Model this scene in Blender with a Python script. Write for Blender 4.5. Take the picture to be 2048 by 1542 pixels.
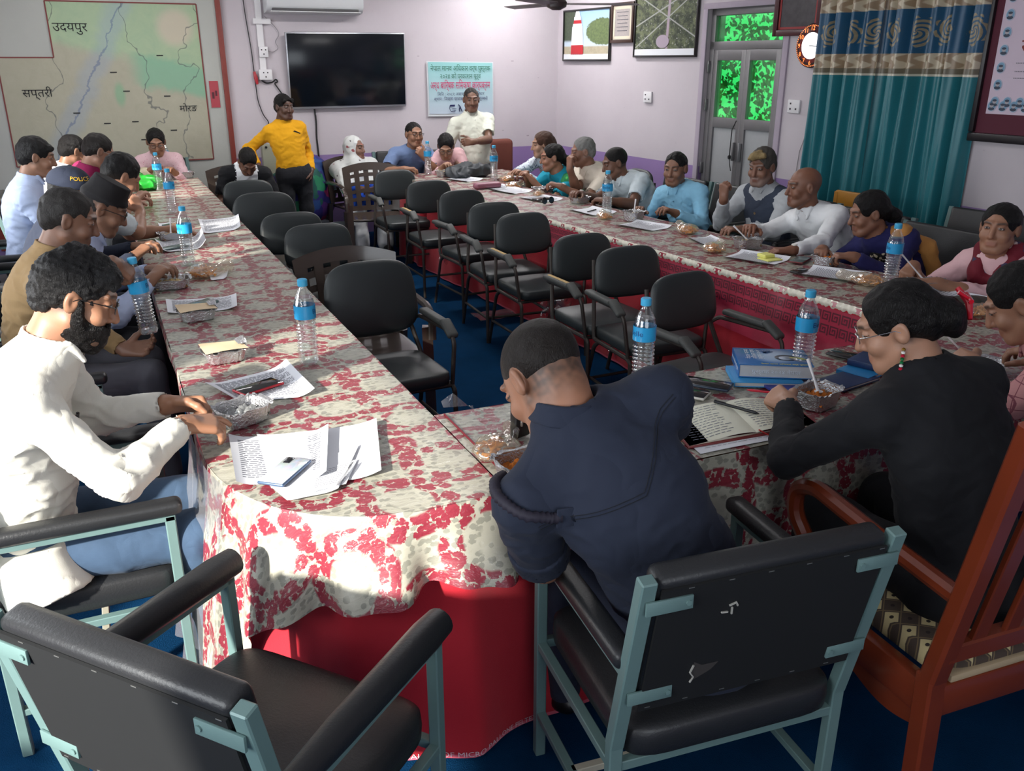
import bpy, bmesh, math, random
import numpy as np
import re
from math import sin, cos, pi, radians
from mathutils import Vector, Matrix
for _o in list(bpy.data.objects):
    bpy.data.objects.remove(_o)
SC = bpy.context.scene
COL = SC.collection
# ------------------------------------------------------------------ camera
FPX = 1745.0
cam_d = bpy.data.cameras.new('camera')
cam_d.sensor_fit = 'HORIZONTAL'; cam_d.sensor_width = 36.0
cam_d.lens = 36.0 * FPX / 2048.0
cam_d.clip_start = 0.05; cam_d.clip_end = 200
cam = bpy.data.objects.new('camera', cam_d); COL.objects.link(cam)
cam.location = (0, 0, 1.8)
cam.rotation_euler = (radians(90 - 20.4), 0, radians(-24.77))
SC.camera = cam
# ------------------------------------------------------------------ view
SC.view_settings.view_transform = 'Standard'
SC.view_settings.look = 'None'
SC.view_settings.exposure = -0.12
SC.view_settings.gamma = 1.0
SC.view_settings.use_curve_mapping = False
SC.cycles.use_denoising = True
SC.cycles.max_bounces = 6; SC.cycles.diffuse_bounces = 3; SC.cycles.glossy_bounces = 3
SC.cycles.transparent_max_bounces = 16; SC.cycles.transmission_bounces = 4
SC.cycles.caustics_reflective = False; SC.cycles.caustics_refractive = False
SC.cycles.sample_clamp_indirect = 4.0
# ------------------------------------------------------------------ daylight
wd = bpy.data.worlds.new('world'); SC.world = wd; wd.use_nodes = True
bg = wd.node_tree.nodes['Background']
bg.inputs[0].default_value = (0.80, 0.90, 1.0, 1); bg.inputs[1].default_value = 2.6
def area(name, loc, target, sx, sy, power, color=(1, 1, 1)):
    l = bpy.data.lights.new(name, 'AREA'); l.shape = 'RECTANGLE'; l.size = sx; l.size_y = sy
    l.energy = power; l.color = color
    o = bpy.data.objects.new(name, l); COL.objects.link(o); o.location = loc
    o.rotation_euler = (Vector(target) - Vector(loc)).to_track_quat('-Z', 'Y').to_euler()
    return o
sun_d = bpy.data.lights.new('sun', 'SUN'); sun_d.energy = 12.5; sun_d.angle = radians(2.0); sun_d.color = (1.0, 0.95, 0.86)
sun = bpy.data.objects.new('sun', sun_d); COL.objects.link(sun)
SUN_DIR = Vector((0.72, 0.52, -0.40)).normalized()      # direction the light travels
sun.rotation_euler = SUN_DIR.to_track_quat('-Z', 'Y').to_euler()
area('daylight_window_near', (-1.80, 0.75, 1.6), (1.0, 2.2, 0.9), 1.7, 1.2, 44, (0.95, 0.98, 1.0))
area('daylight_window_middle', (-1.80, 3.7, 1.6), (1.0, 4.2, 0.9), 1.3, 1.2, 32, (0.95, 0.98, 1.0))
area('daylight_window_far', (-1.80, 6.25, 1.6), (1.0, 6.6, 1.0), 1.25, 1.2, 38, (0.95, 0.98, 1.0))
area('daylight_back_opening', (0.4, -1.35, 1.7), (1.6, 4, 0.8), 1.8, 1.5, 14, (0.97, 0.98, 1.0))
area('tube_light_glow_far', (2.6, 7.6, 2.86), (2.6, 7.6, 0), 1.2, 0.25, 46, (1.0, 0.98, 0.98))
area('tube_light_glow_corner', (4.2, 8.6, 2.86), (4.2, 8.6, 0), 0.25, 1.2, 40, (1.0, 0.98, 0.98))
area('tube_light_glow_middle', (2.4, 4.6, 2.86), (2.4, 4.6, 0), 1.2, 0.25, 16, (1.0, 0.98, 0.98))
area('tube_light_glow_left', (0.2, 8.2, 2.86), (0.2, 8.2, 0), 1.2, 0.25, 18, (1.0, 0.98, 0.98))
# ------------------------------------------------------------------ materials
MATS = {}
def lin(c):
    return tuple((x / 12.92 if x <= 0.04045 else ((x + 0.055) / 1.055) ** 2.4) for x in c)
def rgb(r, g, b): return lin((r / 255, g / 255, b / 255))
class NT:
    """small wrapper for building node trees"""
    def __init__(s, name):
        s.m = bpy.data.materials.new(name); s.m.use_nodes = True
        s.t = s.m.node_tree; s.b = s.t.nodes['Principled BSDF']; s.out = s.t.nodes['Material Output']
    def n(s, typ, **kw):
        nd = s.t.nodes.new(typ)
        ins = kw.pop('ins', {})
        for k, v in kw.items(): setattr(nd, k, v)
        for k, v in ins.items(): s.set(nd.inputs[k], v)
        return nd
    def set(s, sock, v):
        if isinstance(v, bpy.types.NodeSocket): s.t.links.new(v, sock)
        elif isinstance(v, bpy.types.Node): s.t.links.new(v.outputs[0], sock)
        elif isinstance(v, (tuple, list)) and len(v) == 3 and sock.type == 'RGBA': sock.default_value = (*v, 1)
        else: sock.default_value = v
    def math(s, op, a, b=0.0, c=0.0, clamp=False):
        nd = s.t.nodes.new('ShaderNodeMath'); nd.operation = op; nd.use_clamp = clamp
        s.set(nd.inputs[0], a); s.set(nd.inputs[1], b)
        if op in ('MULTIPLY_ADD', 'SMOOTH_MIN', 'COMPARE'): s.set(nd.inputs[2], c)
        return nd.outputs[0]
    def vm(s, op, a, b=(0, 0, 0), scale=None):
        nd = s.t.nodes.new('ShaderNodeVectorMath'); nd.operation = op
        s.set(nd.inputs[0], a)
        if op != 'LENGTH': s.set(nd.inputs[1], b)
        if scale is not None: s.set(nd.inputs['Scale'], scale)
        return nd.outputs[1] if op in ('LENGTH', 'DISTANCE', 'DOT_PRODUCT') else nd.outputs[0]
    def mix(s, f, a, b, bt='MIX'):
        nd = s.t.nodes.new('ShaderNodeMix'); nd.data_type = 'RGBA'; nd.blend_type = bt
        s.set(nd.inputs[0], f); s.set(nd.inputs[6], a); s.set(nd.inputs[7], b)
        return nd.outputs[2]
    def step(s, v, lo, hi):
        nd = s.t.nodes.new('ShaderNodeMapRange'); nd.interpolation_type = 'SMOOTHSTEP'
        s.set(nd.inputs[0], v); nd.inputs[1].default_value = lo; nd.inputs[2].default_value = hi
        return nd.outputs[0]
    def noise(s, vec, scale, detail=2.0, rough=0.5, dist=0.0, out=0):
        nd = s.n('ShaderNodeTexNoise'); s.set(nd.inputs['Vector'], vec)
        nd.inputs['Scale'].default_value = scale; nd.inputs['Detail'].default_value = detail
        nd.inputs['Roughness'].default_value = rough; nd.inputs['Distortion'].default_value = dist
        return nd.outputs[out]
    def co(s, which='Object'):
        if not hasattr(s, '_co'): s._co = s.t.nodes.new('ShaderNodeTexCoord')
        return s._co.outputs[which]
    def bump(s, h, strength=0.3, dist=0.01):
        nd = s.n('ShaderNodeBump'); nd.inputs['Strength'].default_value = strength
        nd.inputs['Distance'].default_value = dist; s.set(nd.inputs['Height'], h)
        s.t.links.new(nd.outputs[0], s.b.inputs['Normal']); return nd
    def base(s, v): s.set(s.b.inputs['Base Color'], v)
    def r(s, v): s.set(s.b.inputs['Roughness'], v)
def mat(name, c, rough=0.5, metal=0.0, var=0.0, vscale=8.0, bump=0.0, bscale=60.0, bdist=0.002, coat=0.0, spec=0.5, sheen=0.0):
    if name in MATS: return MATS[name]
    t = NT(name); t.base(tuple(c)); t.r(rough); t.b.inputs['Metallic'].default_value = metal
    t.b.inputs['Specular IOR Level'].default_value = spec
    t.b.inputs['Coat Weight'].default_value = coat; t.b.inputs['Coat Roughness'].default_value = 0.1
    t.b.inputs['Sheen Weight'].default_value = sheen
    if var:
        f = t.noise(t.co(), vscale, 4.0, 0.6)
        t.base(t.mix(f, tuple(x * (1 - var) for x in c), tuple(min(1, x * (1 + var)) for x in c)))
    if bump:
        t.bump(t.noise(t.co(), bscale, 3.0, 0.6), bump, bdist)
    MATS[name] = t.m; return t.m
def clear(name, tint=(1, 1, 1), rough=0.05, gloss=0.12, bump=0.0, bscale=40.0, opacity=0.0, ocol=(0.8, 0.8, 0.8)):
    """thin clear plastic or glass: straight-through light plus a fresnel reflection"""
    if name in MATS: return MATS[name]
    t = NT(name); t.t.nodes.remove(t.b)
    tr = t.n('ShaderNodeBsdfTransparent', ins={0: tint})
    gl = t.n('ShaderNodeBsdfGlossy', ins={'Color': (1, 1, 1), 'Roughness': rough})
    lw = t.n('ShaderNodeLayerWeight', ins={'Blend': 0.35})
    f = t.math('MULTIPLY_ADD', lw.outputs['Facing'], 0.55, gloss, clamp=True)
    mx = t.n('ShaderNodeMixShader', ins={0: f, 1: tr, 2: gl})
    last = mx
    if opacity:
        df = t.n('ShaderNodeBsdfDiffuse', ins={0: ocol})
        last = t.n('ShaderNodeMixShader', ins={0: opacity, 1: mx, 2: df})
    if bump:
        bn = t.n('ShaderNodeBump', ins={'Strength': bump, 'Distance': 0.003, 'Height': t.noise(t.co(), bscale, 3.0)})
        t.set(gl.inputs['Normal'], bn); t.set(lw.inputs['Normal'], bn)
    t.t.links.new(last.outputs[0], t.out.inputs[0]); MATS[name] = t.m; return t.m
def emit(name, c, s=1.0):
    if name in MATS: return MATS[name]
    t = NT(name); t.base(tuple(c)); t.b.inputs['Emission Color'].default_value = (*c, 1)
    t.b.inputs['Emission Strength'].default_value = s; MATS[name] = t.m; return t.m
# ------------------------------------------------------------------ mesh builder
class MB:
    def __init__(s): s.v = []; s.f = []; s.m = []; s.uv = {}; s.cur = 0
    def add(s, vs, fs, M=None, mi=None):
        o = len(s.v)
        if M is not None: vs = [M @ Vector(p) for p in vs]
        s.v.extend([tuple(p) for p in vs]); s.f.extend([tuple(i + o for i in f) for f in fs])
        s.m.extend([s.cur if mi is None else mi] * len(fs)); return o
    def box(s, c, d, r=0.0, M=None, mi=None, seg=2):
        b = bmesh.new(); bmesh.ops.create_cube(b, size=1.0)
        for v in b.verts: v.co = Vector((v.co.x * d[0], v.co.y * d[1], v.co.z * d[2]))
        if r: bmesh.ops.bevel(b, geom=b.edges[:], offset=min(r, min(d) * .49), segments=seg, affect='EDGES', profile=0.5)
        b.verts.index_update()
        vs = [v.co + Vector(c) for v in b.verts]; fs = [[v.index for v in f.verts] for f in b.faces]; b.free()
        s.add(vs, fs, M, mi); return s
    def bar(s, a, b, w, h=None, up=(0, 0, 1), r=0.0, mi=None, M=None):
        """square bar from a to b"""
        a = Vector(a); b = Vector(b); h = h or w; d = (b - a); L = d.length; d.normalize()
        u = Vector(up)
        if abs(d.dot(u)) > 0.97: u = Vector((0, 1, 0))
        x = d.cross(u).normalized(); z = x.cross(d)
        T = Matrix((x, d, z)).transposed().to_4x4(); T.translation = (a + b) / 2
        if M is not None: T = M @ T
        s.box((0, 0, 0), (w, L, h), r, T, mi, 1); return s
    def tube(s, pts, r, seg=8, mi=None, cap=True, M=None, closed=False):
        pts = [Vector(p) for p in pts]; n = len(pts)
        rs = r if isinstance(r, (list, tuple)) else [r] * n
        T = []
        for i in range(n):
            a = pts[i - 1] if (i > 0 or closed) else pts[i]; b = pts[(i + 1) % n] if (i < n - 1 or closed) else pts[i]
            t = (b - a); T.append(t.normalized() if t.length > 1e-9 else Vector((0, 0, 1)))
        u = T[0].orthogonal().normalized(); vs = []; fs = []
        for i in range(n):
            u = (u - T[i] * u.dot(T[i])).normalized(); w = T[i].cross(u)
            for k in range(seg):
                an = 2 * pi * k / seg; vs.append(pts[i] + (u * cos(an) + w * sin(an)) * rs[i])
        for i in range(n if closed else n - 1):
            j = (i + 1) % n
            for k in range(seg):
                k2 = (k + 1) % seg; fs.append((i * seg + k, i * seg + k2, j * seg + k2, j * seg + k))
        if cap and not closed:
            fs.append(tuple(range(seg - 1, -1, -1))); fs.append(tuple((n - 1) * seg + k for k in range(seg)))
        s.add(vs, fs, M, mi); return s
    def lathe(s, prof, seg=24, M=None, mi=None, cap=True, axis=(0, 0)):
        vs = []; fs = []; n = len(prof)
        for r, z in prof:
            for k in range(seg):
                a = 2 * pi * k / seg; vs.append((axis[0] + r * cos(a), axis[1] + r * sin(a), z))
        for i in range(n - 1):
            for k in range(seg):
                k2 = (k + 1) % seg; fs.append((i * seg + k, i * seg + k2, (i + 1) * seg + k2, (i + 1) * seg + k))
        if cap:
            fs.append(tuple(range(seg - 1, -1, -1))); fs.append(tuple((n - 1) * seg + k for k in range(seg)))
        s.add(vs, fs, M, mi); return s
    def grid(s, fn, nu, nv, mi=None, uv=None, M=None):
        o = len(s.v); vs = []; fs = []
        for i in range(nu + 1):
            for j in range(nv + 1): vs.append(fn(i / nu, j / nv))
        for i in range(nu):
            for j in range(nv):
                a = i * (nv + 1) + j; fs.append((a, a + nv + 1, a + nv + 2, a + 1))
        s.add(vs, fs, M, mi)
        if uv:
            for i in range(nu + 1):
                for j in range(nv + 1): s.uv[o + i * (nv + 1) + j] = uv(i / nu, j / nv)
        return s
    def poly(s, pts, h=0.0, M=None, mi=None):
        """flat polygon in xy at pts z, extruded down by h"""
        n = len(pts); vs = [Vector(p) for p in pts]; fs = [tuple(range(n))]
        if h:
            vs += [Vector(p) - Vector((0, 0, h)) for p in pts]; fs.append(tuple(range(2 * n - 1, n - 1, -1)))
            for i in range(n): fs.append((i, i + n, (i + 1) % n + n, (i + 1) % n))
        s.add(vs, fs, M, mi); return s
    def build(s, name, mats, parent=None, angle=35, loc=None, rz=0.0):
        me = bpy.data.meshes.new(name); me.from_pydata(s.v, [], s.f, shade_flat=False)
        if not isinstance(mats, (list, tuple)): mats = [mats]
        for m in mats: me.materials.append(m)
        if any(s.m): me.polygons.foreach_set('material_index', s.m)
        if s.uv:
            ul = me.uv_layers.new(name='UVMap')
            for l in me.loops:
                ul.data[l.index].uv = s.uv.get(l.vertex_index, (0, 0))
        me.update()
        if angle: me.set_sharp_from_angle(angle=radians(angle))
        o = bpy.data.objects.new(name, me); COL.objects.link(o)
        if parent is not None: o.parent = parent
        if loc is not None: o.location = loc
        if rz: o.rotation_euler[2] = rz
        return o
def tag(o, label=None, cat=None, group=None, kind=None):
    if label: o['label'] = label
    if cat: o['category'] = cat
    if group: o['group'] = group
    if kind: o['kind'] = kind
    return o
def empty(name, loc=(0, 0, 0), rz=0.0, **kw):
    o = bpy.data.objects.new(name, None); COL.objects.link(o); o.location = loc; o.rotation_euler = (0, 0, rz)
    o.empty_display_size = 0.05
    return tag(o, **kw)
def struct(name, mb, m, **kw):
    o = mb.build(name, m, **kw)
    if o.parent is None: o['kind'] = 'structure'
    return o
def copy_tree(o, parent=None):
    c = o.copy(); COL.objects.link(c); c.parent = parent
    for ch in list(o.children): copy_tree(ch, c)
    return c
def again(src, loc, rz, label, group=None, scale=None):
    c = copy_tree(src); c.location = loc; c.rotation_euler = (0, 0, rz); c['label'] = label
    if group: c['group'] = group
    if scale: c.scale = (scale,) * 3
    return c
def fillet(pts, r=0.03, n=5):
    pts = [Vector(p) for p in pts]; out = [pts[0]]
    for i in range(1, len(pts) - 1):
        a, b, c = pts[i - 1], pts[i], pts[i + 1]
        d1 = (a - b); d2 = (c - b); q = min(r, d1.length * .45, d2.length * .45)
        p = b + d1.normalized() * q; e = b + d2.normalized() * q
        for k in range(n + 1):
            t = k / n; out.append(p * (1 - t) ** 2 + b * 2 * t * (1 - t) + e * t * t)
    out.append(pts[-1]); return out
# lettering turned into flat mesh data
_TX = {}
def text_data(txt, size=1.0, align='CENTER'):
    key = (txt, size, align)
    if key in _TX: return _TX[key]
    cu = bpy.data.curves.new('lettering', 'FONT'); cu.body = re.sub('((?:[\u0915-\u0939]\u094d)*[\u0915-\u0939])\u093f', '\u093f\\1', txt); cu.size = size; cu.align_x = align; cu.align_y = 'CENTER'
    cu.resolution_u = 3
    o = bpy.data.objects.new('lettering', cu); COL.objects.link(o)
    dg = bpy.context.evaluated_depsgraph_get(); dg.update()
    me = o.evaluated_get(dg).to_mesh()
    vs = [tuple(v.co) for v in me.vertices]; fs = [tuple(p.vertices) for p in me.polygons]
    o.evaluated_get(dg).to_mesh_clear()
    bpy.data.objects.remove(o); bpy.data.curves.remove(cu)
    _TX[key] = (vs, fs); return vs, fs
def put_text(mb, txt, size, M, fit=None, mi=None, fn=None):
    vs, fs = text_data(txt, 1.0)
    if not vs: return
    w = max(p[0] for p in vs) - min(p[0] for p in vs)
    k = size; kx = size if fit is None else fit / w
    vv = [Vector((p[0] * kx, p[1] * k, 0)) for p in vs]
    if fn: vv = [fn(p) for p in vv]
    mb.add(vv, fs, M, mi)
def frame_mat(origin, xdir, ydir):
    x = Vector(xdir).normalized(); y = Vector(ydir).normalized(); z = x.cross(y)
    T = Matrix((x, y, z)).transposed().to_4x4(); T.translation = Vector(origin); return T
# ------------------------------------------------------------------ smooth solids from blended fields
def A(*p): return np.array(p if len(p) > 1 else p[0], dtype=np.float32)
class SDF:
    def __init__(s, h): s.h = h; s.ops = []
    def rc(s, a, b, ra, rb, k=0.02, sub=False):
        s.ops.append(('rc', A(a), A(b), ra, rb, k, sub)); return s
    def fc(s, a, b, ra, rb, k=0.01, sub=False):
        s.ops.append(('fc', A(a), A(b), ra, rb, k, sub)); return s
    def el(s, c, r, R=None, k=0.02, sub=False):
        s.ops.append(('el', A(c), A(r), None if R is None else np.array(R, dtype=np.float32), 0, k, sub)); return s
    def cut(s, p, n, rad=9.0, k=0.003):
        n = A(n); n = n / np.linalg.norm(n); s.ops.append(('cut', A(p), n, rad, 0, k, True)); return s
    def build(s):
        h = s.h; lo = np.full(3, 1e9); hi = -lo
        bb = []
        for o in s.ops:
            t = o[0]
            if t in ('rc', 'fc'):
                m = max(o[3], o[4]); l = np.minimum(o[1], o[2]) - m; u = np.maximum(o[1], o[2]) + m
            elif t == 'el': m = max(o[2]); l = o[1] - m; u = o[1] + m
            else: l = o[1] - o[3]; u = o[1] + o[3]
            bb.append((l, u))
            if not o[6]: lo = np.minimum(lo, l); hi = np.maximum(hi, u)
        lo = lo - 3 * h; hi = hi + 3 * h
        n = np.ceil((hi - lo) / h).astype(int) + 1
        V = np.full(n, 1.0, dtype=np.float32)
        ax = [(lo[i] + np.arange(n[i]) * h).astype(np.float32) for i in range(3)]
        for o, (l, u) in zip(s.ops, bb):
            k = o[5]; mg = k + 3 * h
            i0 = np.maximum(0, np.floor((l - mg - lo) / h).astype(int)); i1 = np.minimum(n, np.ceil((u + mg - lo) / h).astype(int) + 1)
            if (i1 <= i0).any(): continue
            sl = tuple(slice(a, b) for a, b in zip(i0, i1))
            X = ax[0][sl[0]][:, None, None]; Y = ax[1][sl[1]][None, :, None]; Z = ax[2][sl[2]][None, None, :]
            t = o[0]
            if t in ('rc', 'fc'):
                a, b, ra, rb = o[1:5]; ba = b - a; L2 = max(float(ba @ ba), 1e-10)
                px = X - a[0]; py = Y - a[1]; pz = Z - a[2]
                q = (px * ba[0] + py * ba[1] + pz * ba[2]) / L2
                g = np.clip(q, 0, 1)
                if t == 'rc':
                    d = np.sqrt((px - ba[0] * g) ** 2 + (py - ba[1] * g) ** 2 + (pz - ba[2] * g) ** 2) - (ra + (rb - ra) * g)
                else:
                    rd = np.sqrt(np.maximum((px - ba[0] * q) ** 2 + (py - ba[1] * q) ** 2 + (pz - ba[2] * q) ** 2, 0)) - (ra + (rb - ra) * g)
                    axd = (np.abs(q - .5) - .5) * math.sqrt(L2); d = np.maximum(rd, axd)
            elif t == 'el':
                c, r, R = o[1:4]; px = X - c[0]; py = Y - c[1]; pz = Z - c[2]
                if R is not None:
                    px, py, pz = (px * R[0, 0] + py * R[1, 0] + pz * R[2, 0], px * R[0, 1] + py * R[1, 1] + pz * R[2, 1], px * R[0, 2] + py * R[1, 2] + pz * R[2, 2])
                k0 = np.sqrt((px / r[0]) ** 2 + (py / r[1]) ** 2 + (pz / r[2]) ** 2)
                k1 = np.sqrt((px / r[0] ** 2) ** 2 + (py / r[1] ** 2) ** 2 + (pz / r[2] ** 2) ** 2)
                d = k0 * (k0 - 1) / np.maximum(k1, 1e-6)
            else:
                p, nn, rad = o[1], o[2], o[3]
                d = (X - p[0]) * nn[0] + (Y - p[1]) * nn[1] + (Z - p[2]) * nn[2]
                # removes the side the normal points to, inside a ball of radius rad
                if rad < 5:
                    d = np.minimum(d, rad - np.sqrt((X - p[0]) ** 2 + (Y - p[1]) ** 2 + (Z - p[2]) ** 2))
                d = -d
            W = V[sl]
            if o[6]:
                d2 = -d if t != 'cut' else -d
                hh = np.clip(.5 + .5 * (W - d2) / k, 0, 1) if k > 0 else (W > d2)
                V[sl] = d2 + (W - d2) * hh + k * hh * (1 - hh)
            else:
                hh = np.clip(.5 + .5 * (W - d) / k, 0, 1)
                V[sl] = W + (d - W) * hh - k * hh * (1 - hh)
        V[0] = V[-1] = 1; V[:, 0] = V[:, -1] = 1; V[:, :, 0] = V[:, :, -1] = 1
        return surface(V, lo, h)
def surface(V, lo, h):
    n = np.array(V.shape); ins = V < 0
    cs = np.array([n[1] * n[2], n[2], 1])
    keys = []; poss = []; quads = []; flips = []
    for axis in range(3):
        a = [slice(None)] * 3; b = [slice(None)] * 3; a[axis] = slice(0, -1); b[axis] = slice(1, None)
        I = np.argwhere(ins[tuple(a)] != ins[tuple(b)])
        if len(I) == 0: continue
        J = I.copy(); J[:, axis] += 1
        v0 = V[I[:, 0], I[:, 1], I[:, 2]]; v1 = V[J[:, 0], J[:, 1], J[:, 2]]
        t = v0 / (v0 - v1); P = I.astype(np.float64); P[:, axis] += t
        o1 = (axis + 1) % 3; o2 = (axis + 2) % 3; q = []
        for d1, d2 in ((0, 0), (1, 0), (1, 1), (0, 1)):
            C = I.copy(); C[:, o1] -= d1; C[:, o2] -= d2; q.append(C @ cs)
        q = np.stack(q, 1); f = v0 < 0
        q[~f] = q[~f][:, ::-1]
        quads.append(q); keys.append(q.reshape(-1)); poss.append(np.repeat(P, 4, axis=0))
    K = np.concatenate(keys); P = np.concatenate(poss)
    uq, inv = np.unique(K, return_inverse=True); cnt = np.bincount(inv)
    vs = np.stack([np.bincount(inv, P[:, i]) / cnt for i in range(3)], 1) * h + lo
    Q = inv.reshape(-1, 4)
    return vs, Q
def normals(vs, Q):
    a = vs[Q[:, 2]] - vs[Q[:, 0]]; b = vs[Q[:, 3]] - vs[Q[:, 1]]; fn = np.cross(a, b)
    N = np.zeros_like(vs)
    for i in range(4):
        for c in range(3): N[:, c] += np.bincount(Q[:, i], fn[:, c], minlength=len(vs))
    return N / np.maximum(np.linalg.norm(N, axis=1, keepdims=True), 1e-12)
def relax(vs, Q, it=1, w=.5):
    n = len(vs)
    E = np.concatenate([Q[:, [0, 1]], Q[:, [1, 2]], Q[:, [2, 3]], Q[:, [3, 0]]])
    cnt = np.maximum(np.bincount(E[:, 0], minlength=n) + np.bincount(E[:, 1], minlength=n), 1)[:, None]
    for _ in range(it):
        S = np.stack([np.bincount(E[:, 0], vs[E[:, 1], c], minlength=n) + np.bincount(E[:, 1], vs[E[:, 0], c], minlength=n) for c in range(3)], 1)
        vs = vs * (1 - w) + S / cnt * w
    return vs
def nz(P, f, seed=0.0):
    x, y, z = P[:, 0] * f + seed, P[:, 1] * f + seed * 1.7, P[:, 2] * f + seed * 2.3
    a = np.sin(x + 1.7 * np.sin(y * .9 + 1.1 * np.sin(z * 1.1))) + np.sin(y * 1.3 + 1.5 * np.sin(z * .8 + x * .4)) + np.sin(z * 1.2 + 1.6 * np.sin(x * .9 - y * .3))
    return a / 3
def creases(P, f, seed=0.0):
    return 1 - 2 * np.abs(nz(P, f, seed)) ** .6
def vmesh(name, vs, Q, mats, cols=None, mi=None, parent=None):
    me = bpy.data.meshes.new(name); n = len(vs); m = len(Q)
    me.vertices.add(n); me.vertices.foreach_set('co', np.asarray(vs, dtype=np.float32).ravel())
    me.loops.add(m * 4); me.loops.foreach_set('vertex_index', Q.astype(np.int32).ravel())
    me.polygons.add(m); me.polygons.foreach_set('loop_start', (np.arange(m) * 4).astype(np.int32))
    for x in (mats if isinstance(mats, (list, tuple)) else [mats]): me.materials.append(x)
    if mi is not None: me.polygons.foreach_set('material_index', mi.astype(np.int32))
    me.update(calc_edges=True)
    if cols is not None:
        ca = me.color_attributes.new('Col', 'FLOAT_COLOR', 'POINT')
        c4 = np.ones((n, 4), dtype=np.float32); c4[:, :3] = cols; ca.data.foreach_set('color', c4.ravel())
    o = bpy.data.objects.new(name, me); COL.objects.link(o)
    if parent is not None: o.parent = parent
    return o
def join(parts):
    vs = []; qs = []; cs = []; o = 0
    for v, q, c in parts:
        vs.append(v); qs.append(q + o); cs.append(c); o += len(v)
    return np.concatenate(vs), np.concatenate(qs), np.concatenate(cs)
def uvball(c, r, R, nu=12, nv=8):
    vs = []; Q = []
    for j in range(nv + 1):
        th = pi * j / nv
        for i in range(nu):
            ph = 2 * pi * i / nu; vs.append((sin(th) * cos(ph), cos(th), sin(th) * sin(ph)))
    for j in range(nv):
        for i in range(nu): Q.append((j * nu + i, j * nu + (i + 1) % nu, (j + 1) * nu + (i + 1) % nu, (j + 1) * nu + i))
    L = np.array(vs); return L, (L * r) @ np.asarray(R).T + c, np.array(Q)
_t = NT('skin'); _at = _t.n('ShaderNodeAttribute', attribute_name='Col'); _t.base(_at.outputs['Color']); _t.r(0.48)
_t.bump(_t.noise(_t.co(), 260.0, 2.0), 0.12, 0.001); _t.b.inputs['Subsurface Weight'].default_value = 0.06
_t.b.inputs['Subsurface Radius'].default_value = (0.01, 0.004, 0.002)
SKIN = _t.m
def hair_mat(name, c, rough=0.42, scale=90.0):
    if name in MATS: return MATS[name]
    t = NT(name); f = t.noise(t.vm('MULTIPLY', t.co(), (1.0, 1.0, 0.16)), scale * 3.2, 3.0, 0.65, 1.2); g = t.noise(t.co(), 34.0, 3.0, .6, .8)
    t.base(t.mix(f, tuple(x * .45 for x in c), tuple(min(1, x * 1.35) for x in c))); t.r(rough); t.b.inputs['Specular IOR Level'].default_value = .22
    t.bump(t.math('ADD', f, t.math('MULTIPLY', g, 1.6)), 0.9, 0.005); MATS[name] = t.m; return t.m
def unit(v): v = np.asarray(v, float); return v / max(np.linalg.norm(v), 1e-9)
def rot_to(yaw, pitch=0.0, roll=0.0):
    """columns right, forward, up; yaw in degrees from +x, pitch positive looks down"""
    a = radians(yaw); p = radians(pitch); ro = radians(roll)
    f = np.array([cos(a) * cos(p), sin(a) * cos(p), -sin(p)]); r = np.array([sin(a), -cos(a), 0.0]); u = np.cross(r, f)
    r2 = r * cos(ro) + u * sin(ro); u2 = np.cross(r2, f)
    return np.stack([r2, f, u2], 1)
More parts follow.
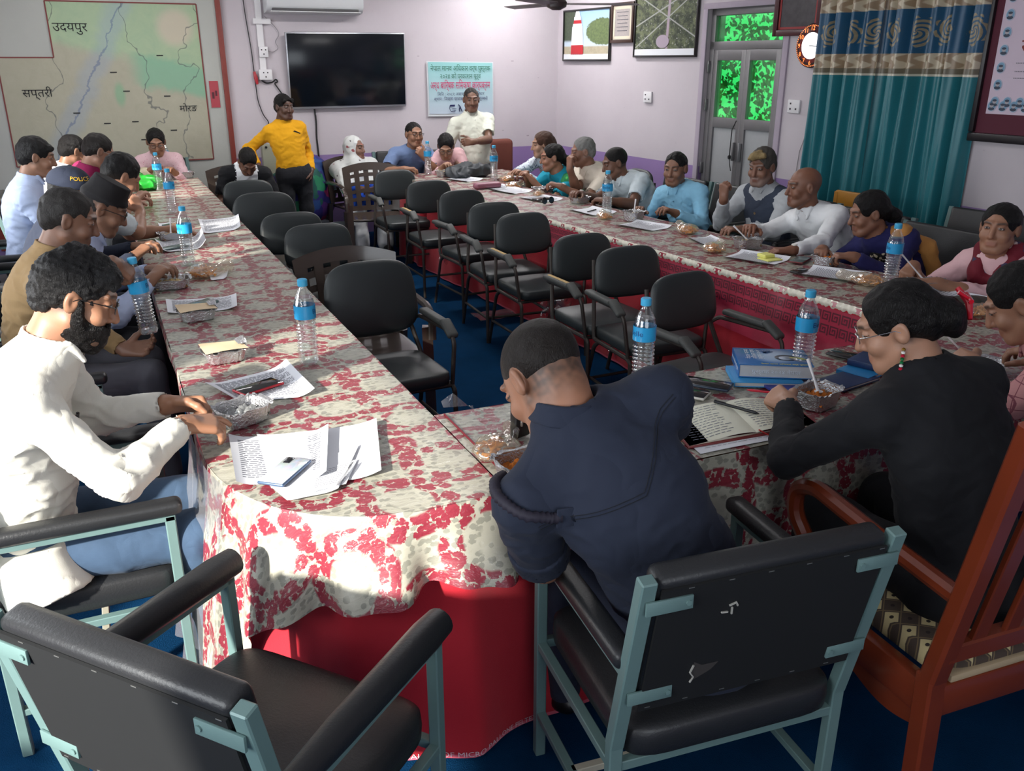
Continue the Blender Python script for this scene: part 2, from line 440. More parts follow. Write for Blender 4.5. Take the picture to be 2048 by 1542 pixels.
def head_mesh(H, R, N, Cp, skin, h, o):
    """head, neck and upper chest; H head centre, R head axes, N neck base; o: options"""
    g = o.get('hs', 1.0)
    T = lambda x, y, z: H + R @ (np.array([x, y, z]) * g)
    F = SDF(h)
    wd = o.get('fw', 1.0)
    F.el(T(0, -.014, .032), A(.0745 * wd, .094, .083) * g, R, .02)
    F.el(T(0, .030, -.030), A(.0580 * wd, .060, .078) * g, R, .03)
    F.rc(T(-.016, .070, -.094), T(.016, .070, -.094), .018 * g, .018 * g, .03)
    for s in (-1, 1):
        F.rc(T(s * .050 * wd, .005, -.055), T(s * .030, .055, -.088), .020 * g, .018 * g, .03)
        F.el(T(s * .038 * wd, .064, -.028), A(.024, .022, .022) * g, R, .02)
        F.rc(T(s * .012, .0875, .033), T(s * .046, .074, .034), .0085 * g, .007 * g, .014)
        F.el(T(s * .031, .099, .012), A(.018, .017, .0125) * g, R, .012, sub=True)
        F.el(T(s * .031, .0775, .012), A(.0150, .0135, .0115) * g, R, .005)
        F.el(T(s * .0775 * wd, -.004, .000), A(.009, .019, .031) * g, R @ rot3(0, 0, s * 18), .008)
        F.el(T(s * .0860 * wd, .001, .002), A(.006, .010, .017) * g, R @ rot3(0, 0, s * 18), .004, sub=True)
    nl = o.get('nose', 1.0)
    F.rc(T(0, .086, .020), T(0, .086 + .021 * nl, -.028), .0085 * g, .0125 * g, .012)
    for s in (-1, 1): F.rc(T(s * .010, .092, -.033), T(s * .013, .090, -.032), .0085 * g, .008 * g, .006)
    F.rc(T(-.019, .0850, -.0575), T(.019, .0850, -.0575), .0065 * g, .0065 * g, .008)
    F.rc(T(-.015, .0850, -.0690), T(.015, .0850, -.0690), .0078 * g, .0078 * g, .008)
    F.rc(T(-.024, .096, -.0630), T(.024, .096, -.0630), .0022, .0022, .004, sub=True)
    nk = o.get('neck', 1.0)
    F.rc(T(0, -.030, -.045), N, .050 * nk * g, .056 * nk, .03)
    F.rc(N, N + (Cp - N) * .45, .054, .060, .03)
    F.rc(T(0, .030, -.080), N + R[:, 1] * .012, .028, .028, .03)
    vs, Q = F.build(); vs = relax(vs, Q, 1, .35)
    L = ((vs - H) @ R) / g; x, y, z = L[:, 0], L[:, 1], L[:, 2]; ax_ = np.abs(x)
    c = np.tile(np.array(skin, dtype=np.float32), (len(vs), 1))
    c *= (1 + .06 * nz(vs, 70))[:, None]
    def blend(mask, colr, k=1.0):
        m = np.clip(mask, 0, 1)[:, None] * k; c[:] = c * (1 - m) + np.array(colr, dtype=np.float32) * m
    front = (y > .05)
    blend(front * np.exp(-((ax_ / .026) ** 4 + ((z + .063) / .011) ** 4)), o.get('lips', (skin[0] * .8, skin[1] * .5, skin[2] * .5)), .8)
    blend(front * np.exp(-((ax_ / .017) ** 2 + ((z + .03) / .02) ** 2)), (skin[0] * 1.1, skin[1] * .85, skin[2] * .8), .25)
    hc = o.get('hairc', (.012, .010, .009))
    bz = .031 + .004 * np.sin((ax_ - .012) * 60)
    blend(front * np.exp(-(((ax_ - .031) / .021) ** 6 + ((z - bz) / .0055) ** 4)), hc, o.get('brow', .85))
    # eyes: white, iris, lash line
    ey = ((ax_ - .031) / .0135) ** 2 + ((z - .0105) / (.0058 if not o.get('shut') else .0022)) ** 2
    blend(front * (ey < 1.15), (.05, .035, .03)); 
    if not o.get('shut'):
        blend(front * (ey < .55), (.45, .41, .39)); blend(front * (((ax_ - .031) ** 2 + (z - .0105) ** 2) < .0052 ** 2), (.02, .012, .01))
    st = o.get('stubble', 0)
    if st:
        jaw = np.clip((-z - .035) / .03, 0, 1) * np.clip((y + .01) / .03, 0, 1) * (z > -.13)
        mus = np.exp(-((ax_ / .028) ** 4 + ((z + .046) / .010) ** 4)) * front
        blend(np.maximum(jaw * (1 - np.exp(-((ax_ / .02) ** 4 + ((z + .063) / .011) ** 4))), mus), o.get('stubc', hc), st)
    if o.get('moust'): blend(np.exp(-((ax_ / .027) ** 4 + ((z + .0465) / .0075) ** 4)) * front, o.get('stubc', hc), o['moust'])
    if o.get('tika'): blend(front * ((ax_ ** 2 + (z - .045) ** 2) < .005 ** 2), (.5, .01, .02))
    sc = o.get('scalp', 0)
    if sc:
        top = np.clip((z - .050 - .25 * y - .0) / .03, 0, 1) if not o.get('fringe_only') else np.clip((.052 - z) / .02, 0, 1) * np.clip((z + .05) / .02, 0, 1) * np.clip((-y + .03) / .02, 0, 1)
        side = np.clip((-y + .025) / .02, 0, 1) * np.clip((z + .045 + o.get('low', 0) * 2.2) / (.02 + o.get('low', 0) * 2), 0, 1)
        m = np.maximum(top, side) if not o.get('fringe_only') else top
        m = m * (1 - np.exp(-(((ax_ - .078) / .014) ** 4 + (z / .032) ** 4 + ((y + .003) / .022) ** 4)))
        blend(m * (.85 + .3 * nz(vs, 220)), o.get('scalpc', hc), sc)
    if o.get('beardt'): pass
    return vs, Q, c
def rot3(rx, ry, rz):
    return np.array(Matrix.Rotation(radians(rz), 3, 'Z') @ Matrix.Rotation(radians(ry), 3, 'Y') @ Matrix.Rotation(radians(rx), 3, 'X'))
def hair_mesh(H, R, h, o):
    g = o.get('hs', 1.0); T = lambda x, y, z: H + R @ (np.array([x, y, z]) * g)
    v = o.get('vol', .006); F = SDF(h); st = o['hair']; wd = o.get('fw', 1.0)
    sv = .8 if st in ('bun', 'pony', 'long', 'curly') else .35
    F.el(T(0, -.016, .034), A(.0750 * wd + v * sv, .0945 + v * (.3 + sv * .7), .083 + v) * g, R, .01)
    if st in ('short', 'curly', 'side'):
        F.el(T(0, -.06, -.008), A(.062 * wd + v * .4, .046 + v * .6, .058) * g, R, .02)
    if st == 'curly':
        F.rc(T(-.045, .058, .088), T(.045, .068, .086), .020, .024, .03); F.rc(T(.0, .03, .10), T(-.03, -.03, .105), .03, .03, .03)
        F.rc(T(.030, .088, .074), T(.050, .080, .058), .013, .010, .01); F.rc(T(-.01, .092, .078), T(.004, .098, .062), .011, .008, .01)
    if st == 'side':
        F.rc(T(-.055, .060, .070), T(.045, .078, .068), .017, .021, .02)
    hl = o.get('line', 0.0)
    F.el(T(0, .112, -.009 + hl), A(.072, .072, .106) * g, R, .008, sub=True)
    F.cut(T(0, .0, -.030 - o.get('low', 0)), R @ np.array([0, .45, -1.0]), k=.004)
    for s in (-1, 1): F.el(T(s * .086, .008, -.014), A(.026, .026, .036) * g, R, .006, sub=True)
    if st in ('bun', 'pony', 'long'):
        F.el(T(0, -.075, -.005), A(.060, .042, .060) * g, R, .03)
    if st == 'bun':
        F.el(T(0, -.125, .0 + o.get('bz', 0)), A(.052, .042, .050) * g, R, .015); F.el(T(.02, -.13, -.045), A(.035, .03, .035), R, .02)
    if st == 'pony':
        F.rc(T(0, -.095, .01), T(0, -.14, -.05), .026, .034, .02); F.rc(T(0, -.14, -.05), T(.01, -.13, -.19), .034, .015, .03)
    if st == 'long':
        F.rc(T(0, -.075, -.01), T(0, -.085, -.20), .062, .05, .03)
        for s in (-1, 1): F.rc(T(s * .066, -.012, .04), T(s * .070, -.015, -.16), .020, .022, .02)
    vs, Q = F.build(); N = normals(vs, Q)
    amp = {'curly': .0055, 'buzz': .0006}.get(st, .0032)
    L = ((vs - H) @ R) / g
    q = np.stack([L[:, 0] * 1.0, L[:, 1] * .5, L[:, 2] * .5], 1) if st != 'curly' else L
    vs = vs + N * (amp * (.7 * nz(q, 210 if st != 'curly' else 230, 3) + .5 * nz(L, 75 if st != 'curly' else 110, 1)))[:, None]
    return vs, Q
def hand_ops(F, W, d, n, side, curl, g=1.0, thumb=.5, point=False, spread=1.0):
    """side +1 right, -1 left; d finger direction, n palm normal"""
    d = unit(d); n = unit(n - np.dot(n, d) * d); s = unit(np.cross(d, n)) * side
    off = [.030, .010, -.010, -.028]; ln = [.070, .078, .072, .056]; kn = [.086, .090, .085, .077]
    for i in range(4):
        a = W + s * off[i] * .55 * g; b = W + (d * kn[i] + s * off[i]) * g
        F.rc(a, b, .0155 * g, .0130 * g, .012)
        p = b; ang = 0.0; cc = curl if not (point and i == 0) else .12
        for j, (fr, rr) in enumerate(((.44, .0092), (.32, .0083), (.26, .0072))):
            ang += radians((62, 78, 50)[j]) * cc + radians(4)
            dd = unit(d * cos(ang) + n * sin(ang) + s * off[i] * 2.2 * spread * (1 - cc))
            q = p + dd * ln[i] * fr * g; F.rc(p, q, rr * g * 1.05, rr * g, .004); p = q
    p = W + (d * .022 + s * .026 + n * .006) * g
    for j, (l, rr) in enumerate(((.040, .0135), (.034, .0105), (.026, .0092))):
        t = thumb; dd = unit(d * (.62 + .14 * j) + s * (.75 - .45 * j * t - .25 * t) + n * (.25 + .32 * j * t)); q = p + dd * l * g
        F.rc(p, q, rr * g * 1.08, rr * g, .008); p = q
def ik(S, W, l1, l2, pole):
    d = W - S; L = np.linalg.norm(d); Lm = min(L, (l1 + l2) * .995); u = unit(d)
    a = (l1 ** 2 - l2 ** 2 + Lm ** 2) / (2 * Lm); hh = math.sqrt(max(l1 ** 2 - a * a, 0))
    p = unit(np.asarray(pole, float) - np.dot(pole, u) * u)
    return S + u * a + p * hh, S + u * Lm
# ------------------------------------------------------------------ room
WR0 = Vector((5.0, 9.57, 0)); WRD = Vector((0.0723, -1, 0)).normalized()     # right wall line and direction towards the camera
WRN = Vector((-WRD.y, WRD.x, 0)); WRN = WRN if WRN.x < 0 else -WRN           # its normal, into the room
ZC = 2.95
def wallmat(name, split):
    t = NT(name); s = t.n('ShaderNodeSeparateXYZ', ins={0: t.co()})
    f = t.math('GREATER_THAN', s.outputs[2], split)
    nz_ = t.noise(t.co(), 2.5, 5.0, .6); sc = t.noise(t.co(), 24.0, 4.0, .7)
    up = t.mix(nz_, rgb(196, 187, 194), rgb(209, 201, 206)); lo = t.mix(nz_, rgb(140, 114, 168), rgb(156, 130, 180))
    c = t.mix(f, lo, up)
    c = t.mix(t.math('MULTIPLY', t.step(sc, .66, .74), .25), c, rgb(150, 140, 150))
    t.base(c); t.r(.65); t.bump(t.noise(t.co(), 60.0, 3.0), .1, .003); return t.m
m_wall = wallmat('lilac_wall_with_purple_dado', 0.86)
m_ceil = mat('white_ceiling_paint', rgb(225, 222, 222), .8)
m_carpet = mat('blue_carpet', rgb(9, 50, 84), 1.0, 0, .30, 5, .8, 260, .004, spec=.05)
MB_ = MB()
MB_.box((1.8, 4.0, -.06), (9.0, 12.5, .12)); struct('floor', MB_, m_carpet)
MB_ = MB(); MB_.box((1.8, 4.0, ZC + .06), (9.0, 12.5, .12)); struct('ceiling', MB_, m_ceil)
MB_ = MB(); MB_.box((1.8, 9.57 + .08, ZC / 2), (9.0, .16, ZC)); struct('wall_back', MB_, m_wall)
def wr(s, z, out=0.0):
    """point on the right wall: s metres from the back corner, z up, out metres into the room"""
    p = WR0 + WRD * s + WRN * out; return Vector((p.x, p.y, z))
def s_of(y): return (9.57 - y) / abs(WRD.y)
MWR = Matrix((WRD, -WRN, Vector((0, 0, 1)))).transposed().to_4x4(); MWR.translation = WR0     # local x along wall, y outward, z up
D0, D1, DT = s_of(7.0), s_of(6.05), 2.24
MB_ = MB()
for a, b, z0, z1 in ((-.2, D0, 0, ZC), (D1, 11.8, 0, ZC), (D0, D1, DT, ZC)):
    MB_.box(((a + b) / 2, .10, (z0 + z1) / 2), (b - a, .20, z1 - z0), M=MWR)
struct('wall_right', MB_, m_wall)
# left wall and rear wall with window openings (outside the picture, they let the daylight in)
MB_ = MB()
for y0, y1, z0, z1 in ((-1.6, -.2, 0, ZC), (1.7, 3.0, 0, ZC), (4.4, 5.6, 0, ZC), (6.9, 9.6, 0, ZC), (-.2, 1.7, 0, .85), (3.0, 4.4, 0, .9), (5.6, 6.9, 0, .9),
                       (-.2, 1.7, 2.35, ZC), (3.0, 4.4, 2.35, ZC), (5.6, 6.9, 2.35, ZC)):
    MB_.box((-1.95, (y0 + y1) / 2, (z0 + z1) / 2), (.16, y1 - y0, z1 - z0))
struct('wall_left', MB_, m_wall)
MB_ = MB()
for x0, x1, z0, z1 in ((-2.1, -.6, 0, ZC), (1.3, 6.4, 0, ZC), (-.6, 1.3, 2.5, ZC), (-.6, 1.3, 0, .9)):
    MB_.box(((x0 + x1) / 2, -1.6, (z0 + z1) / 2), (x1 - x0, .16, z1 - z0))
struct('wall_rear', MB_, m_wall)
# ------------------------------------------------------------------ door
m_alu = mat('grey_aluminium_frame', rgb(128, 126, 128), .42, .35, .06, 30)
m_panel = mat('grey_door_panel', rgb(168, 170, 172), .5, 0, .05, 20)
m_plaster = mat('grey_lilac_reveal_paint', rgb(176, 164, 178), .8, 0, .08, 10)
m_green = clear('green_tinted_glass', (.16, .72, .30), .08, .05)
m_chrome = mat('worn_steel', rgb(150, 150, 152), .35, .8)
dr_ = empty('door_1', (0, 0, 0)); dr_['kind'] = 'structure'
dw = D1 - D0; MB_ = MB()
for x in (D0 + .03, D1 - .03): MB_.box((x, .07, DT / 2), (.06, .07, DT), .004, M=MWR)
MB_.box(((D0 + D1) / 2, .07, DT - .03), (dw, .07, .06), .004, M=MWR)
MB_.box(((D0 + D1) / 2, .07, 1.93), (dw, .07, .07), .004, M=MWR)
MB_.build('door_frame', m_alu, dr_)
MB_ = MB(); MB_.box(((D0 + D1) / 2, .16, (DT)), (dw + .02, .08, .03), M=MWR)
for x in (D0 - .03, D1 + .03): MB_.box((x, -.008, DT / 2), (.06, .02, DT), .004, M=MWR)
MB_.box(((D0 + D1) / 2, -.008, DT + .02), (dw + .12, .02, .05), .004, M=MWR); MB_.build('door_surround', m_plaster, dr_)
mid = (D0 + D1) / 2
for a, b in ((D0 + .06, mid), (mid, D1 - .06)):
    lf = MB(); st = .055
    for x in (a + st / 2, b - st / 2): lf.box((x, .06, .95), (st, .045, 1.88), .004, M=MWR)
    for z, h in ((.06, .10), (1.27, .09), (1.85, .09)): lf.box(((a + b) / 2, .06, z), (b - a, .044, h), .004, M=MWR)
    lo = lf.build('door_leaf', m_alu, dr_)
    q = MB(); q.box(((a + b) / 2, .065, .66), (b - a - .08, .015, 1.14), M=MWR); q.build('door_panel', m_panel, lo)
    q = MB(); q.box(((a + b) / 2, .065, 1.56), (b - a - .08, .006, .52), M=MWR); q.build('door_glass', m_green, lo)
q = MB(); q.box((mid, .065, 2.075), (dw - .1, .006, .24), M=MWR); q.build('transom_glass', m_green, dr_)
q = MB(); q.box((mid - .035, .015, 1.03), (.02, .03, .16), .004, M=MWR).box((mid + .04, .015, 1.03), (.02, .03, .16), .004, M=MWR); q.build('door_handle', m_chrome, dr_)
q = MB(); q.tube([MWR @ Vector(p) for p in ((mid - .03, .02, 1.30), (mid - .055, .0, 1.22), (mid - .06, .0, 1.05), (mid - .06, .0, .98))], .005, 6)
q.tube([MWR @ Vector(p) for p in ((mid - .06, .0, .98), (mid - .05, .0, .92), (mid - .03, .0, .86))], .004, 6); q.lathe([(.004, 0), (.016, .01), (.016, .03), (.004, .04)], 8, MWR @ Matrix.Translation((mid - .06, 0, .96)))
tag(q.build('hanging_lock_chain', mat('black_wire', rgb(28, 28, 30), .5)), 'black lock cord with a padlock hanging on the grey door handle', 'lock')
q = MB()
for x, z in ((D0 + .02, 1.75), (D0 + .02, 1.42), (D0 + .02, .85)): q.box((x, .02, z), (.02, .03, .10), .003, M=MWR)
q.build('hinge', m_chrome, dr_)
# leaves of the creeper outside the door glass
rnd = random.Random(5); q = MB()
for k in range(4200):
    x = rnd.uniform(D0 - 2.1, D1 + .1); z = rnd.uniform(.9, 2.9); y = rnd.uniform(.75, 1.5); s = rnd.uniform(.022, .055); a = rnd.uniform(0, 6.3); b = rnd.uniform(-.9, .9)
    T = MWR @ Matrix.Translation((x, y, z)) @ Matrix.Rotation(a, 4, 'Y') @ Matrix.Rotation(b, 4, 'X')
    q.add([(-s * .5, 0, 0), (0, 0, -s * .7), (s * .5, 0, 0), (s * .35, 0, s * .5), (0, 0, s)], [(0, 1, 2, 3, 4)], T, k % 3)
q.build('ivy_leaves_outside', [mat('leaf_a', rgb(150, 190, 110), .5), mat('leaf_b', rgb(90, 140, 60), .5), mat('leaf_c', rgb(205, 225, 180), .5)], angle=0)  # leaf colours paled to imitate daylight shining through them
tag(bpy.data.objects['ivy_leaves_outside'], 'mass of green creeper leaves outside behind the door glass', 'foliage', kind='stuff')
q = MB(); q.box((mid - 2.0, 2.2, .5), (5.5, .1, 1.0), M=MWR); struct('hedge_outside', q, mat('hedge_shade', rgb(70, 110, 60), .9, 0, .6, 9))
# ------------------------------------------------------------------ wall things, right wall
m_blackf = mat('black_picture_frame', rgb(30, 28, 28), .35); m_brownf = mat('brown_picture_frame', rgb(60, 38, 28), .4)
def pic(name, s0, s1, z0, z1, fm, th, dep, face, label, cat='picture', tilt=0.0, mount=None, mw=0.0):
    t = empty(name, label=label, cat=cat); w = s1 - s0; h = z1 - z0; T = MWR @ Matrix.Translation(((s0 + s1) / 2, -dep / 2 - .004, (z0 + z1) / 2)) @ Matrix.Rotation(radians(tilt), 4, 'X')
    m = MB()
    for x in (-w / 2 + th / 2, w / 2 - th / 2): m.box((x, 0, 0), (th, dep, h), .003, T)
    for z in (-h / 2 + th / 2, h / 2 - th / 2): m.box((0, 0, z), (w - th, dep, th), .003, T)
    m.build('frame', fm, t); m = MB(); m.box((0, .002, 0), (w - th, .006, h - th), 0, T); m.build('print', face, t)
    if mount: m = MB(); iw = w - 2 * th - .01; ih = h - 2 * th - .01; [m.box((x, -.003, 0), (mw, .003, ih), 0, T) for x in (-iw / 2 + mw / 2, iw / 2 - mw / 2)]; [m.box((0, -.003, z), (iw, .003, mw), 0, T) for z in (-ih / 2 + mw / 2, ih / 2 - mw / 2)]; m.build('mount', mount, t)
    return t, T
def photo_tree():
    t = NT('photo_of_white_tower'); s = t.n('ShaderNodeSeparateXYZ', ins={0: t.co('Generated')}); x, z = s.outputs[0], s.outputs[2]
    n1 = t.noise(t.co('Generated'), 9.0, 5.0, .7); n2 = t.noise(t.co('Generated'), 22.0, 4.0, .7)
    sky = t.mix(z, rgb(222, 230, 236), rgb(160, 200, 232)); tree = t.mix(n2, rgb(38, 56, 34), rgb(128, 148, 92))
    cr_ = t.math('ADD', t.math('POWER', t.math('MULTIPLY', t.math('SUBTRACT', x, .78), 2.9), 2), t.math('POWER', t.math('MULTIPLY', t.math('SUBTRACT', z, .56), 3.6), 2))
    c = t.mix(t.step(t.math('ADD', cr_, t.math('MULTIPLY', n2, .7)), 1.3, 1.15), sky, tree)
    dk = t.step(t.math('ADD', x, t.math('MULTIPLY', n1, .25)), .42, .36); c = t.mix(t.math('MULTIPLY', dk, t.step(z, .35, .42)), c, t.mix(n2, rgb(30, 38, 30), rgb(90, 104, 80)))
    c = t.mix(t.step(z, .30, .26), c, t.mix(n1, rgb(150, 140, 116), rgb(206, 196, 170))); t.base(c); t.r(.3); return t.m
def photo_air():
    t = NT('aerial_photo_of_roads'); s = t.n('ShaderNodeSeparateXYZ', ins={0: t.co('Generated')}); n1 = t.noise(t.co('Generated'), 7.0, 5.0, .75); n2 = t.noise(t.co('Generated'), 26.0, 4.0, .7)
    c = t.mix(t.step(n1, .40, .62), rgb(52, 62, 48), rgb(112, 120, 88)); c = t.mix(t.step(n2, .60, .66), c, rgb(176, 178, 172))
    c = t.mix(t.step(t.math('ABSOLUTE', t.math('SUBTRACT', s.outputs[0], t.math('MULTIPLY_ADD', s.outputs[2], .03, .49))), .022, .014), c, rgb(176, 158, 172))
    for a, b in ((.9, .12), (-.75, .95), (.6, .45)):
        c = t.mix(t.step(t.math('ABSOLUTE', t.math('SUBTRACT', s.outputs[2], t.math('MULTIPLY_ADD', s.outputs[0], a, b))), .014, .008), c, rgb(170, 172, 168))
    t.base(c); t.r(.3); return t.m
m_paper = mat('white_paper', rgb(232, 234, 240), .6); m_ink = mat('printed_grey_text', rgb(90, 92, 100), .7); m_blackink = mat('black_lettering', rgb(24, 24, 26), .7)
m_redp = mat('tower_red', rgb(190, 40, 50), .5)
def txt_on(T, txt, size, x, z, m, parent, fit=None, y=-.006):
    mb = MB(); put_text(mb, txt, size, T @ Matrix.Translation((x, y, z)) @ Matrix.Rotation(pi / 2, 4, 'X'), fit); mb.build('lettering', m, parent, angle=0)
p1, T1 = pic('framed_photograph', s_of(9.42), s_of(8.50), 1.80, 2.33, m_blackf, .018, .03, photo_tree(), 'black framed photo of a red and white tower beside a tree')
q = MB(); q.box((0, -.006, -.225), (.90, .004, .065), 0, T1); q.build('caption_strip', m_paper, p1)
q = MB()
for z0, z1, w0, w1, mi in ((-.20, -.10, .155, .15, 1), (-.10, .09, .15, .13, 0), (.09, .12, .12, .11, 0), (.12, .155, .10, .09, 1), (.155, .19, .09, .085, 0), (.19, .25, .07, .04, 0)):
    q.add([(-.16 - w0, -.008, z0), (-.16 + w0, -.008, z0), (-.16 + w1, -.008, z1), (-.16 - w1, -.008, z1)] if False else [(-.17 - w0 * .8, -.008, z0), (-.17 + w0 * .8, -.008, z0), (-.17 + w1 * .8, -.008, z1), (-.17 - w1 * .8, -.008, z1)], [(0, 1, 2, 3)], T1, mi)
q.build('tower_picture', [m_paper, m_redp], p1)
p2, T2 = pic('certificate_frame', s_of(8.49), s_of(8.10), 1.975, 2.36, m_brownf, .030, .03, mat('certificate_paper', rgb(168, 160, 156), .5, 0, .25, 60), 'small brown framed certificate between the two black framed photos', 'picture', mount=mat('cream_mount', rgb(214, 206, 184), .6), mw=.03)
for k in range(6): q = MB(); q.box((0, -.004, .10 - k * .035), (.20 - .03 * (k % 2), .001, .006), 0, T2); q.build('text_line', m_ink, p2)
p3, T3 = pic('framed_photograph', s_of(8.08), s_of(7.12), 1.835, 2.46, m_blackf, .018, .03, photo_air(), 'large black framed aerial photo of roads and fields')
q = MB(); q.box((0, -.006, -.27), (.93, .004, .065), 0, T3); q.build('caption_strip', m_paper, p3)
q = MB(); q.lathe([(.10, 0), (.10, .002)], 24, T3 @ Matrix.Translation((-.02, -.006, -.17)) @ Matrix.Rotation(pi / 2, 4, 'X') @ Matrix.Scale(.6, 4, (0, 1, 0))); q.build('round_plaza_picture', mat('plaza_grey', rgb(170, 156, 170), .6), p3)
p4, T4 = pic('framed_portrait_group', s_of(6.16), s_of(5.66), 1.99, 2.60, mat('dark_red_frame', rgb(74, 30, 36), .35), .045, .035, mat('dark_group_photo', rgb(74, 70, 74), .25, 0, .5, 18), 'dark red framed group photo above the door corner beside the clock', mount=mat('red_mount', rgb(150, 36, 40), .5), mw=.018)
q = MB()
for k in range(3): q.box((-.12 + .12 * k, -.004, .02), (.07, .002, .07), 0, T4)
q.build('photo_print', mat('grey_photo_print', rgb(140, 146, 150), .4), p4)
for (y, z, lb) in ((7.82, 1.46, 'white wall socket between the framed photos and the door'), (5.86, 1.45, 'white wall socket under the glowing round clock')):
    sk_ = empty('wall_socket', label=lb, cat='socket'); T = MWR @ Matrix.Translation((s_of(y), -.012, z))
    q = MB(); q.box((0, 0, 0), (.13, .02, .105), .006, T); q.build('socket_plate', mat('white_switch_plastic', rgb(232, 230, 232), .35), sk_)
    for x, zz in ((-.03, -.02), (.03, -.02), (-.03, .022)): q = MB(); q.box((x, -.011, zz), (.016, .003, .014), .002, T); q.build('socket_hole', mat('dark_hole', rgb(40, 30, 40), .6), sk_)
# clock
ck = empty('wall_clock', label='round wall clock with glowing orange red numerals round a white face', cat='clock')
Tc = MWR @ Matrix.Translation((s_of(5.72), -.02, 1.913)) @ Matrix.Rotation(pi / 2, 4, 'X') @ Matrix.Scale(1.0, 4)
q = MB(); q.lathe([(.05, -.018), (.150, -.018), (.163, -.005), (.165, .010), (.158, .018)], 48, Tc); q.build('clock_case', mat('clock_case_maroon', rgb(46, 12, 16), .3), ck)
q = MB(); q.lathe([(.157, .017), (.10, .019)], 48, Tc, cap=False); q.build('numeral_ring', mat('clock_ring', rgb(110, 20, 16), .4), ck)
q = MB(); q.lathe([(.099, .018), (.099, .022)], 48, Tc); q.build('clock_face', emit('lit_white_clock_face', (1, 1, 1), 1.3), ck)
for k in range(12):
    a = pi / 2 - k * pi / 6; q = MB(); put_text(q, str(12 if k == 0 else k), .045, Tc @ Matrix.Translation((.128 * cos(a), .128 * sin(a), .021))); q.build('glowing_numeral', emit('glowing_orange', (1.0, .22, .05), 2.6), ck, angle=0)
q = MB()
for k in range(60):
    a = k * pi / 30; q.box((.151 * cos(a), .151 * sin(a), .0195), (.006, .006, .001), 0, Tc)
q.build('glowing_minute_dots', emit('glowing_orange', (1.0, .22, .05), 2.6), ck)
q = MB(); q.bar((0, 0, .024), (.06, -.006, .024), .006, .001, M=Tc); q.bar((0, 0, .0245), (-.02, .0, .0245), .006, .001, M=Tc); q.build('clock_hand', mat('clock_hand_grey', rgb(100, 100, 110), .4), ck)
q = MB(); q.tube([wr(s_of(5.62), 1.46, .01), wr(s_of(5.68), 1.3, .01), wr(s_of(5.75), 1.1, .01), wr(s_of(5.76), .95, .01), wr(s_of(5.80), .8, .01)], .003, 5)
tag(q.build('loose_cable', mat('grey_cable', rgb(150, 146, 150), .6)), 'thin grey cable running down the wall beside the teal curtain', 'cable')
# curtains: two hanging pleated cloths
def pleat(s, ph): return .045 * sin(s * 42 + ph) + .018 * sin(s * 95 + ph * 2)
def curtain_mat():
    t = NT('teal_satin_curtain'); uv = t.n('ShaderNodeUVMap').outputs[0]; s = t.n('ShaderNodeSeparateXYZ', ins={0: uv}); x, z = s.outputs[0], s.outputs[1]
    gr = lambda v: t.math('GREATER_THAN', z, v); le = lambda a, b: t.math('MULTIPLY', gr(a), t.math('LESS_THAN', z, b))
    n1 = t.noise(uv, 60.0, 3.0, .6); n2 = t.noise(uv, 220.0, 2.0)
    teal = t.mix(n2, rgb(14, 104, 116), rgb(24, 128, 138)); blue = t.mix(n2, rgb(14, 74, 108), rgb(20, 90, 128))
    # scroll medallions on the blue band
    u = t.math('SUBTRACT', t.math('FRACT', t.math('MULTIPLY', x, 4.2)), .5); v = t.math('MULTIPLY', t.math('SUBTRACT', z, 1.99), 3.6)
    rr = t.math('SQRT', t.math('ADD', t.math('POWER', t.math('MULTIPLY', u, 1.05), 2), t.math('POWER', v, 2)))
    an = t.math('ARCTAN2', v, u); lob = t.math('MULTIPLY_ADD', t.math('SINE', t.math('MULTIPLY', an, 8)), .05, .34)
    inside = t.step(t.math('SUBTRACT', rr, lob), .02, 0.0); sw_ = t.math('SINE', t.math('MULTIPLY_ADD', rr, 60, t.math('MULTIPLY', an, 4)))
    med = t.math('MULTIPLY', inside, t.step(t.math('ADD', sw_, t.math('MULTIPLY', n1, .8)), -.1, .3))
    goldc = t.mix(n1, rgb(120, 108, 84), rgb(176, 160, 128)); c = t.mix(le(1.85, 2.14), teal, t.mix(med, blue, goldc))
    scr = t.math('SINE', t.math('MULTIPLY_ADD', x, 56, t.math('MULTIPLY', t.math('SINE', t.math('MULTIPLY', z, 70)), 1.6)))
    lace = t.mix(t.step(t.math('ADD', scr, n1), .1, .9), rgb(206, 194, 170), rgb(160, 138, 112))
    c = t.mix(le(1.745, 1.85), c, lace); c = t.mix(le(1.715, 1.75), c, rgb(118, 110, 92)); c = t.mix(le(1.70, 1.715), c, rgb(214, 208, 190))
    c = t.mix(le(2.14, 2.24), c, lace); c = t.mix(gr(2.24), c, rgb(118, 110, 92)); c = t.mix(gr(2.275), c, lace)
    t.base(c); t.r(.38); t.b.inputs['Sheen Weight'].default_value = .4; t.b.inputs['Specular IOR Level'].default_value = .6; return t.m
m_curt = curtain_mat()
def curtain(s0, s1, t0, t1, ph, label):
    def fn(a, b):
        z = .10 + b * 2.6; w = b ** .8; sa = s0 + (s1 - s0) * a; sb = t0 + (t1 - t0) * a; s = sb * (1 - w) + sa * w
        q = a * (s1 - s0); d = .075 + (.6 + .4 * b) * pleat(q, ph) + .020 * sin(q * 17 + b * 3 + ph) * (1 - b) + .02 * sin(q * 60 + b * 5) * (1 - b)
        return wr(s, z, d)
    m = MB(); m.grid(fn, 150, 40, uv=lambda a, b: (a * (s1 - s0) * 1.15, .10 + b * 2.6))
    return tag(m.build('curtain', m_curt, angle=0), label, 'curtain')
sA = s_of(5.60); sB = s_of(5.02); sC = s_of(4.22)
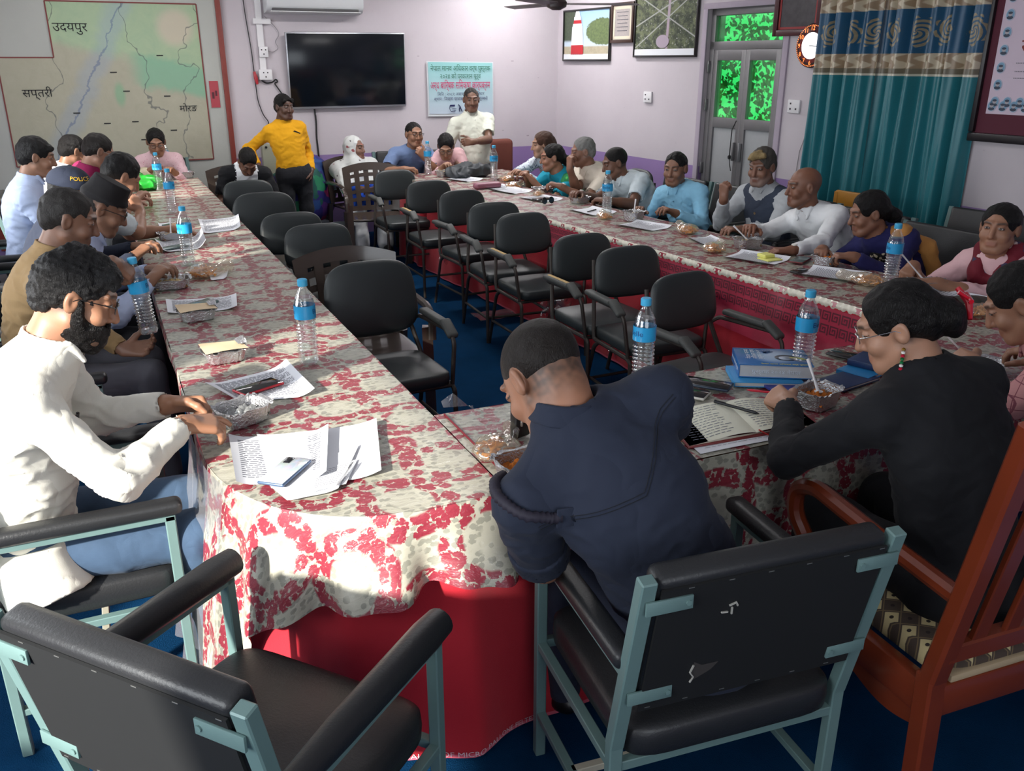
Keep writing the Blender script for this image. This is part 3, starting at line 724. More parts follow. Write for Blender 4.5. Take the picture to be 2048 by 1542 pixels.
curtain(sA, sB + .02, sA - .03, sB - .03, .3, 'teal satin curtain with gold bands, the one beside the clock')
curtain(sB, sC, sB - .05, sC - .02, 1.9, 'teal satin curtain with gold bands, the one beside the big portrait poster')
q = MB(); q.tube([wr(sA - .1, 2.62, .08), wr(sC + .1, 2.62, .08)], .014, 10); tag(q.build('curtain_rod', m_chrome), 'steel rod carrying the two teal curtains', 'curtain rod')
# big poster board
pb = empty('poster_board', label='large maroon framed poster with rows of small oval portraits', cat='poster'); S0 = s_of(4.27)
Tp = MWR @ Matrix.Translation((S0, -.03, 1.30)) 
for b_ in (((.75, 0, .025), (1.5, .05, .055)), ((.03, 0, .58), (.05, .05, 1.05))): q = MB(); q.box(*b_, .008, Tp); q.build('frame', mat('dark_board_frame', rgb(34, 30, 34), .35), pb)
q = MB(); q.box((.75, .012, .56), (1.44, .02, 1.02), 0, Tp); q.build('maroon_board', mat('maroon_velvet_board', rgb(86, 22, 44), .7), pb)
q = MB(); q.box((.76, 0, .55), (1.30, .004, .75), 0, Tp); q.build('poster_sheet', mat('pale_mauve_poster', rgb(214, 196, 212), .5, 0, .05, 5), pb)
rr = []
for k in range(7): rr.append((.16, .88 - k * .105))
for k in range(1, 9): rr.append((.16 + k * .085, .88 - 6 * .105))
for k in range(0, 9): rr.append((.145 + k * .075, .145 + .08))
for n_, (x, z) in enumerate(rr):
    q = MB(); T = Tp @ Matrix.Translation((x, -.004, z)) @ Matrix.Rotation(pi / 2, 4, 'X')
    q.lathe([(.036, 0), (.036, .001)], 20, T @ Matrix.Scale(.85, 4, (1, 0, 0)), 0); q.lathe([(.031, .0012), (.031, .0016)], 20, T @ Matrix.Scale(.85, 4, (1, 0, 0)), 1)
    q.lathe([(.014, .002), (.014, .0024)], 14, T @ Matrix.Translation((0, .003, 0)), 2); q.lathe([(.015, .0026), (.015, .003)], 14, T @ Matrix.Translation((0, .010, 0)) @ Matrix.Scale(.5, 4, (0, 1, 0)), 3)
    q.lathe([(.022, .002), (.022, .0023)], 14, T @ Matrix.Translation((0, -.018, 0)) @ Matrix.Scale(.45, 4, (0, 1, 0)), 3)
    q.build('oval_portrait', [mat('oval_rim', rgb(190, 196, 214), .5), mat('oval_blue', rgb(120, 160, 190), .5), mat('portrait_face_print', rgb(176, 170, 176), .5), mat('portrait_dark_print', rgb(50, 62, 82), .5)], pb)
txt_on(Tp, 'सहिद', .13, .40, .58, mat('poster_red_lettering', rgb(130, 50, 46), .6), pb)
for k, z in enumerate((.50, .45, .41)): txt_on(Tp, '.' * 30, .05, .42, z, m_ink, pb)
# ------------------------------------------------------------------ back wall
YB = 9.57
mp = empty('wall_map', label='large hand drawn district map on canvas in a red wooden frame', cat='map')
def TB(x, z, y=0.0): return Matrix.Translation((x, YB - .02 - y, z))
q = MB(); q.grid(lambda a, b: (-.95 + 2.2 * a, YB - .03 - .004 * sin(a * 19 + b * 7) * sin(b * 13), .45 + b * 2.2), 60, 50); q.build('canvas', mat('grey_canvas', rgb(182, 184, 178), .8, 0, .06, 3, .2, 40, .006), mp, angle=0)
for b_ in (((1.262, YB - .03, 1.52), (.05, .05, 2.3)), ((-.93, YB - .03, .9), (.07, .05, 1.6))): q = MB(); q.box(*b_, .004); q.build('frame', mat('red_brown_wood', rgb(132, 58, 50), .5, 0, .15, 30), mp)
def map_mat():
    t = NT('district_map_paint'); v = t.co(); s = t.n('ShaderNodeSeparateXYZ', ins={0: v}); x, z = s.outputs[0], s.outputs[2]
    n0 = t.noise(v, 2.2, 4.0, .6, .6); n1 = t.noise(v, 7.0, 4.0, .65, 1.0); nn = t.noise(v, 40.0, 3.0)
    c = t.mix(n1, rgb(166, 163, 142), rgb(182, 179, 160))
    # green hills to the north, following a slanting line
    hl = t.math('ADD', z, t.math('MULTIPLY', t.math('SUBTRACT', x, .2), .25)); gm = t.step(t.math('ADD', hl, t.math('MULTIPLY', n0, .35)), 1.98, 2.12)
    c = t.mix(t.math('MULTIPLY', gm, .65), c, t.mix(n1, rgb(140, 184, 152), rgb(178, 204, 158)))
    g2 = t.step(t.math('ABSOLUTE', t.math('ADD', t.math('SUBTRACT', hl, 1.80), t.math('MULTIPLY', t.math('SUBTRACT', n0, .5), .3))), .16, .08); c = t.mix(t.math('MULTIPLY', t.math('MULTIPLY', g2, t.step(x, .35, .55)), .8), c, rgb(128, 180, 150))
    pk = t.step(t.vm('LENGTH', t.vm('SUBTRACT', v, (.85, 9.54, 2.1))), .22, .1); c = t.mix(t.math('MULTIPLY', pk, .8), c, rgb(204, 190, 172))
    # river
    rx = t.math('SUBTRACT', t.math('SUBTRACT', x, t.math('MULTIPLY_ADD', z, .52, -.80)), t.math('MULTIPLY', t.math('SUBTRACT', n0, .5), .3)); rv = t.step(t.math('ABSOLUTE', rx), .16, .04)
    c = t.mix(t.math('MULTIPLY', rv, .40), c, rgb(150, 166, 186)); rl = t.step(t.math('ABSOLUTE', t.math('SUBTRACT', rx, t.math('MULTIPLY', t.math('SUBTRACT', n1, .5), .08))), .012, .005); c = t.mix(t.math('MULTIPLY', rl, .6), c, rgb(96, 114, 146))
    g3 = t.step(t.vm('LENGTH', t.vm('MULTIPLY', t.vm('SUBTRACT', v, (.28, 9.54, 1.5)), (1.6, 1, .7))), .10, .04); c = t.mix(t.math('MULTIPLY', g3, .7), c, rgb(128, 176, 140))
    for k, (sx, off) in enumerate(((.15, .9), (-.2, .55), (.05, -.25))):
        n5 = t.noise(t.vm('ADD', v, (k * 5.0, 0, 0)), 3.5, 3.0); ln = t.math('ABSOLUTE', t.math('SUBTRACT', t.math('SUBTRACT', x, off), t.math('ADD', t.math('MULTIPLY', t.math('SUBTRACT', z, 1.5), sx), t.math('MULTIPLY', t.math('SUBTRACT', n5, .5), .5))))
        c = t.mix(t.math('MULTIPLY', t.step(ln, .008, .003), .7), c, rgb(90, 96, 96))
    t.base(c); t.r(.7); t.bump(t.noise(v, 5.0, 3.0, .6, 1.0), .35, .02); return t.m
q = MB(); MP = [(-.70, .87), (1.065, .87), (1.065, 2.31), (-.235, 2.31), (-.235, 1.83), (-.70, 1.83)]
q.add([(x, YB - .037, z) for x, z in MP], [tuple(range(6))]); q.build('painted_map', map_mat(), mp, angle=0)
q = MB()
for k in range(6):
    a = MP[k]; b = MP[(k + 1) % 6]; q.bar((a[0], YB - .039, a[1]), (b[0], YB - .039, b[1]), .012, .002, up=(0, 1, 0))
q.build('map_border', mat('map_border_red', rgb(126, 62, 60), .7), mp)
q = MB()
q = None
for s_, sz, x, z in (('उदयपुर', .11, -.06, 2.09), ('सप्तरी', .10, -.42, 1.52), ('मोरङ', .085, .88, 1.36)): q = MB(); put_text(q, s_, sz, Matrix.Translation((x, YB - .042, z)) @ Matrix.Rotation(pi / 2, 4, 'X')); q.build('lettering', m_blackink, mp, angle=0)
for x, z in ((.68, 1.85), (.25, 1.70), (.34, 1.53), (.70, 1.48), (-.12, 1.34), (.13, 1.24), (.38, 1.25), (.72, 1.16), (.44, 1.08)): q = MB(); q.box((x, YB - .041, z), (.06, .002, .010)); q.build('place_mark', m_blackink, mp)
q = MB(); q.box((1.145, YB - .036, 1.49), (.085, .004, .25)); o = q.build('paper_notice', mat('faded_red_notice', rgb(176, 70, 80), .6)); tag(o, 'small faded red notice stuck beside the wall map', 'notice')
q = MB(); q.box((1.13, YB - .039, 1.48), (.022, .002, .06)).box((1.16, YB - .039, 1.50), (.018, .002, .05)); q.build('printed_figures', mat('notice_dark_print', rgb(90, 40, 50), .6), o)
# television
tv = empty('television', label='large flat television with a dark screen and thin silver frame', cat='television')
Tt = Matrix.Translation((2.50, YB - .075, 1.705)) @ Matrix.Rotation(radians(-.3), 4, 'Y') @ Matrix.Rotation(radians(4), 4, 'X')
q = MB(); q.box((0, .015, 0), (1.25, .045, .74), .008, Tt); q.build('casing', mat('tv_silver', rgb(186, 188, 194), .3, .6), tv)
q = MB(); q.box((0, -.010, .006), (1.225, .008, .705), .002, Tt); q.build('screen', mat('tv_screen_glass', rgb(16, 20, 26), .16, 0, spec=.45), tv)
q = MB(); q.box((0, .045, 0), (.4, .03, .3), 0, Tt); q.build('wall_bracket', m_blackf, tv)
# air conditioner
ac = empty('air_conditioner', label='white split air conditioner high on the back wall above the television', cat='air conditioner')
q = MB(); q.add([(x, YB - y, z) for x in (1.70, 2.66) for y, z in ((0.01, 2.24), (.17, 2.255), (.225, 2.31), (.235, 2.42), (.20, 2.52), (.01, 2.54))], [(0, 1, 2, 3, 4, 5), (11, 10, 9, 8, 7, 6)] + [(k, k + 6, (k + 1) % 6 + 6, (k + 1) % 6) for k in range(6)])
q.build('casing', mat('ac_white_plastic', rgb(222, 224, 226), .35), ac, angle=50)
q = MB(); q.box((2.18, YB - .19, 2.272), (.86, .06, .028), .004, Matrix.Identity(4)); q.build('air_vent', mat('vent_dark', rgb(74, 72, 74), .5), ac)
q = MB(); q.box((2.18, YB - .215, 2.256), (.90, .035, .008), .002); q.build('flap', mat('ac_white_plastic', rgb(222, 224, 226), .35), ac)
# switch boxes and cables
m_wp = mat('white_switch_plastic', rgb(232, 230, 232), .35)
for z, w, h, lb in ((1.885, .09, .10, 'upper white socket box left of the television'), (1.67, .13, .10, 'lower white socket box left of the television with a black plug')):
    sb_ = empty('socket_box', label=lb, cat='socket'); q = MB(); q.box((1.66, YB - .025, z), (w, .04, h), .006); q.build('box', m_wp, sb_)
    for dx, dz in ((-.02, .02), (.02, .02), (0, -.02)): q = MB(); q.box((1.66 + dx, YB - .046, z + dz), (.012, .003, .012)); q.build('socket_hole', mat('dark_hole', rgb(40, 30, 40), .6), sb_)
q = MB(); q.box((1.645, YB - .015, 2.13), (.06, .02, .82)).box((1.67, YB - .015, 2.17), (.17, .05, .05))
tag(q.build('cable_trunking', m_wp), 'white cable trunking below the air conditioner', 'trunking')
m_bc = mat('black_wire', rgb(28, 28, 30), .5)
for nm, lb, pts, r_ in (('hanging_cable', 'thin black cable hanging down the wall between map and television', ((1.50, 2.6), (1.52, 2.2), (1.545, 1.9), (1.55, 1.7), (1.56, 1.42), (1.60, 1.28), (1.66, 1.20), (1.60, 1.14), (1.58, .85)), .005),
                        ('plug_cable', 'black plug cable looping from the lower socket box', ((1.60, 1.68), (1.61, 1.62), (1.66, 1.585), (1.73, 1.60), (1.76, 1.63), (1.78, 1.60), (1.74, 1.59), (1.80, 1.50), (1.88, 1.36)), .007),
                        ('power_cable', 'black power cable hanging below the television', ((2.13, 1.33), (2.14, 1.2), (2.13, 1.05), (2.14, .82)), .009),
                        ('thin_wire', 'thin pale wire tangle below the air conditioner', ((1.70, 2.22), (1.80, 2.12), (1.84, 2.05), (1.78, 1.98), (1.82, 1.92), (1.75, 1.88), (1.70, 1.9)), .003)):
    q = MB(); q.tube(fillet([(x, YB - .02, z) for x, z in pts], .05, 4), r_, 6); tag(q.build(nm, m_bc if nm != 'thin_wire' else mat('grey_cable', rgb(150, 146, 150), .6)), lb, 'cable')
q = MB(); q.tube([(1.55, YB - .03, 1.70), (1.56, YB - .035, 1.64), (1.57, YB - .03, 1.58)], [.012, .02, .012], 8); tag(q.build('red_plug', mat('red_plastic', rgb(176, 40, 50), .4)), 'red plug connector hanging on the thin black cable', 'plug')
q = MB()
for x, z, s in ((4.42, 1.80, .03), (3.30, 1.85, .02), (3.15, 1.90, .015), (4.75, 1.62, .015), (4.62, .98, .03), (4.30, 1.05, .02)): q.box((x, YB - .002, z), (s, .002, s * .3), 0, None)
tag(q.build('wall_scuffs', mat('scuff_grey', rgb(160, 150, 158), .8)), 'small scuffs and tape scraps on the lilac back wall', 'marks', kind='stuff')
# banner
bn = empty('banner', label='pale blue flex banner with green and magenta writing on the back wall', cat='banner')
q = MB(); q.grid(lambda a, b: (3.385 + .79 * a, YB - .012 - .006 * abs(sin(a * 9 + b * 2)) - .01 * (1 - b), 1.225 + b * .575 - .010 * a), 20, 12); q.build('banner_border', mat('banner_white_edge', rgb(214, 218, 222), .4), bn, angle=0)
def banner_mat():
    t = NT('banner_pale_blue'); s = t.n('ShaderNodeSeparateXYZ', ins={0: t.co('Generated')}); t.base(t.mix(s.outputs[2], rgb(188, 200, 214), rgb(150, 206, 206))); t.r(.35); return t.m
q = MB(); q.grid(lambda a, b: (3.40 + .762 * a, YB - .020 - .004 * abs(sin(a * 9 + b * 2)) - .008 * (1 - b), 1.250 + b * .540 - .010 * a), 20, 12); q.build('banner_print', banner_mat(), bn, angle=0)
gm_ = mat('banner_green_print', rgb(22, 100, 72), .5); mg_ = mat('banner_magenta_print', rgb(196, 26, 92), .5); nb_ = mat('banner_navy_print', rgb(32, 36, 84), .5); wo_ = mat('banner_white_outline', rgb(236, 232, 238), .5)
for s_, sz, z, m_, ft, x in (('नेपाल मानव अधिकार वर्ष पुस्तक', .075, 1.722, gm_, .71, 3.775), ('२०२४ को प्रकाशन पूर्व', .07, 1.640, gm_, .48, 3.77), ('अर्ध बार्षिक समिक्षा कार्यक्रम', .105, 1.545, mg_, .71, 3.77),
                         ('मिति : २०८१ असार १५ गते शनिबार', .045, 1.455, nb_, .56, 3.775), ('स्थान : जिल्ला प्रशासन कार्यालय, सुनसरी', .045, 1.405, nb_, .64, 3.775), ('आयोजक :', .035, 1.30, nb_, .10, 3.86)):
    q = MB(); put_text(q, s_, sz, Matrix.Translation((x, YB - .040, z)) @ Matrix.Rotation(pi / 2, 4, 'X'), ft); q.build('lettering', m_, bn, angle=0)
q = MB(); q.box((3.67, YB - .038, 1.335), (.055, .002, .018)); q.tube([(3.74, YB - .038, 1.345), (3.76, YB - .038, 1.325), (3.75, YB - .038, 1.30), (3.755, YB - .038, 1.27)], .005, 5); q.tube([(3.76, YB - .038, 1.325), (3.77, YB - .038, 1.30), (3.785, YB - .038, 1.27)], .005, 5)
q.tube([(3.64, YB - .038, 1.34), (3.635, YB - .038, 1.30), (3.65, YB - .038, 1.275), (3.70, YB - .038, 1.27)], .003, 5); q.box((3.69, YB - .038, 1.30), (.05, .002, .004)).box((3.69, YB - .038, 1.285), (.05, .002, .004)); q.build('banner_emblem', nb_, bn)
# ceiling fan, hub and blade tips just inside the top of the picture
fn_ = empty('ceiling_fan', label='dark ceiling fan with thin blades near the top of the picture', cat='fan'); fx, fy, fz = 3.117, 6.0, 2.17
q = MB(); q.lathe([(.02, fz + .06), (.05, fz + .05), (.075, fz + .02), (.07, fz - .01), (.03, fz - .03)], 20, axis=(fx, fy)); q.build('motor', mat('fan_brown', rgb(52, 40, 40), .35), fn_)
q = MB(); q.tube([(fx, fy, fz + .05), (fx, fy, ZC)], .013, 8); q.build('down_rod', mat('fan_brown', rgb(52, 40, 40), .35), fn_)
for k in range(3):
    a = radians(-20 + 120 * k); q = MB(); T = Matrix.Translation((fx, fy, fz + .01)) @ Matrix.Rotation(a, 4, 'Z') @ Matrix.Rotation(radians(8), 4, 'X'); q.box((.34, 0, 0), (.50, .10, .006), .002, T).box((.11, 0, 0), (.10, .03, .008), 0, T); q.build('blade', mat('fan_blade_grey', rgb(132, 124, 124), .4), fn_)
for (x, y, rz, lb) in ((2.6, 7.6, 0, 'ceiling tube lamp over the far end of the aisle'), (4.2, 8.6, 90, 'ceiling tube lamp over the far right corner'), (2.4, 4.6, 0, 'ceiling tube lamp over the middle of the aisle'), (.2, 8.2, 0, 'ceiling tube lamp over the far left')):
    tl = empty('tube_lamp', (x, y, 0), radians(rz), label=lb, cat='lamp'); q = MB(); q.box((0, 0, ZC - .02), (1.25, .06, .04)); q.build('batten', m_wp, tl); q = MB(); q.tube([(-.58, 0, ZC - .055), (.58, 0, ZC - .055)], .014, 10); q.build('tube', emit('lit_tube', (1, .98, .97), 4.0), tl)
# ------------------------------------------------------------------ tables and cloths
TZ = 0.77
RE = Vector((-0.0723, 1, 0)).normalized(); RN = Vector((RE.y, -RE.x, 0))     # right table: along it (away) and across it (to the wall)
R0 = Vector((3.0, 2.33, 0))
def rt_(u, v, z=0.0): p = R0 + RE * u + RN * v; return Vector((p.x, p.y, z))
MRT = Matrix((RN, RE, Vector((0, 0, 1)))).transposed().to_4x4(); MRT.translation = R0    # local x across, y along
m_wood = mat('table_wood', rgb(110, 74, 46), .5, 0, .2, 20)
def table(label, M, w, l, nl):
    t = empty('meeting_table', label=label, cat='table'); q = MB(); q.box((w / 2, l / 2, TZ - .02), (w - .02, l, .03), .004, M); q.build('tabletop', m_wood, t)
    for k in range(nl):
        y = .08 + (l - .16) * k / (nl - 1)
        for x in (.06, w - .06): q = MB(); q.box((x, y, (TZ - .035) / 2), (.045, .045, TZ - .035), .003, M); q.build('leg', m_wood, t)
    return t
table('long left meeting table under the floral cloth and clear plastic', Matrix.Translation((.16, 2.38, 0)), .64, 6.42, 5)
table('front meeting table under the floral cloth where the officer writes', Matrix.Translation((.87, 1.80, 0)), 2.75, .54, 2)
table('long right meeting table with the red skirt and greek key border', MRT @ Matrix.Translation((.02, .06, 0)), .60, 5.08, 4)
table('far cross table in front of the standing speaker', Matrix.Translation((2.62, 7.62, 0)), 1.15, .62, 2)
def floral(name, shade_sheet=0.0):
    t = NT(name); uv = t.n('ShaderNodeUVMap').outputs[0]
    nlow = t.noise(uv, 9.0, 3.0, .6, 0, 1); uvd = t.vm('ADD', uv, t.vm('SCALE', t.vm('SUBTRACT', nlow, (.5, .5, .5)), scale=.035))
    ring = None
    for (ox, oy) in ((0.0, 0.0), (.19, .17)):
        p = t.vm('ADD', uvd, (ox + 3.80, oy + 3.4, 0)); q = t.vm('SUBTRACT', t.vm('MODULO', p, (.38, .34, 1)), (.19, .17, 0))
        rr = t.vm('LENGTH', t.vm('MULTIPLY', q, (1, 1.05, 0))); d = t.math('ABSOLUTE', t.math('SUBTRACT', rr, .104)); ring = d if ring is None else t.math('MINIMUM', ring, d)
    vor = t.n('ShaderNodeTexVoronoi', ins={'Vector': uv, 'Scale': 27.0}); vor.voronoi_dimensions = '2D'
    v2 = t.n('ShaderNodeTexVoronoi', ins={'Vector': uv, 'Scale': 75.0}); v2.voronoi_dimensions = '2D'
    nf = t.noise(uv, 95.0, 3.0, .7)
    blob = t.math('ADD', vor.outputs['Distance'], t.math('MULTIPLY', t.math('SUBTRACT', nf, .5), .75))
    m = t.math('MULTIPLY', t.step(ring, .036, .028), t.step(blob, .56, .50)); vein = t.step(v2.outputs['Distance'], .74, .66)
    m = t.math('MULTIPLY', m, t.math('MULTIPLY_ADD', vein, .85, .15))
    cream = t.mix(t.noise(uv, 14.0, 3.0), rgb(164, 161, 144), rgb(192, 190, 176))
    lf = t.math('MULTIPLY', t.step(ring, .05, .07), t.step(t.math('ADD', vor.outputs['Distance'], t.math('MULTIPLY', nf, .3)), .34, .30))
    c = t.mix(t.math('MULTIPLY', lf, .5), cream, rgb(122, 124, 112))
    v3 = t.n('ShaderNodeTexVoronoi', ins={'Vector': t.vm('MULTIPLY', uvd, (1.0, 1.35, 1)), 'Scale': 36.0}); v3.voronoi_dimensions = '2D'
    leaf = t.step(t.math('ADD', v3.outputs['Distance'], t.math('MULTIPLY', t.math('SUBTRACT', nf, .5), .5)), .37, .32); c = t.mix(t.math('MULTIPLY', t.math('MULTIPLY', leaf, t.step(ring, .075, .055)), .6), c, rgb(112, 114, 104))
    red = t.mix(nf, rgb(112, 26, 42), rgb(160, 50, 66)); c = t.mix(m, c, red)
    t.base(c); t.r(.55); t.b.inputs['Coat Weight'].default_value = .9; t.b.inputs['Coat Roughness'].default_value = .12
    w1 = t.noise(t.vm('MULTIPLY', uv, (1.0, 3.2, 1)), 16.0, 4.0, .65, .6); w2 = t.noise(uv, 3.0, 2.0)
    bn = t.n('ShaderNodeBump', ins={'Strength': 1.0, 'Distance': .012, 'Height': t.math('ADD', w1, t.math('MULTIPLY', w2, 1.2))})
    t.t.links.new(bn.outputs[0], t.b.inputs['Coat Normal'])
    bn2 = t.n('ShaderNodeBump', ins={'Strength': .25, 'Distance': .004, 'Height': w1}); t.t.links.new(bn2.outputs[0], t.b.inputs['Normal'])
    return t.m
m_floral = floral('floral_tablecloth_under_plastic')
m_clear = clear('clear_plastic_sheet', (.95, .95, .96), .12, .10, .9, 24.0, .10, (.75, .74, .78))
m_redcl = mat('red_cotton_skirt', rgb(176, 14, 36), .85, 0, .10, 7, .3, 300, .002, sheen=.2)
# left table: floral cloth, a rounded near end and a fall of cloth
def outline_left():
    """edge of the top: from far left, down the left side, round the near end, up the right side; (x, y, drop, outward)"""
    P = [];  x0, x1, y1 = .145, .822, 1.80
    for k in range(60): P.append((x0 - .004 * sin(k * 1.3), 8.86 - (8.86 - 2.36) * k / 60, .05, (-1, 0)))
    for k in range(25):
        a = pi / 2 * k / 24; cx, cy = x0 + .42, 2.36; rx, ry = .42, .545
        P.append((cx - rx * cos(a), cy - ry * sin(a), 0, (-cos(a) * .8, -sin(a))))
    for k in range(1, 10): P.append((x0 + .42 + (x1 - x0 - .42) * k / 9, 1.815 - .01 * k / 9, 0, (0, -1)))
    return P
OL = outline_left(); nO = len(OL)
arc = [0.0]
for k in range(1, nO): arc.append(arc[-1] + math.hypot(OL[k][0] - OL[k - 1][0], OL[k][1] - OL[k - 1][1]))
sC0 = arc[60]; sC1 = arc[84]; sEnd = arc[-1]
def lerp_tab(s):
    for k in range(1, nO):
        if arc[k] >= s or k == nO - 1:
            t = (s - arc[k - 1]) / max(arc[k] - arc[k - 1], 1e-9); a, b = OL[k - 1], OL[k]
            d = Vector((a[3][0] + (b[3][0] - a[3][0]) * t, a[3][1] + (b[3][1] - a[3][1]) * t, 0)).normalized()
            return a[0] + (b[0] - a[0]) * t, a[1] + (b[1] - a[1]) * t, d
def drop_len(s):
    if s < sC0 - .25: return .045
    if s < sC0: return .045 + (s - sC0 + .25) / .25 * .52
    t = (s - sC0) / (sEnd - sC0)
    pts = ((0, .60), (.10, .62), (.22, .56), (.30, .38), (.42, .285), (.6, .225), (.8, .20), (1, .215))
    for a, b in zip(pts, pts[1:]):
        if t <= b[0]: return a[1] + (b[1] - a[1]) * (t - a[0]) / (b[0] - a[0])
    return .2
q = MB()
xs = 16; ys = 150
def yl(y):   # left x limit of the top at y
    if y >= 2.36: return .145
    tt = max(0, min(1, (2.36 - y) / .545)); return .565 - .42 * math.sqrt(max(0, 1 - tt * tt))
def topfn(a, b):
    y = 1.805 + (8.86 - 1.805) * b ** 1.5; x0 = yl(y); x = x0 + (.822 - x0) * a
    return (x, y, TZ + .004 + .0012 * sin(x * 31 + y * 11) * sin(y * 9))
q.grid(topfn, xs, ys, uv=lambda a, b: (topfn(a, b)[0], topfn(a, b)[1]))
def dropfn(a, b):
    s = (sC0 - 1.2) + (sEnd - sC0 + 1.2) * a; x, y, d = lerp_tab(s); L = drop_len(s) * b
    near = max(0.0, min(1.0, (s - sC0 + .2) / .3)); out = near * (.010 + .05 * b * (1 + .75 * sin(s * 23) + .35 * sin(s * 47 + 1)) * min(1, L / .2)) + .006
    bend = 1 - math.exp(-b * 8)
    return (x + d.x * out * bend, y + d.y * out * bend, TZ + .004 - L * (1 if b > .05 else b / .05 * .9 if False else 1) )
q.grid(dropfn, 190, 26, uv=lambda a, b: (lerp_tab((sC0 - 1.2) + (sEnd - sC0 + 1.2) * a)[0] + lerp_tab((sC0 - 1.2) + (sEnd - sC0 + 1.2) * a)[2].x * drop_len((sC0 - 1.2) + (sEnd - sC0 + 1.2) * a) * b,
      lerp_tab((sC0 - 1.2) + (sEnd - sC0 + 1.2) * a)[1] + lerp_tab((sC0 - 1.2) + (sEnd - sC0 + 1.2) * a)[2].y * drop_len((sC0 - 1.2) + (sEnd - sC0 + 1.2) * a) * b))
q.grid(lambda a, b: (.145 - .006 * b, 3.5 + 5.36 * a, TZ + .004 - .05 * b), 60, 2, uv=lambda a, b: (.145 - .05 * b, 3.5 + 5.36 * a))
q.grid(lambda a, b: (.822 + .006 * b, 1.8 + 7.06 * a, TZ + .004 - .03 * b), 60, 2, uv=lambda a, b: (.822 + .03 * b, 1.8 + 7.06 * a))
q.grid(lambda a, b: (.145 + .677 * a, 8.86 + .004 * b, TZ + .004 - .2 * b), 20, 3, uv=lambda a, b: (.145 + .677 * a, 8.86 + .2 * b))
tag(q.build('tablecloth', m_floral, angle=60), 'cream cloth with crimson flower rings on the long left table, draped at its near end', 'tablecloth')
# clear plastic fall at the near left corner
q = MB()
def plfn(a, b):
    s = sC0 - .30 + .52 * a; x, y, d = lerp_tab(s); L = .68 * b
    o = .012 + .055 * b * (1 + .6 * sin(s * 31)) + .02 * sin(s * 60) * b; return (x + d.x * o - .03 * b, y + d.y * o, TZ + .008 - L)
q.grid(plfn, 50, 24); pl_ = q.build('plastic_sheet', m_clear, angle=0); tag(pl_, 'clear plastic sheet hanging in folds at the near left table corner', 'plastic sheet')
# red skirts
def skirt(name, pts, z1, label, folds=70.0, amp=.012, flare=.02, greek=False):
    """pts: list of (x, y, nx, ny)"""
    q = MB(); ar = [0]
    for k in range(1, len(pts)): ar.append(ar[-1] + math.hypot(pts[k][0] - pts[k - 1][0], pts[k][1] - pts[k - 1][1]))
    def fn(a, b):
        s = a * ar[-1]; k = 1
        while k < len(pts) - 1 and ar[k] < s: k += 1
        t = (s - ar[k - 1]) / max(ar[k] - ar[k - 1], 1e-9); p, r_ = pts[k - 1], pts[k]
        nx = p[2] + (r_[2] - p[2]) * t; ny = p[3] + (r_[3] - p[3]) * t; l = math.hypot(nx, ny) or 1
        o = (flare * b + amp * b * (sin(s * folds * .21 + 1.1) + .5 * sin(s * folds * .5)))
        return (p[0] + (r_[0] - p[0]) * t + nx / l * o, p[1] + (r_[1] - p[1]) * t + ny / l * o, z1 + (.012 - z1) * b)
    q.grid(fn, max(20, int(ar[-1] * 45)), 18); o = q.build(name, m_redcl, angle=0); tag(o, label, 'table skirt')
    h = MB(); h.grid(lambda a, b: tuple(Vector(fn(a, 1)) + Vector((0, 0, b * .012))), max(20, int(ar[-1] * 45)), 1); h.build('hem_line', mat('pink_hem', rgb(206, 92, 112), .8), o, angle=0)
    return o, fn, ar[-1]
sk_pts = [(.20, 3.2, -1, 0), (.20, 2.36, -1, 0), (.22, 2.20, -1, -.3), (.30, 2.02, -1, -1), (.42, 1.90, -.6, -1), (.62, 1.85, 0, -1), (.70, 1.81, .2, -1), (.78, 1.83, .5, -1), (.95, 1.85, .0, -1), (1.4, 1.86, 0, -1), (2.6, 1.87, 0, -1)]
o, fs_, L_ = skirt('table_skirt', sk_pts, TZ - .01, 'red cloth skirt of the long left table, falling to the carpet at its near end', 40, .016, .045)
q = MB()
s_tot = L_
def edge_text(p):
    a = (1.62 + p.x) / s_tot if False else (1.55 + p.x) / s_tot
    v = Vector(fs_(min(max(a, 0), 1), 1 - (p.y) / .75)); return v + Vector((0, -.003, 0))
put_text(q, 'QUALITY OF MICRO PALLONE FELTEX', .022, Matrix.Identity(4), .42, fn=lambda p: edge_text(Vector((p.x + .12, p.y + .012, 0))))
q.build('hem_lettering', mat('white_selvedge_print', rgb(220, 190, 196), .7), o, angle=0)
skirt('table_skirt', [(.83, 2.36, 0, 1), (2.95, 2.36, 0, 1)], TZ - .02, 'red cloth skirt on the inner side of the front table', 60, .01, .02)
sk2_, f2_, L2_ = skirt('table_skirt', [tuple(rt_(-.05, -.01)[:2]) + (-1, 0), tuple(rt_(5.15, -.01)[:2]) + (-1, 0)], TZ - .02, 'red cloth skirt along the inner side of the long right table', 45, .012, .05)
skirt('table_skirt', [(2.60, 8.2, -1, 0), (2.60, 7.60, -1, 0), (2.62, 7.58, -1, -1), (3.0, 7.58, 0, -1)], TZ - .02, 'red cloth skirt of the far cross table', 50, .012, .03)
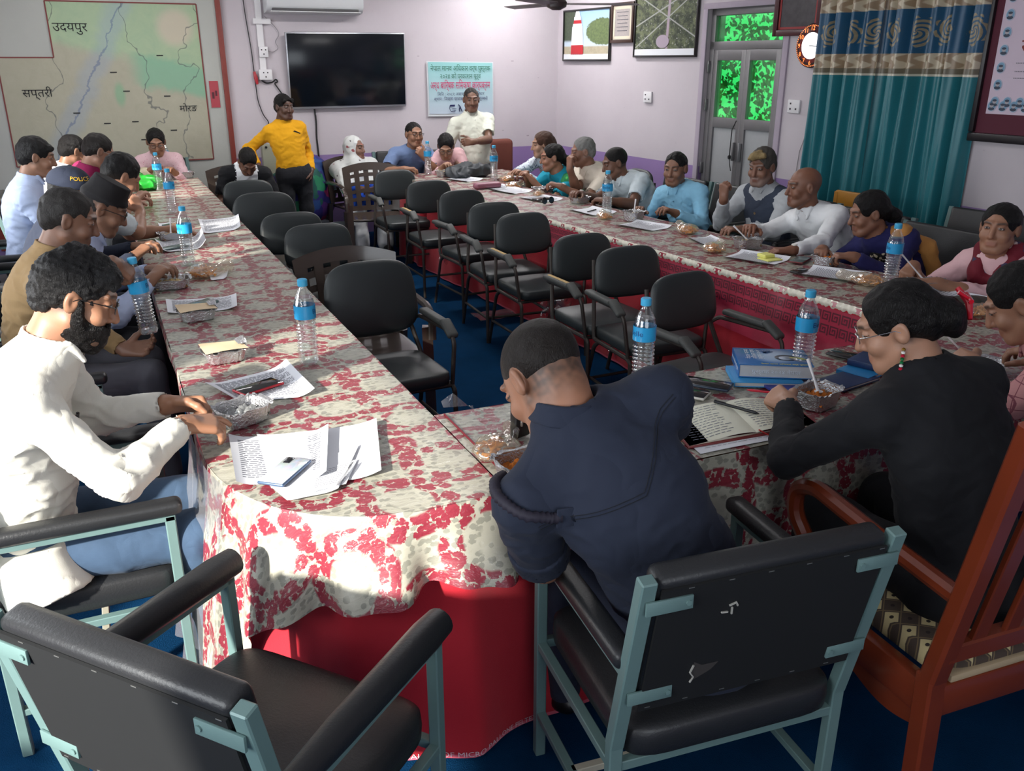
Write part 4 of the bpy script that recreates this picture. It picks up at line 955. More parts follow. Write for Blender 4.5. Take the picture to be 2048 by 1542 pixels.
# front table cloth
q = MB(); FX0, FX1, FY0, FY1 = .826, 3.66, 1.765, 2.365
fdl = lambda a: .21 + .26 * max(0, min(1, (a * 2.83 - .12) / .35)) + .012 * sin(a * 70)
fz = lambda x, y: TZ + .0035 + .0015 * sin(x * 17 + y * 9) * sin(y * 23)
q.grid(lambda a, b: (FX0 + (FX1 - FX0) * a, FY0 + (FY1 - FY0) * b + (.045 * (1 - a) * (b - .5) * 0), fz(FX0 + (FX1 - FX0) * a, FY0 + (FY1 - FY0) * b)), 90, 20, uv=lambda a, b: (FX0 + (FX1 - FX0) * a + .07, FY0 + (FY1 - FY0) * b + .1))
q.grid(lambda a, b: (FX0 + (FX1 - FX0) * a, FY0 - (.006 + .026 * b * (1 + .7 * sin(a * 55) + .4 * sin(a * 111))), TZ + .0035 - fdl(a) * b), 150, 18, uv=lambda a, b: (FX0 + (FX1 - FX0) * a + .07, FY0 - fdl(a) * b + .1))
q.grid(lambda a, b: (FX0 + (FX1 - FX0) * a, FY1 + .006 * b, TZ + .0035 - .04 * b), 60, 2, uv=lambda a, b: (FX0 + (FX1 - FX0) * a + .07, FY1 + .04 * b + .1))
ftc = tag(q.build('tablecloth', m_floral, angle=60), 'cream cloth with crimson flower rings on the front table by the officer', 'tablecloth')
q = MB(); q.tube([(.855, 2.35, TZ + .008), (.852, 1.93, TZ + .010)], .0035, 6); q.build('red_piping', mat('dark_red_cord', rgb(120, 20, 34), .5), ftc)
q = MB(); q.grid(lambda a, b: (.87 + .10 * a, 2.40 + .02 * b - .03 * a * b, TZ + .01 + .045 * (1 - abs(2 * a - .7)) * b - .01 * a), 8, 8); tag(q.build('plastic_sheet', m_clear, angle=0), 'upturned corner of clear plastic at the inner joint of the tables', 'plastic sheet')
# right table cloth with a white scalloped edge and a greek key border
q = MB(); RL = 5.22
m_floral2 = m_floral
q.grid(lambda a, b: tuple(rt_(-.02 + RL * b, .66 * a, TZ + .004 + .0014 * sin(a * 13 + b * 60) * sin(b * 140))), 14, 130, uv=lambda a, b: (.66 * a + .05, RL * b * 1.0))
q.grid(lambda a, b: tuple(rt_(-.02 + RL * b, .66 + .012 * a, TZ + .004 - .10 * a)), 3, 60, uv=lambda a, b: (.71 + .1 * a, RL * b))
rc_ = q.build('tablecloth', m_floral, angle=60); tag(rc_, 'cream cloth with crimson flower rings and white scalloped edge on the long right table', 'tablecloth')
q = MB()
def scal(a, b):
    s = RL * a; w = .030 + .010 * abs(sin(s * 62)) ; return tuple(rt_(-.02 + s, -.006 - .010 * sin(b * pi) - .004 * b + .003 * sin(s * 190), TZ + .006 - w * b))
q.grid(scal, 900, 4); tr = q.build('scalloped_edging', mat('white_scalloped_trim', rgb(226, 222, 204), .45, 0, .08, 80, .5, 200, .003, coat=.5), rc_, angle=0)
for k in range(33):
    q = MB(); s = .07 + k * .155; w = .035 + .02 * ((k * 7) % 3) / 2; zt = TZ + .005
    q.add([rt_(s, -.0145, zt - .004), rt_(s + w, -.0145, zt - .002), rt_(s + w * 1.1, -.019, zt - .016), rt_(s + w * .7, -.020, zt - .027), rt_(s + .2 * w, -.019, zt - .022)], [(0, 1, 2, 3, 4)])
    q.build('edging_flower', mat('crimson_flower_print', rgb(160, 34, 58), .5, coat=.5), rc_, angle=0)
m_band = mat('maroon_border_under_plastic', rgb(164, 32, 62), .5, 0, .12, 12, .3, 60, .003, coat=.9)
m_key = mat('dark_maroon_key_print', rgb(88, 14, 36), .5, coat=.9)
def bandp(s, z, o=0.0):
    w = (TZ - .03 - z) / .23
    f = max(0.0, min(1.0, (2.6 - s) / 1.4)); return rt_(s, -.018 - .030 * w - o - .012 * w * sin(s * 9), TZ - .03 - (TZ - .03 - z) * (.62 + .38 * f))
q = MB(); q.grid(lambda a, b: tuple(bandp(-.02 + RL * a, TZ - .03 - .26 * b)), 160, 8); q.build('border_band', m_band, rc_, angle=0)
KEY = ["1111111", "1000001", "1011101", "1010101", "1010001", "1011111", "1000000"]
q = MB(); cs = .0070
for row in range(2):
    for k in range(int(RL / (cs * 8))):
        s0 = k * cs * 8
        for j, line in enumerate(KEY):
            i = 0
            while i < 7:
                if line[i] == '1':
                    i2 = i
                    while i2 < 7 and line[i2] == '1': i2 += 1
                    za = TZ - .045 - row * .062 - j * cs; q.add([bandp(s0 + i * cs, za, .0012), bandp(s0 + i2 * cs, za, .0012), bandp(s0 + i2 * cs, za - cs, .0012), bandp(s0 + i * cs, za - cs, .0012)], [(0, 1, 2, 3)]); i = i2
                else: i += 1
q.build('greek_key_print', m_key, rc_, angle=0)
q = MB(); FXX = 2.60
q.grid(lambda a, b: (FXX + 1.1 * a, 7.58 + .68 * b, TZ + .005), 30, 16, uv=lambda a, b: (FXX + 1.1 * a, 7.58 + .68 * b))
q.grid(lambda a, b: (FXX + 1.1 * a, 7.58 - .012 * b, TZ + .005 - .12 * b), 30, 3, uv=lambda a, b: (FXX + 1.1 * a, 7.58 - .12 * b))
q.grid(lambda a, b: (FXX - .012 * b, 7.58 + .68 * a, TZ + .005 - .12 * b), 16, 3, uv=lambda a, b: (FXX - .12 * b, 7.58 + .68 * a))
tag(q.build('tablecloth', m_floral, angle=60), 'cream cloth with crimson flower rings on the far cross table', 'tablecloth')
# ------------------------------------------------------------------ chairs
m_teal = mat('grey_green_painted_steel', rgb(104, 131, 129), .45, .1, .08, 14, .15, 120, .001)
m_leath = mat('black_leatherette', rgb(36, 37, 39), .40, 0, .12, 6, .35, 160, .002); m_back = mat('black_backing_cloth', rgb(10, 12, 14), .8, 0, .2, 10)
m_vinyl = mat('dark_grey_vinyl', rgb(42, 48, 49), .45, 0, .10, 3, .15, 220, .001); m_tube = mat('dark_worn_tube', rgb(62, 56, 52), .5, .4, .3, 30)
m_pad = mat('worn_arm_pad', rgb(66, 68, 66), .6, 0, .2, 12, .3, 120, .002); m_foam = mat('exposed_foam', rgb(196, 166, 116), .9, 0, .3, 40, .6, 120, .004)
m_beigem = mat('beige_primer_steel', rgb(176, 172, 154), .6)
def pad_box(c, d, r, puff, M=None, mb=None, nx=14, ny=14):
    """cushion: rounded slab with a slightly crowned top"""
    q = mb or MB()
    def sgn(v, p): return math.copysign(abs(v) ** p, v)
    vs = []; fs = []; nu, nv = 40, 14
    for j in range(nv + 1):
        ph = -pi / 2 + pi * j / nv
        for i in range(nu):
            th = 2 * pi * i / nu; e1, e2 = .32, .24
            cx = sgn(cos(th), e2) * sgn(cos(ph), e1); cy = sgn(sin(th), e2) * sgn(cos(ph), e1); cz = sgn(sin(ph), e1)
            z = c[2] + cz * d[2] / 2 + (puff * (1 - cx * cx) * (1 - cy * cy) if cz > 0 else 0)
            vs.append((c[0] + cx * d[0] / 2, c[1] + cy * d[1] / 2, z))
    for j in range(nv):
        for i in range(nu): fs.append((j * nu + i, j * nu + (i + 1) % nu, (j + 1) * nu + (i + 1) % nu, (j + 1) * nu + i))
    q.add(vs, fs, M); return q
def steel_chair(name, label, loc, rz, fat=False, group=None):
    t = empty(name, loc, rz, label=label, cat='chair', group=group); W = .285
    q = MB(); pad_box((0, .0, .425), (.54, .50, .095), 0, .018, mb=q); q.build('seat', m_leath, t, angle=50)
    T = Matrix.Translation((0, -.268, .72)) @ Matrix.Rotation(radians(11), 4, 'X')
    q = MB(); q.box((0, .008, 0), (.53, .060, .36), .018, T, seg=3); b_ = q.build('backrest', m_leath, t)
    q = MB(); q.box((0, -.026, -.01), (.515, .006, .335), 0, T); q.build('backing_panel', m_back, b_)
    q = MB()
    for k in range(12): q.box((-.24 + k * .044, -.030, .155 if k % 2 else -.168), (.012, .001, .0015), 0, T)
    q.build('staples', mat('staple_steel', rgb(180, 180, 176), .3, .8), b_)
    for s in (-1, 1):
        q = MB(); q.bar((s * W, .235, 0), (s * W, .235, .645), .028, .028, r=.003); q.build('leg', m_teal, t)
        q = MB(); q.bar((s * W, -.215, 0), (s * W, -.215, .43), .032, .028, r=.003); q.bar((s * W, -.215, .42), (s * W, -.315, .895), .034, .030, up=(0, 1, 0), r=.003); q.build('leg', m_teal, t)
        q = MB(); q.bar((s * W, -.255, .640), (s * W, .249, .640), .028, .022, r=.002); q.build('arm_rail', m_teal, t)
        if fat: q = MB(); q.tube([(s * W, -.24, .672), (s * W, -.1, .676), (s * W, .20, .676), (s * W, .262, .674), (s * W, .278, .672)], [.026, .032, .036, .033, .014], 16); q.build('armrest', m_leath, t)
        else: q = MB(); q.box((s * W, .005, .668), (.056, .53, .044), .018, seg=4); q.build('armrest', m_leath, t)
        q = MB(); q.bar((s * W, -.215, .365), (s * W, .235, .365), .025, .022, r=.002); q.build('side_rail', m_teal, t); q = MB(); q.bar((s * W, -.215, .14), (s * W, .235, .14), .025, .020, r=.002); q.build('lower_rail', m_teal, t)
        for z in (.585, .835):
            q = MB(); yy = -.215 - .1 * (z - .42) / .475; q.box((s * (W - .045), yy - .022, z), (.10, .006, .030), .001, Matrix.Identity(4)); q.lathe([(.006, 0), (.006, .004)], 8, Matrix.Translation((s * (W - .085), yy - .024, z)) @ Matrix.Rotation(pi / 2, 4, 'X')); q.build('bracket', m_teal, t)
    for y_ in (-.215, .235): q = MB(); q.bar((-W, y_, .365), (W, y_, .365), .022, .025, r=.002); q.build('cross_rail', m_teal, t)
    q = MB(); q.bar((-W, .01, .14), (W, .01, .14), .022, .020, r=.002); q.build('stretcher', m_beigem, t)
    return t
def visitor_chair(label, loc, rz, bw=.42, bh=.25, group=None, worn=0, padm=None):
    t = empty('visitor_chair', loc, rz, label=label, cat='chair', group=group)
    q = MB(); T = Matrix.Translation((0, -.235, .735)) @ Matrix.Rotation(radians(90 + 10), 4, 'X') @ Matrix.Scale(-1, 4, (0, 0, 1))
    vs = []; fs = []; nu, nv = 44, 10
    for j in range(nv + 1):
        ph = -pi / 2 + pi * j / nv
        for i in range(nu):
            th = 2 * pi * i / nu; sg = lambda v, p: math.copysign(abs(v) ** p, v)
            cx = sg(cos(th), .55) * sg(cos(ph), .55); cy = sg(sin(th), .55) * sg(cos(ph), .55); cz = sg(sin(ph), .7)
            x = cx * bw / 2 * (1 - .06 * cy); y = cy * bh / 2; vs.append((x, y, cz * .026 - .10 * x * x * 2.2 + .02))
    for j in range(nv):
        for i in range(nu): fs.append((j * nu + i, j * nu + (i + 1) % nu, (j + 1) * nu + (i + 1) % nu, (j + 1) * nu + i))
    q.add(vs, [f[::-1] for f in fs], T); q.build('backrest', padm or m_vinyl, t, angle=60)
    q = MB(); pad_box((0, .02, .435), (.44, .43, .07), 0, .015, mb=q); q.build('seat', padm or m_vinyl, t, angle=60)
    if worn: q = MB(); q.tube([(-.20 + .4 * k / 14, .225 - .02 * ((k * 5) % 3) - .25 * abs(k / 14 - .5) ** 2 * 2, .425 + .014 * ((k * 3) % 4) / 3) for k in range(15)], [.008 + .005 * ((k * 7) % 3) for k in range(15)], 6); q.build('torn_seat_edge', m_foam, t)
    for s in (-1, 1):
        x = s * .225
        q = MB(); q.tube(fillet([(x * .78, -.285, .80), (x * .86, -.235, .60), (x, -.17, .44), (x, -.16, .40), (x, .20, .395), (x, .225, .38), (x * 1.02, .245, 0)], .05), .0115, 8); q.build('side_frame', m_tube, t)
        q = MB(); q.tube(fillet([(x, -.10, .40), (x, -.16, .36), (x * 1.03, -.27, 0)], .06), .0115, 8); q.build('leg', m_tube, t)
        q = MB(); q.tube(fillet([(x * .86, -.235, .60), (x * 1.05, -.22, .625), (x * 1.10, .12, .635), (x * 1.10, .185, .60), (x, .20, .40)], .06), .0105, 8); a_ = q.build('arm_frame', m_tube, t)
        q = MB(); q.box((x * 1.12, -.06, .655), (.050, .28, .028), .012, seg=3); T = Matrix.Translation((x * 1.12, .115, .642)) @ Matrix.Rotation(radians(-28), 4, 'X'); q.box((0, 0, 0), (.054, .12, .030), .013, T, seg=3); q.build('arm_pad', m_pad, t)
    q = MB(); q.tube([(-.225, .20, .395), (.225, .20, .395)], .010, 8); q.tube([(-.228, .225, .17), (.228, .225, .17)], .009, 8); q.tube([(-.225, -.15, .40), (.225, -.15, .40)], .010, 8)
    for s in (-1, 1): q.tube([(s * .228, .237, .17), (s * .229, -.21, .17)], .009, 8)
    q.build('cross_bar', m_tube, t)
    return t
m_plc = mat('smoky_brown_plastic', rgb(70, 60, 54), .22, 0, .15, 4, coat=.6); m_plw = clear('plastic_wrap', (.92, .9, .88), .1, .12, .8, 30.0, .08)
def plastic_chair(label, loc, rz, group=None):
    t = empty('plastic_armchair', loc, rz, label=label, cat='chair', group=group)
    q = MB(); W = .25
    def bk(a, b, o=0.0):
        x = -W + 2 * W * a; return (x * (1 + .10 * b), -.20 - .09 * b - .05 * (1 - (2 * a - 1) ** 2) - o, .44 + .40 * b + .045 * b * (1 - (2 * a - 1) ** 2))
    for a0, a1, b0, b1 in ((0, .13, 0, 1), (.87, 1, 0, 1), (.0, 1, .84, 1), (0, 1, 0, .10)):
        q.grid(lambda a, b: bk(a0 + (a1 - a0) * a, b0 + (b1 - b0) * b), 10, 6); q.grid(lambda a, b: bk(a0 + (a1 - a0) * (1 - a), b0 + (b1 - b0) * b, .012), 10, 6)
    for k in range(4):
        a0 = .20 + k * .17; q.grid(lambda a, b: bk(a0 + .09 * a, .08 + .80 * b, -.004 if k % 2 else .006), 3, 8); q.grid(lambda a, b: bk(a0 + .09 * (1 - a), .08 + .80 * b, .010), 3, 8)
    for k in range(4):
        b0 = .20 + k * .17; q.grid(lambda a, b: bk(.10 + .8 * a, b0 + .075 * b, .003), 12, 2); q.grid(lambda a, b: bk(.10 + .8 * (1 - a), b0 + .075 * b, .013), 12, 2)
    q.build('backrest', m_plc, t, angle=60)
    q = MB(); pad_box((0, .02, .42), (.50, .46, .03), 0, -.01, mb=q); q.build('seat', m_plc, t, angle=60)
    for s in (-1, 1):
        q = MB(); q.tube(fillet([(s * .275, -.24, .64), (s * .29, -.1, .655), (s * .29, .15, .65), (s * .285, .235, .62), (s * .28, .245, .5)], .05), [.020] * 20 if False else .020, 8); q.build('armrest', m_plc, t)
        for y, yy in ((.22, .25), (-.20, -.27)):
            q = MB(); q.add([(s * (.235 + w), (y if z else yy) + v, z * (.56 if y > 0 else .44)) for z in (1, 0) for w, v in ((0, 0), (.055, 0), (.05, -.03 * (1 if y > 0 else -1)), (.02, -.05 * (1 if y > 0 else -1)))], [(0, 1, 2, 3), (7, 6, 5, 4), (0, 4, 5, 1), (1, 5, 6, 2), (2, 6, 7, 3), (3, 7, 4, 0)]); q.build('leg', m_plc, t)
    return t
F_ = -pi   # facing the camera end (chair local +y turned to -y)
v0 = visitor_chair('black oval-backed visitor chair nearest the right table end, tilted slightly towards it', (2.44, 3.08, 0), pi - radians(-6), .40, .27)
Rg = 'visitor chairs along the right table'
v0['group'] = Rg
for x, y, a, w, lb in ((2.50, 3.72, 2, 0, 'black visitor chair second from the front in the right row, white dots on its back'), (2.47, 4.14, -2, 1, 'black visitor chair third from the front in the right row, torn plastic under its seat'),
                    (2.47, 4.95, 0, 1, 'black visitor chair fourth from the front in the right row, foam showing on the arm'), (2.47, 5.45, 3, 0, 'black visitor chair fifth from the front in the right row, worn grey arm pad'),
                    (2.52, 6.12, -4, 0, 'black visitor chair third from the far end of the right row'), (2.47, 6.78, 0, 1, 'black visitor chair second from the far end of the right row, frayed seat edge'),
                    (2.44, 7.62, 0, 0, 'black visitor chair at the far end of the right row, beside the plastic armchair')):
    c = again(v0, (x, y, 0), pi - radians(a), lb, Rg)
    if w:
        q = MB(); q.tube([(-.20 + .4 * k / 14, .225 - .02 * ((k * 5) % 3) - .25 * abs(k / 14 - .5) ** 2 * 2, .425 + .014 * ((k * 3) % 4) / 3) for k in range(15)], [.006 + .004 * ((k * 7) % 3) for k in range(15)], 6); q.build('torn_seat_edge', m_foam, c)
        q = MB(); q.box((.25, -.06, .668), (.022, .22, .008), .003); q.build('exposed_foam', m_foam, c)
        q = MB(); q.grid(lambda a_, b_: (-.12 + .2 * a_ + .02 * sin(b_ * 9), .21 + .02 * sin(a_ * 9) , .39 - (.05 + .10 * abs(sin(a_ * 7))) * b_), 12, 6); q.build('torn_plastic', m_plw, c, angle=0)
Lg = 'visitor chairs along the left table'
v1 = visitor_chair('large black visitor chair nearest in the left row, its arm over the aisle', (1.10, 3.74, 0), pi - radians(-3), .46, .36, Lg)
v2 = visitor_chair('black visitor chair just behind the woven brown plastic armchair in the left row', (1.15, 5.10, 0), pi, .42, .27, Lg)
again(v2, (1.10, 5.60, 0), pi + radians(2), 'black visitor chair in the middle of the left row, behind two others', Lg)
again(v1, (1.04, 6.30, 0), pi, 'tall black visitor chair in the left row, in front of the standing boy in yellow', Lg)
again(v2, (1.10, 7.42, 0), pi, 'black visitor chair furthest in the left row, in front of the seated boy', Lg)
pc = plastic_chair('smoky brown plastic armchair with woven back in the left row', (1.10, 4.18, 0), pi)
pc2 = again(pc, (2.32, 8.10, 0), pi - radians(10), 'smoky brown plastic armchair at the far end beside the seated woman in the scarf')
again(pc, (2.38, 8.80, 0), radians(190), 'brown plastic armchair on which the woman in the white scarf sits')
again(pc, (1.16, 8.42, 0), pi, 'brown plastic armchair on which the boy with lowered head sits')
# steel chairs
steel_chair('steel_armchair', 'empty black padded steel armchair at the lower left corner, turned to the table', (.135, 1.545, 0), radians(40 - 90), True)
oc = steel_chair('steel_armchair', 'black padded grey-green steel armchair the police officer sits in', (1.13, 1.445, 0), radians(-6))
_ob = [c for c in oc.children if c.name.startswith('backrest')][0]; _T = Matrix.Translation((0, -.268, .72)) @ Matrix.Rotation(radians(11), 4, 'X')
q = MB()
for pts in (((-.10, .085), (-.085, .090), (-.08, .080)), ((-.115, .07), (-.10, .068)), ((-.092, .078), (-.09, .06)), ((-.15, -.07), (-.155, -.09), (-.145, -.105), (-.15, -.12))): q.tube([_T @ Vector((x, -.0305, z)) for x, z in pts], .0022, 4)
q.build('exposed_threads', mat('white_thread', rgb(170, 168, 160), .8), _ob)
q = MB(); q.add([_T @ Vector((x, -.0300, z)) for x, z in ((-.15, -.06), (-.13, -.075), (-.09, -.075), (-.105, -.095), (-.15, -.12))], [(0, 1, 2, 3, 4)]); q.build('torn_patch', mat('grey_torn_lining', rgb(56, 52, 50), .9), _ob)
steel_chair('steel_armchair', 'black padded steel armchair under the bearded man in the ivory kurta', (-.20, 2.585, 0), radians(-90))
for y, x, lb in ((3.78, -.36, 'steel armchair behind the man in the khaki shirt'), (4.62, -.30, 'steel armchair behind the man in the black cap'), (5.55, -.42, 'steel armchair of the man resting his elbow on the left table'), (6.35, -.62, 'steel armchair behind the young man in the pale blue shirt'),
                 (7.35, -.40, 'steel armchair of the man in the maroon polo shirt')):
    steel_chair('steel_armchair', lb, (x, y, 0), radians(-90))
steel_chair('steel_armchair', 'steel armchair of the woman in pink at the far end of the left table', (.52, 9.22, 0), pi)
for y, x, lb in ((2.80, 4.10, 'dark padded chair under the woman in the maroon flowered scarf'), (3.52, 4.12, 'dark padded chair of the woman in the navy dress'), (4.12, 4.18, 'dark padded chair of the bald man in the white shirt'), (4.76, 4.20, 'dark padded chair of the old man in the waistcoat'),
                 (5.42, 4.15, 'dark padded chair of the man in the sky blue shirt'), (6.05, 4.10, 'dark padded chair of the young man in the pale shirt')):
    steel_chair('steel_armchair', lb, (x, y, 0), radians(90) + .07)
steel_chair('steel_armchair', 'empty high black padded steel chair against the curtain at the right', (4.85, 3.75, 0), radians(100))
v3 = visitor_chair('black rounded chair of the elderly grey-haired man', (4.10, 6.70, 0), radians(90), .44, .34)
again(v3, (4.10, 7.35, 0), radians(90), 'black rounded chair of the woman in the green sari'); again(v3, (4.15, 7.95, 0), radians(100), 'black rounded chair of the brown-haired woman in the printed top')
steel_chair('steel_armchair', 'dark chair behind the man in the blue-grey T-shirt', (2.95, 8.98, 0), pi); steel_chair('steel_armchair', 'dark chair of the woman in pink bending over her food at the far table', (3.42, 8.95, 0), pi)
# brown upholstered chair behind the speaker
t = empty('upholstered_chair', (3.98, 8.95, 0), pi, label='brown upholstered chair behind the standing speaker', cat='chair')
mbr = mat('brown_velour', rgb(104, 52, 40), .8, 0, .1, 8)
q = MB(); q.box((0, -.22, .68), (.50, .12, .62), .05, seg=4); q.build('backrest', mbr, t); q = MB(); q.box((0, .03, .38), (.52, .50, .16), .04, seg=3); q.build('seat', mbr, t)
for s in (-1, 1):
    for y in (-.2, .22): q = MB(); q.bar((s * .22, y, 0), (s * .22, y, .31), .04, r=.004); q.build('leg', m_wood, t)
# yellow-brown wooden chair against the curtain
t = empty('wooden_chair', (4.72, 4.72, 0), radians(95), label='yellow-brown slatted chair back in front of the teal curtain', cat='chair'); my_ = mat('varnished_yellow_wood', rgb(176, 122, 44), .35, 0, .15, 12)
q = MB(); q.box((0, -.22, .84), (.40, .03, .14), .01).box((0, -.21, .66), (.40, .02, .06), .005); q.build('backrest', my_, t); q = MB(); q.box((0, 0, .44), (.44, .42, .035), .01); q.build('seat', my_, t)
for s in (-1, 1):
    for y, h in ((-.2, .9), (.19, .43)): q = MB(); q.bar((s * .19, y, 0), (s * .19, y - (.02 if h > .5 else 0), h), .035, r=.004); q.build('leg', my_, t)
# carved wooden armchair
m_mah = mat('red_brown_varnished_wood', rgb(112, 46, 24), .28, 0, .18, 9, .1, 40, .001, coat=.5)
def weave():
    t = NT('brown_and_cream_diamond_fabric'); v = t.vm('MULTIPLY', t.co(), (1, 1, 1)); s = t.n('ShaderNodeSeparateXYZ', ins={0: v}); k = 17.0
    a = t.math('MULTIPLY', t.math('ADD', s.outputs[0], s.outputs[1]), k); b = t.math('MULTIPLY', t.math('SUBTRACT', s.outputs[0], s.outputs[1]), k)
    fa = t.math('ABSOLUTE', t.math('SUBTRACT', t.math('FRACT', a), .5)); fb = t.math('ABSOLUTE', t.math('SUBTRACT', t.math('FRACT', b), .5)); mx = t.math('MAXIMUM', fa, fb)
    par = t.math('GREATER_THAN', t.math('FRACT', t.math('MULTIPLY', t.math('ADD', t.math('FLOOR', a), t.math('FLOOR', b)), .5)), .25)
    sq = t.math('MULTIPLY', t.step(mx, .40, .36), par); dot = t.step(t.vm('LENGTH', t.n('ShaderNodeCombineXYZ', ins={0: fa, 1: fb}).outputs[0]), .14, .11)
    c = t.mix(sq, rgb(70, 58, 50), rgb(196, 180, 134)); c = t.mix(dot, c, rgb(40, 32, 28)); edge = t.step(mx, .455, .475); c = t.mix(t.math('MULTIPLY', edge, .45), c, rgb(150, 130, 90)); t.base(c); t.r(.85); return t.m
t = empty('carved_armchair', (1.885, 1.30, 0), radians(-4), label='carved red-brown wooden armchair with brown and cream diamond seat', cat='chair')
q = MB(); pad_box((0, .0, .455), (.50, .46, .07), 0, .02, mb=q); q.build('seat', weave(), t, angle=50)
for s in (-1, 1):
    q = MB(); q.bar((s * .285, -.235, 0), (s * .285, -.215, .47), .055, .05, r=.006); q.bar((s * .285, -.218, .45), (s * .305, -.345, 1.15), .055, .045, up=(0, 1, 0), r=.008); q.build('leg', m_mah, t)
    q = MB(); q.bar((s * .285, .235, 0), (s * .285, .235, .45), .05, .05, r=.006); q.build('leg', m_mah, t)
    q = MB(); q.tube(fillet([(s * .285, -.25, .69), (s * .29, .05, .715), (s * .29, .24, .735), (s * .29, .31, .70), (s * .288, .31, .62), (s * .285, .245, .56), (s * .285, .235, .44)], .07, 6), .0235, 10); q.build('armrest', m_mah, t)
    q = MB(); q.box((s * .285, 0, .395), (.04, .44, .09), .006)
    vs = []; n_ = 24
    for k in range(n_ + 1):
        y = -.21 + .42 * k / n_; d = .035 + .022 * abs(sin(k / n_ * pi * 2)) + .03 * (1 - abs(2 * k / n_ - 1)) * 0
        vs += [(s * .300, y, .35), (s * .300, y, .35 - d), (s * .270, y, .35 - d), (s * .270, y, .35)]
    fs = []
    for k in range(n_):
        for j in range(4): fs.append((k * 4 + j, k * 4 + (j + 1) % 4, (k + 1) * 4 + (j + 1) % 4, (k + 1) * 4 + j))
    fs += [(0, 1, 2, 3), (n_ * 4 + 3, n_ * 4 + 2, n_ * 4 + 1, n_ * 4)]; q.add(vs, fs); q.build('apron', m_mah, t)
for y_ in (-.225, .235): q = MB(); q.box((0, y_, .40), (.54, .035, .09), .005); q.build('seat_rail', m_mah, t)
q = MB(); q.box((0, -.225, .455), (.5, .03, .02), .004); q.build('pale_seat_batten', mat('raw_batten', rgb(170, 150, 120), .7), t)
q = MB(); q.bar((-.29, -.235, .54), (.29, -.235, .54), .04, .05, r=.005); q.bar((-.30, -.34, 1.12), (.30, -.34, 1.12), .045, .10, r=.01)
for x in (-.2, -.1, 0, .1, .2): q.bar((x, -.24, .55), (x, -.335, 1.10), .045, .016, up=(0, 1, 0), r=.003)
q.build('backrest', m_mah, t)
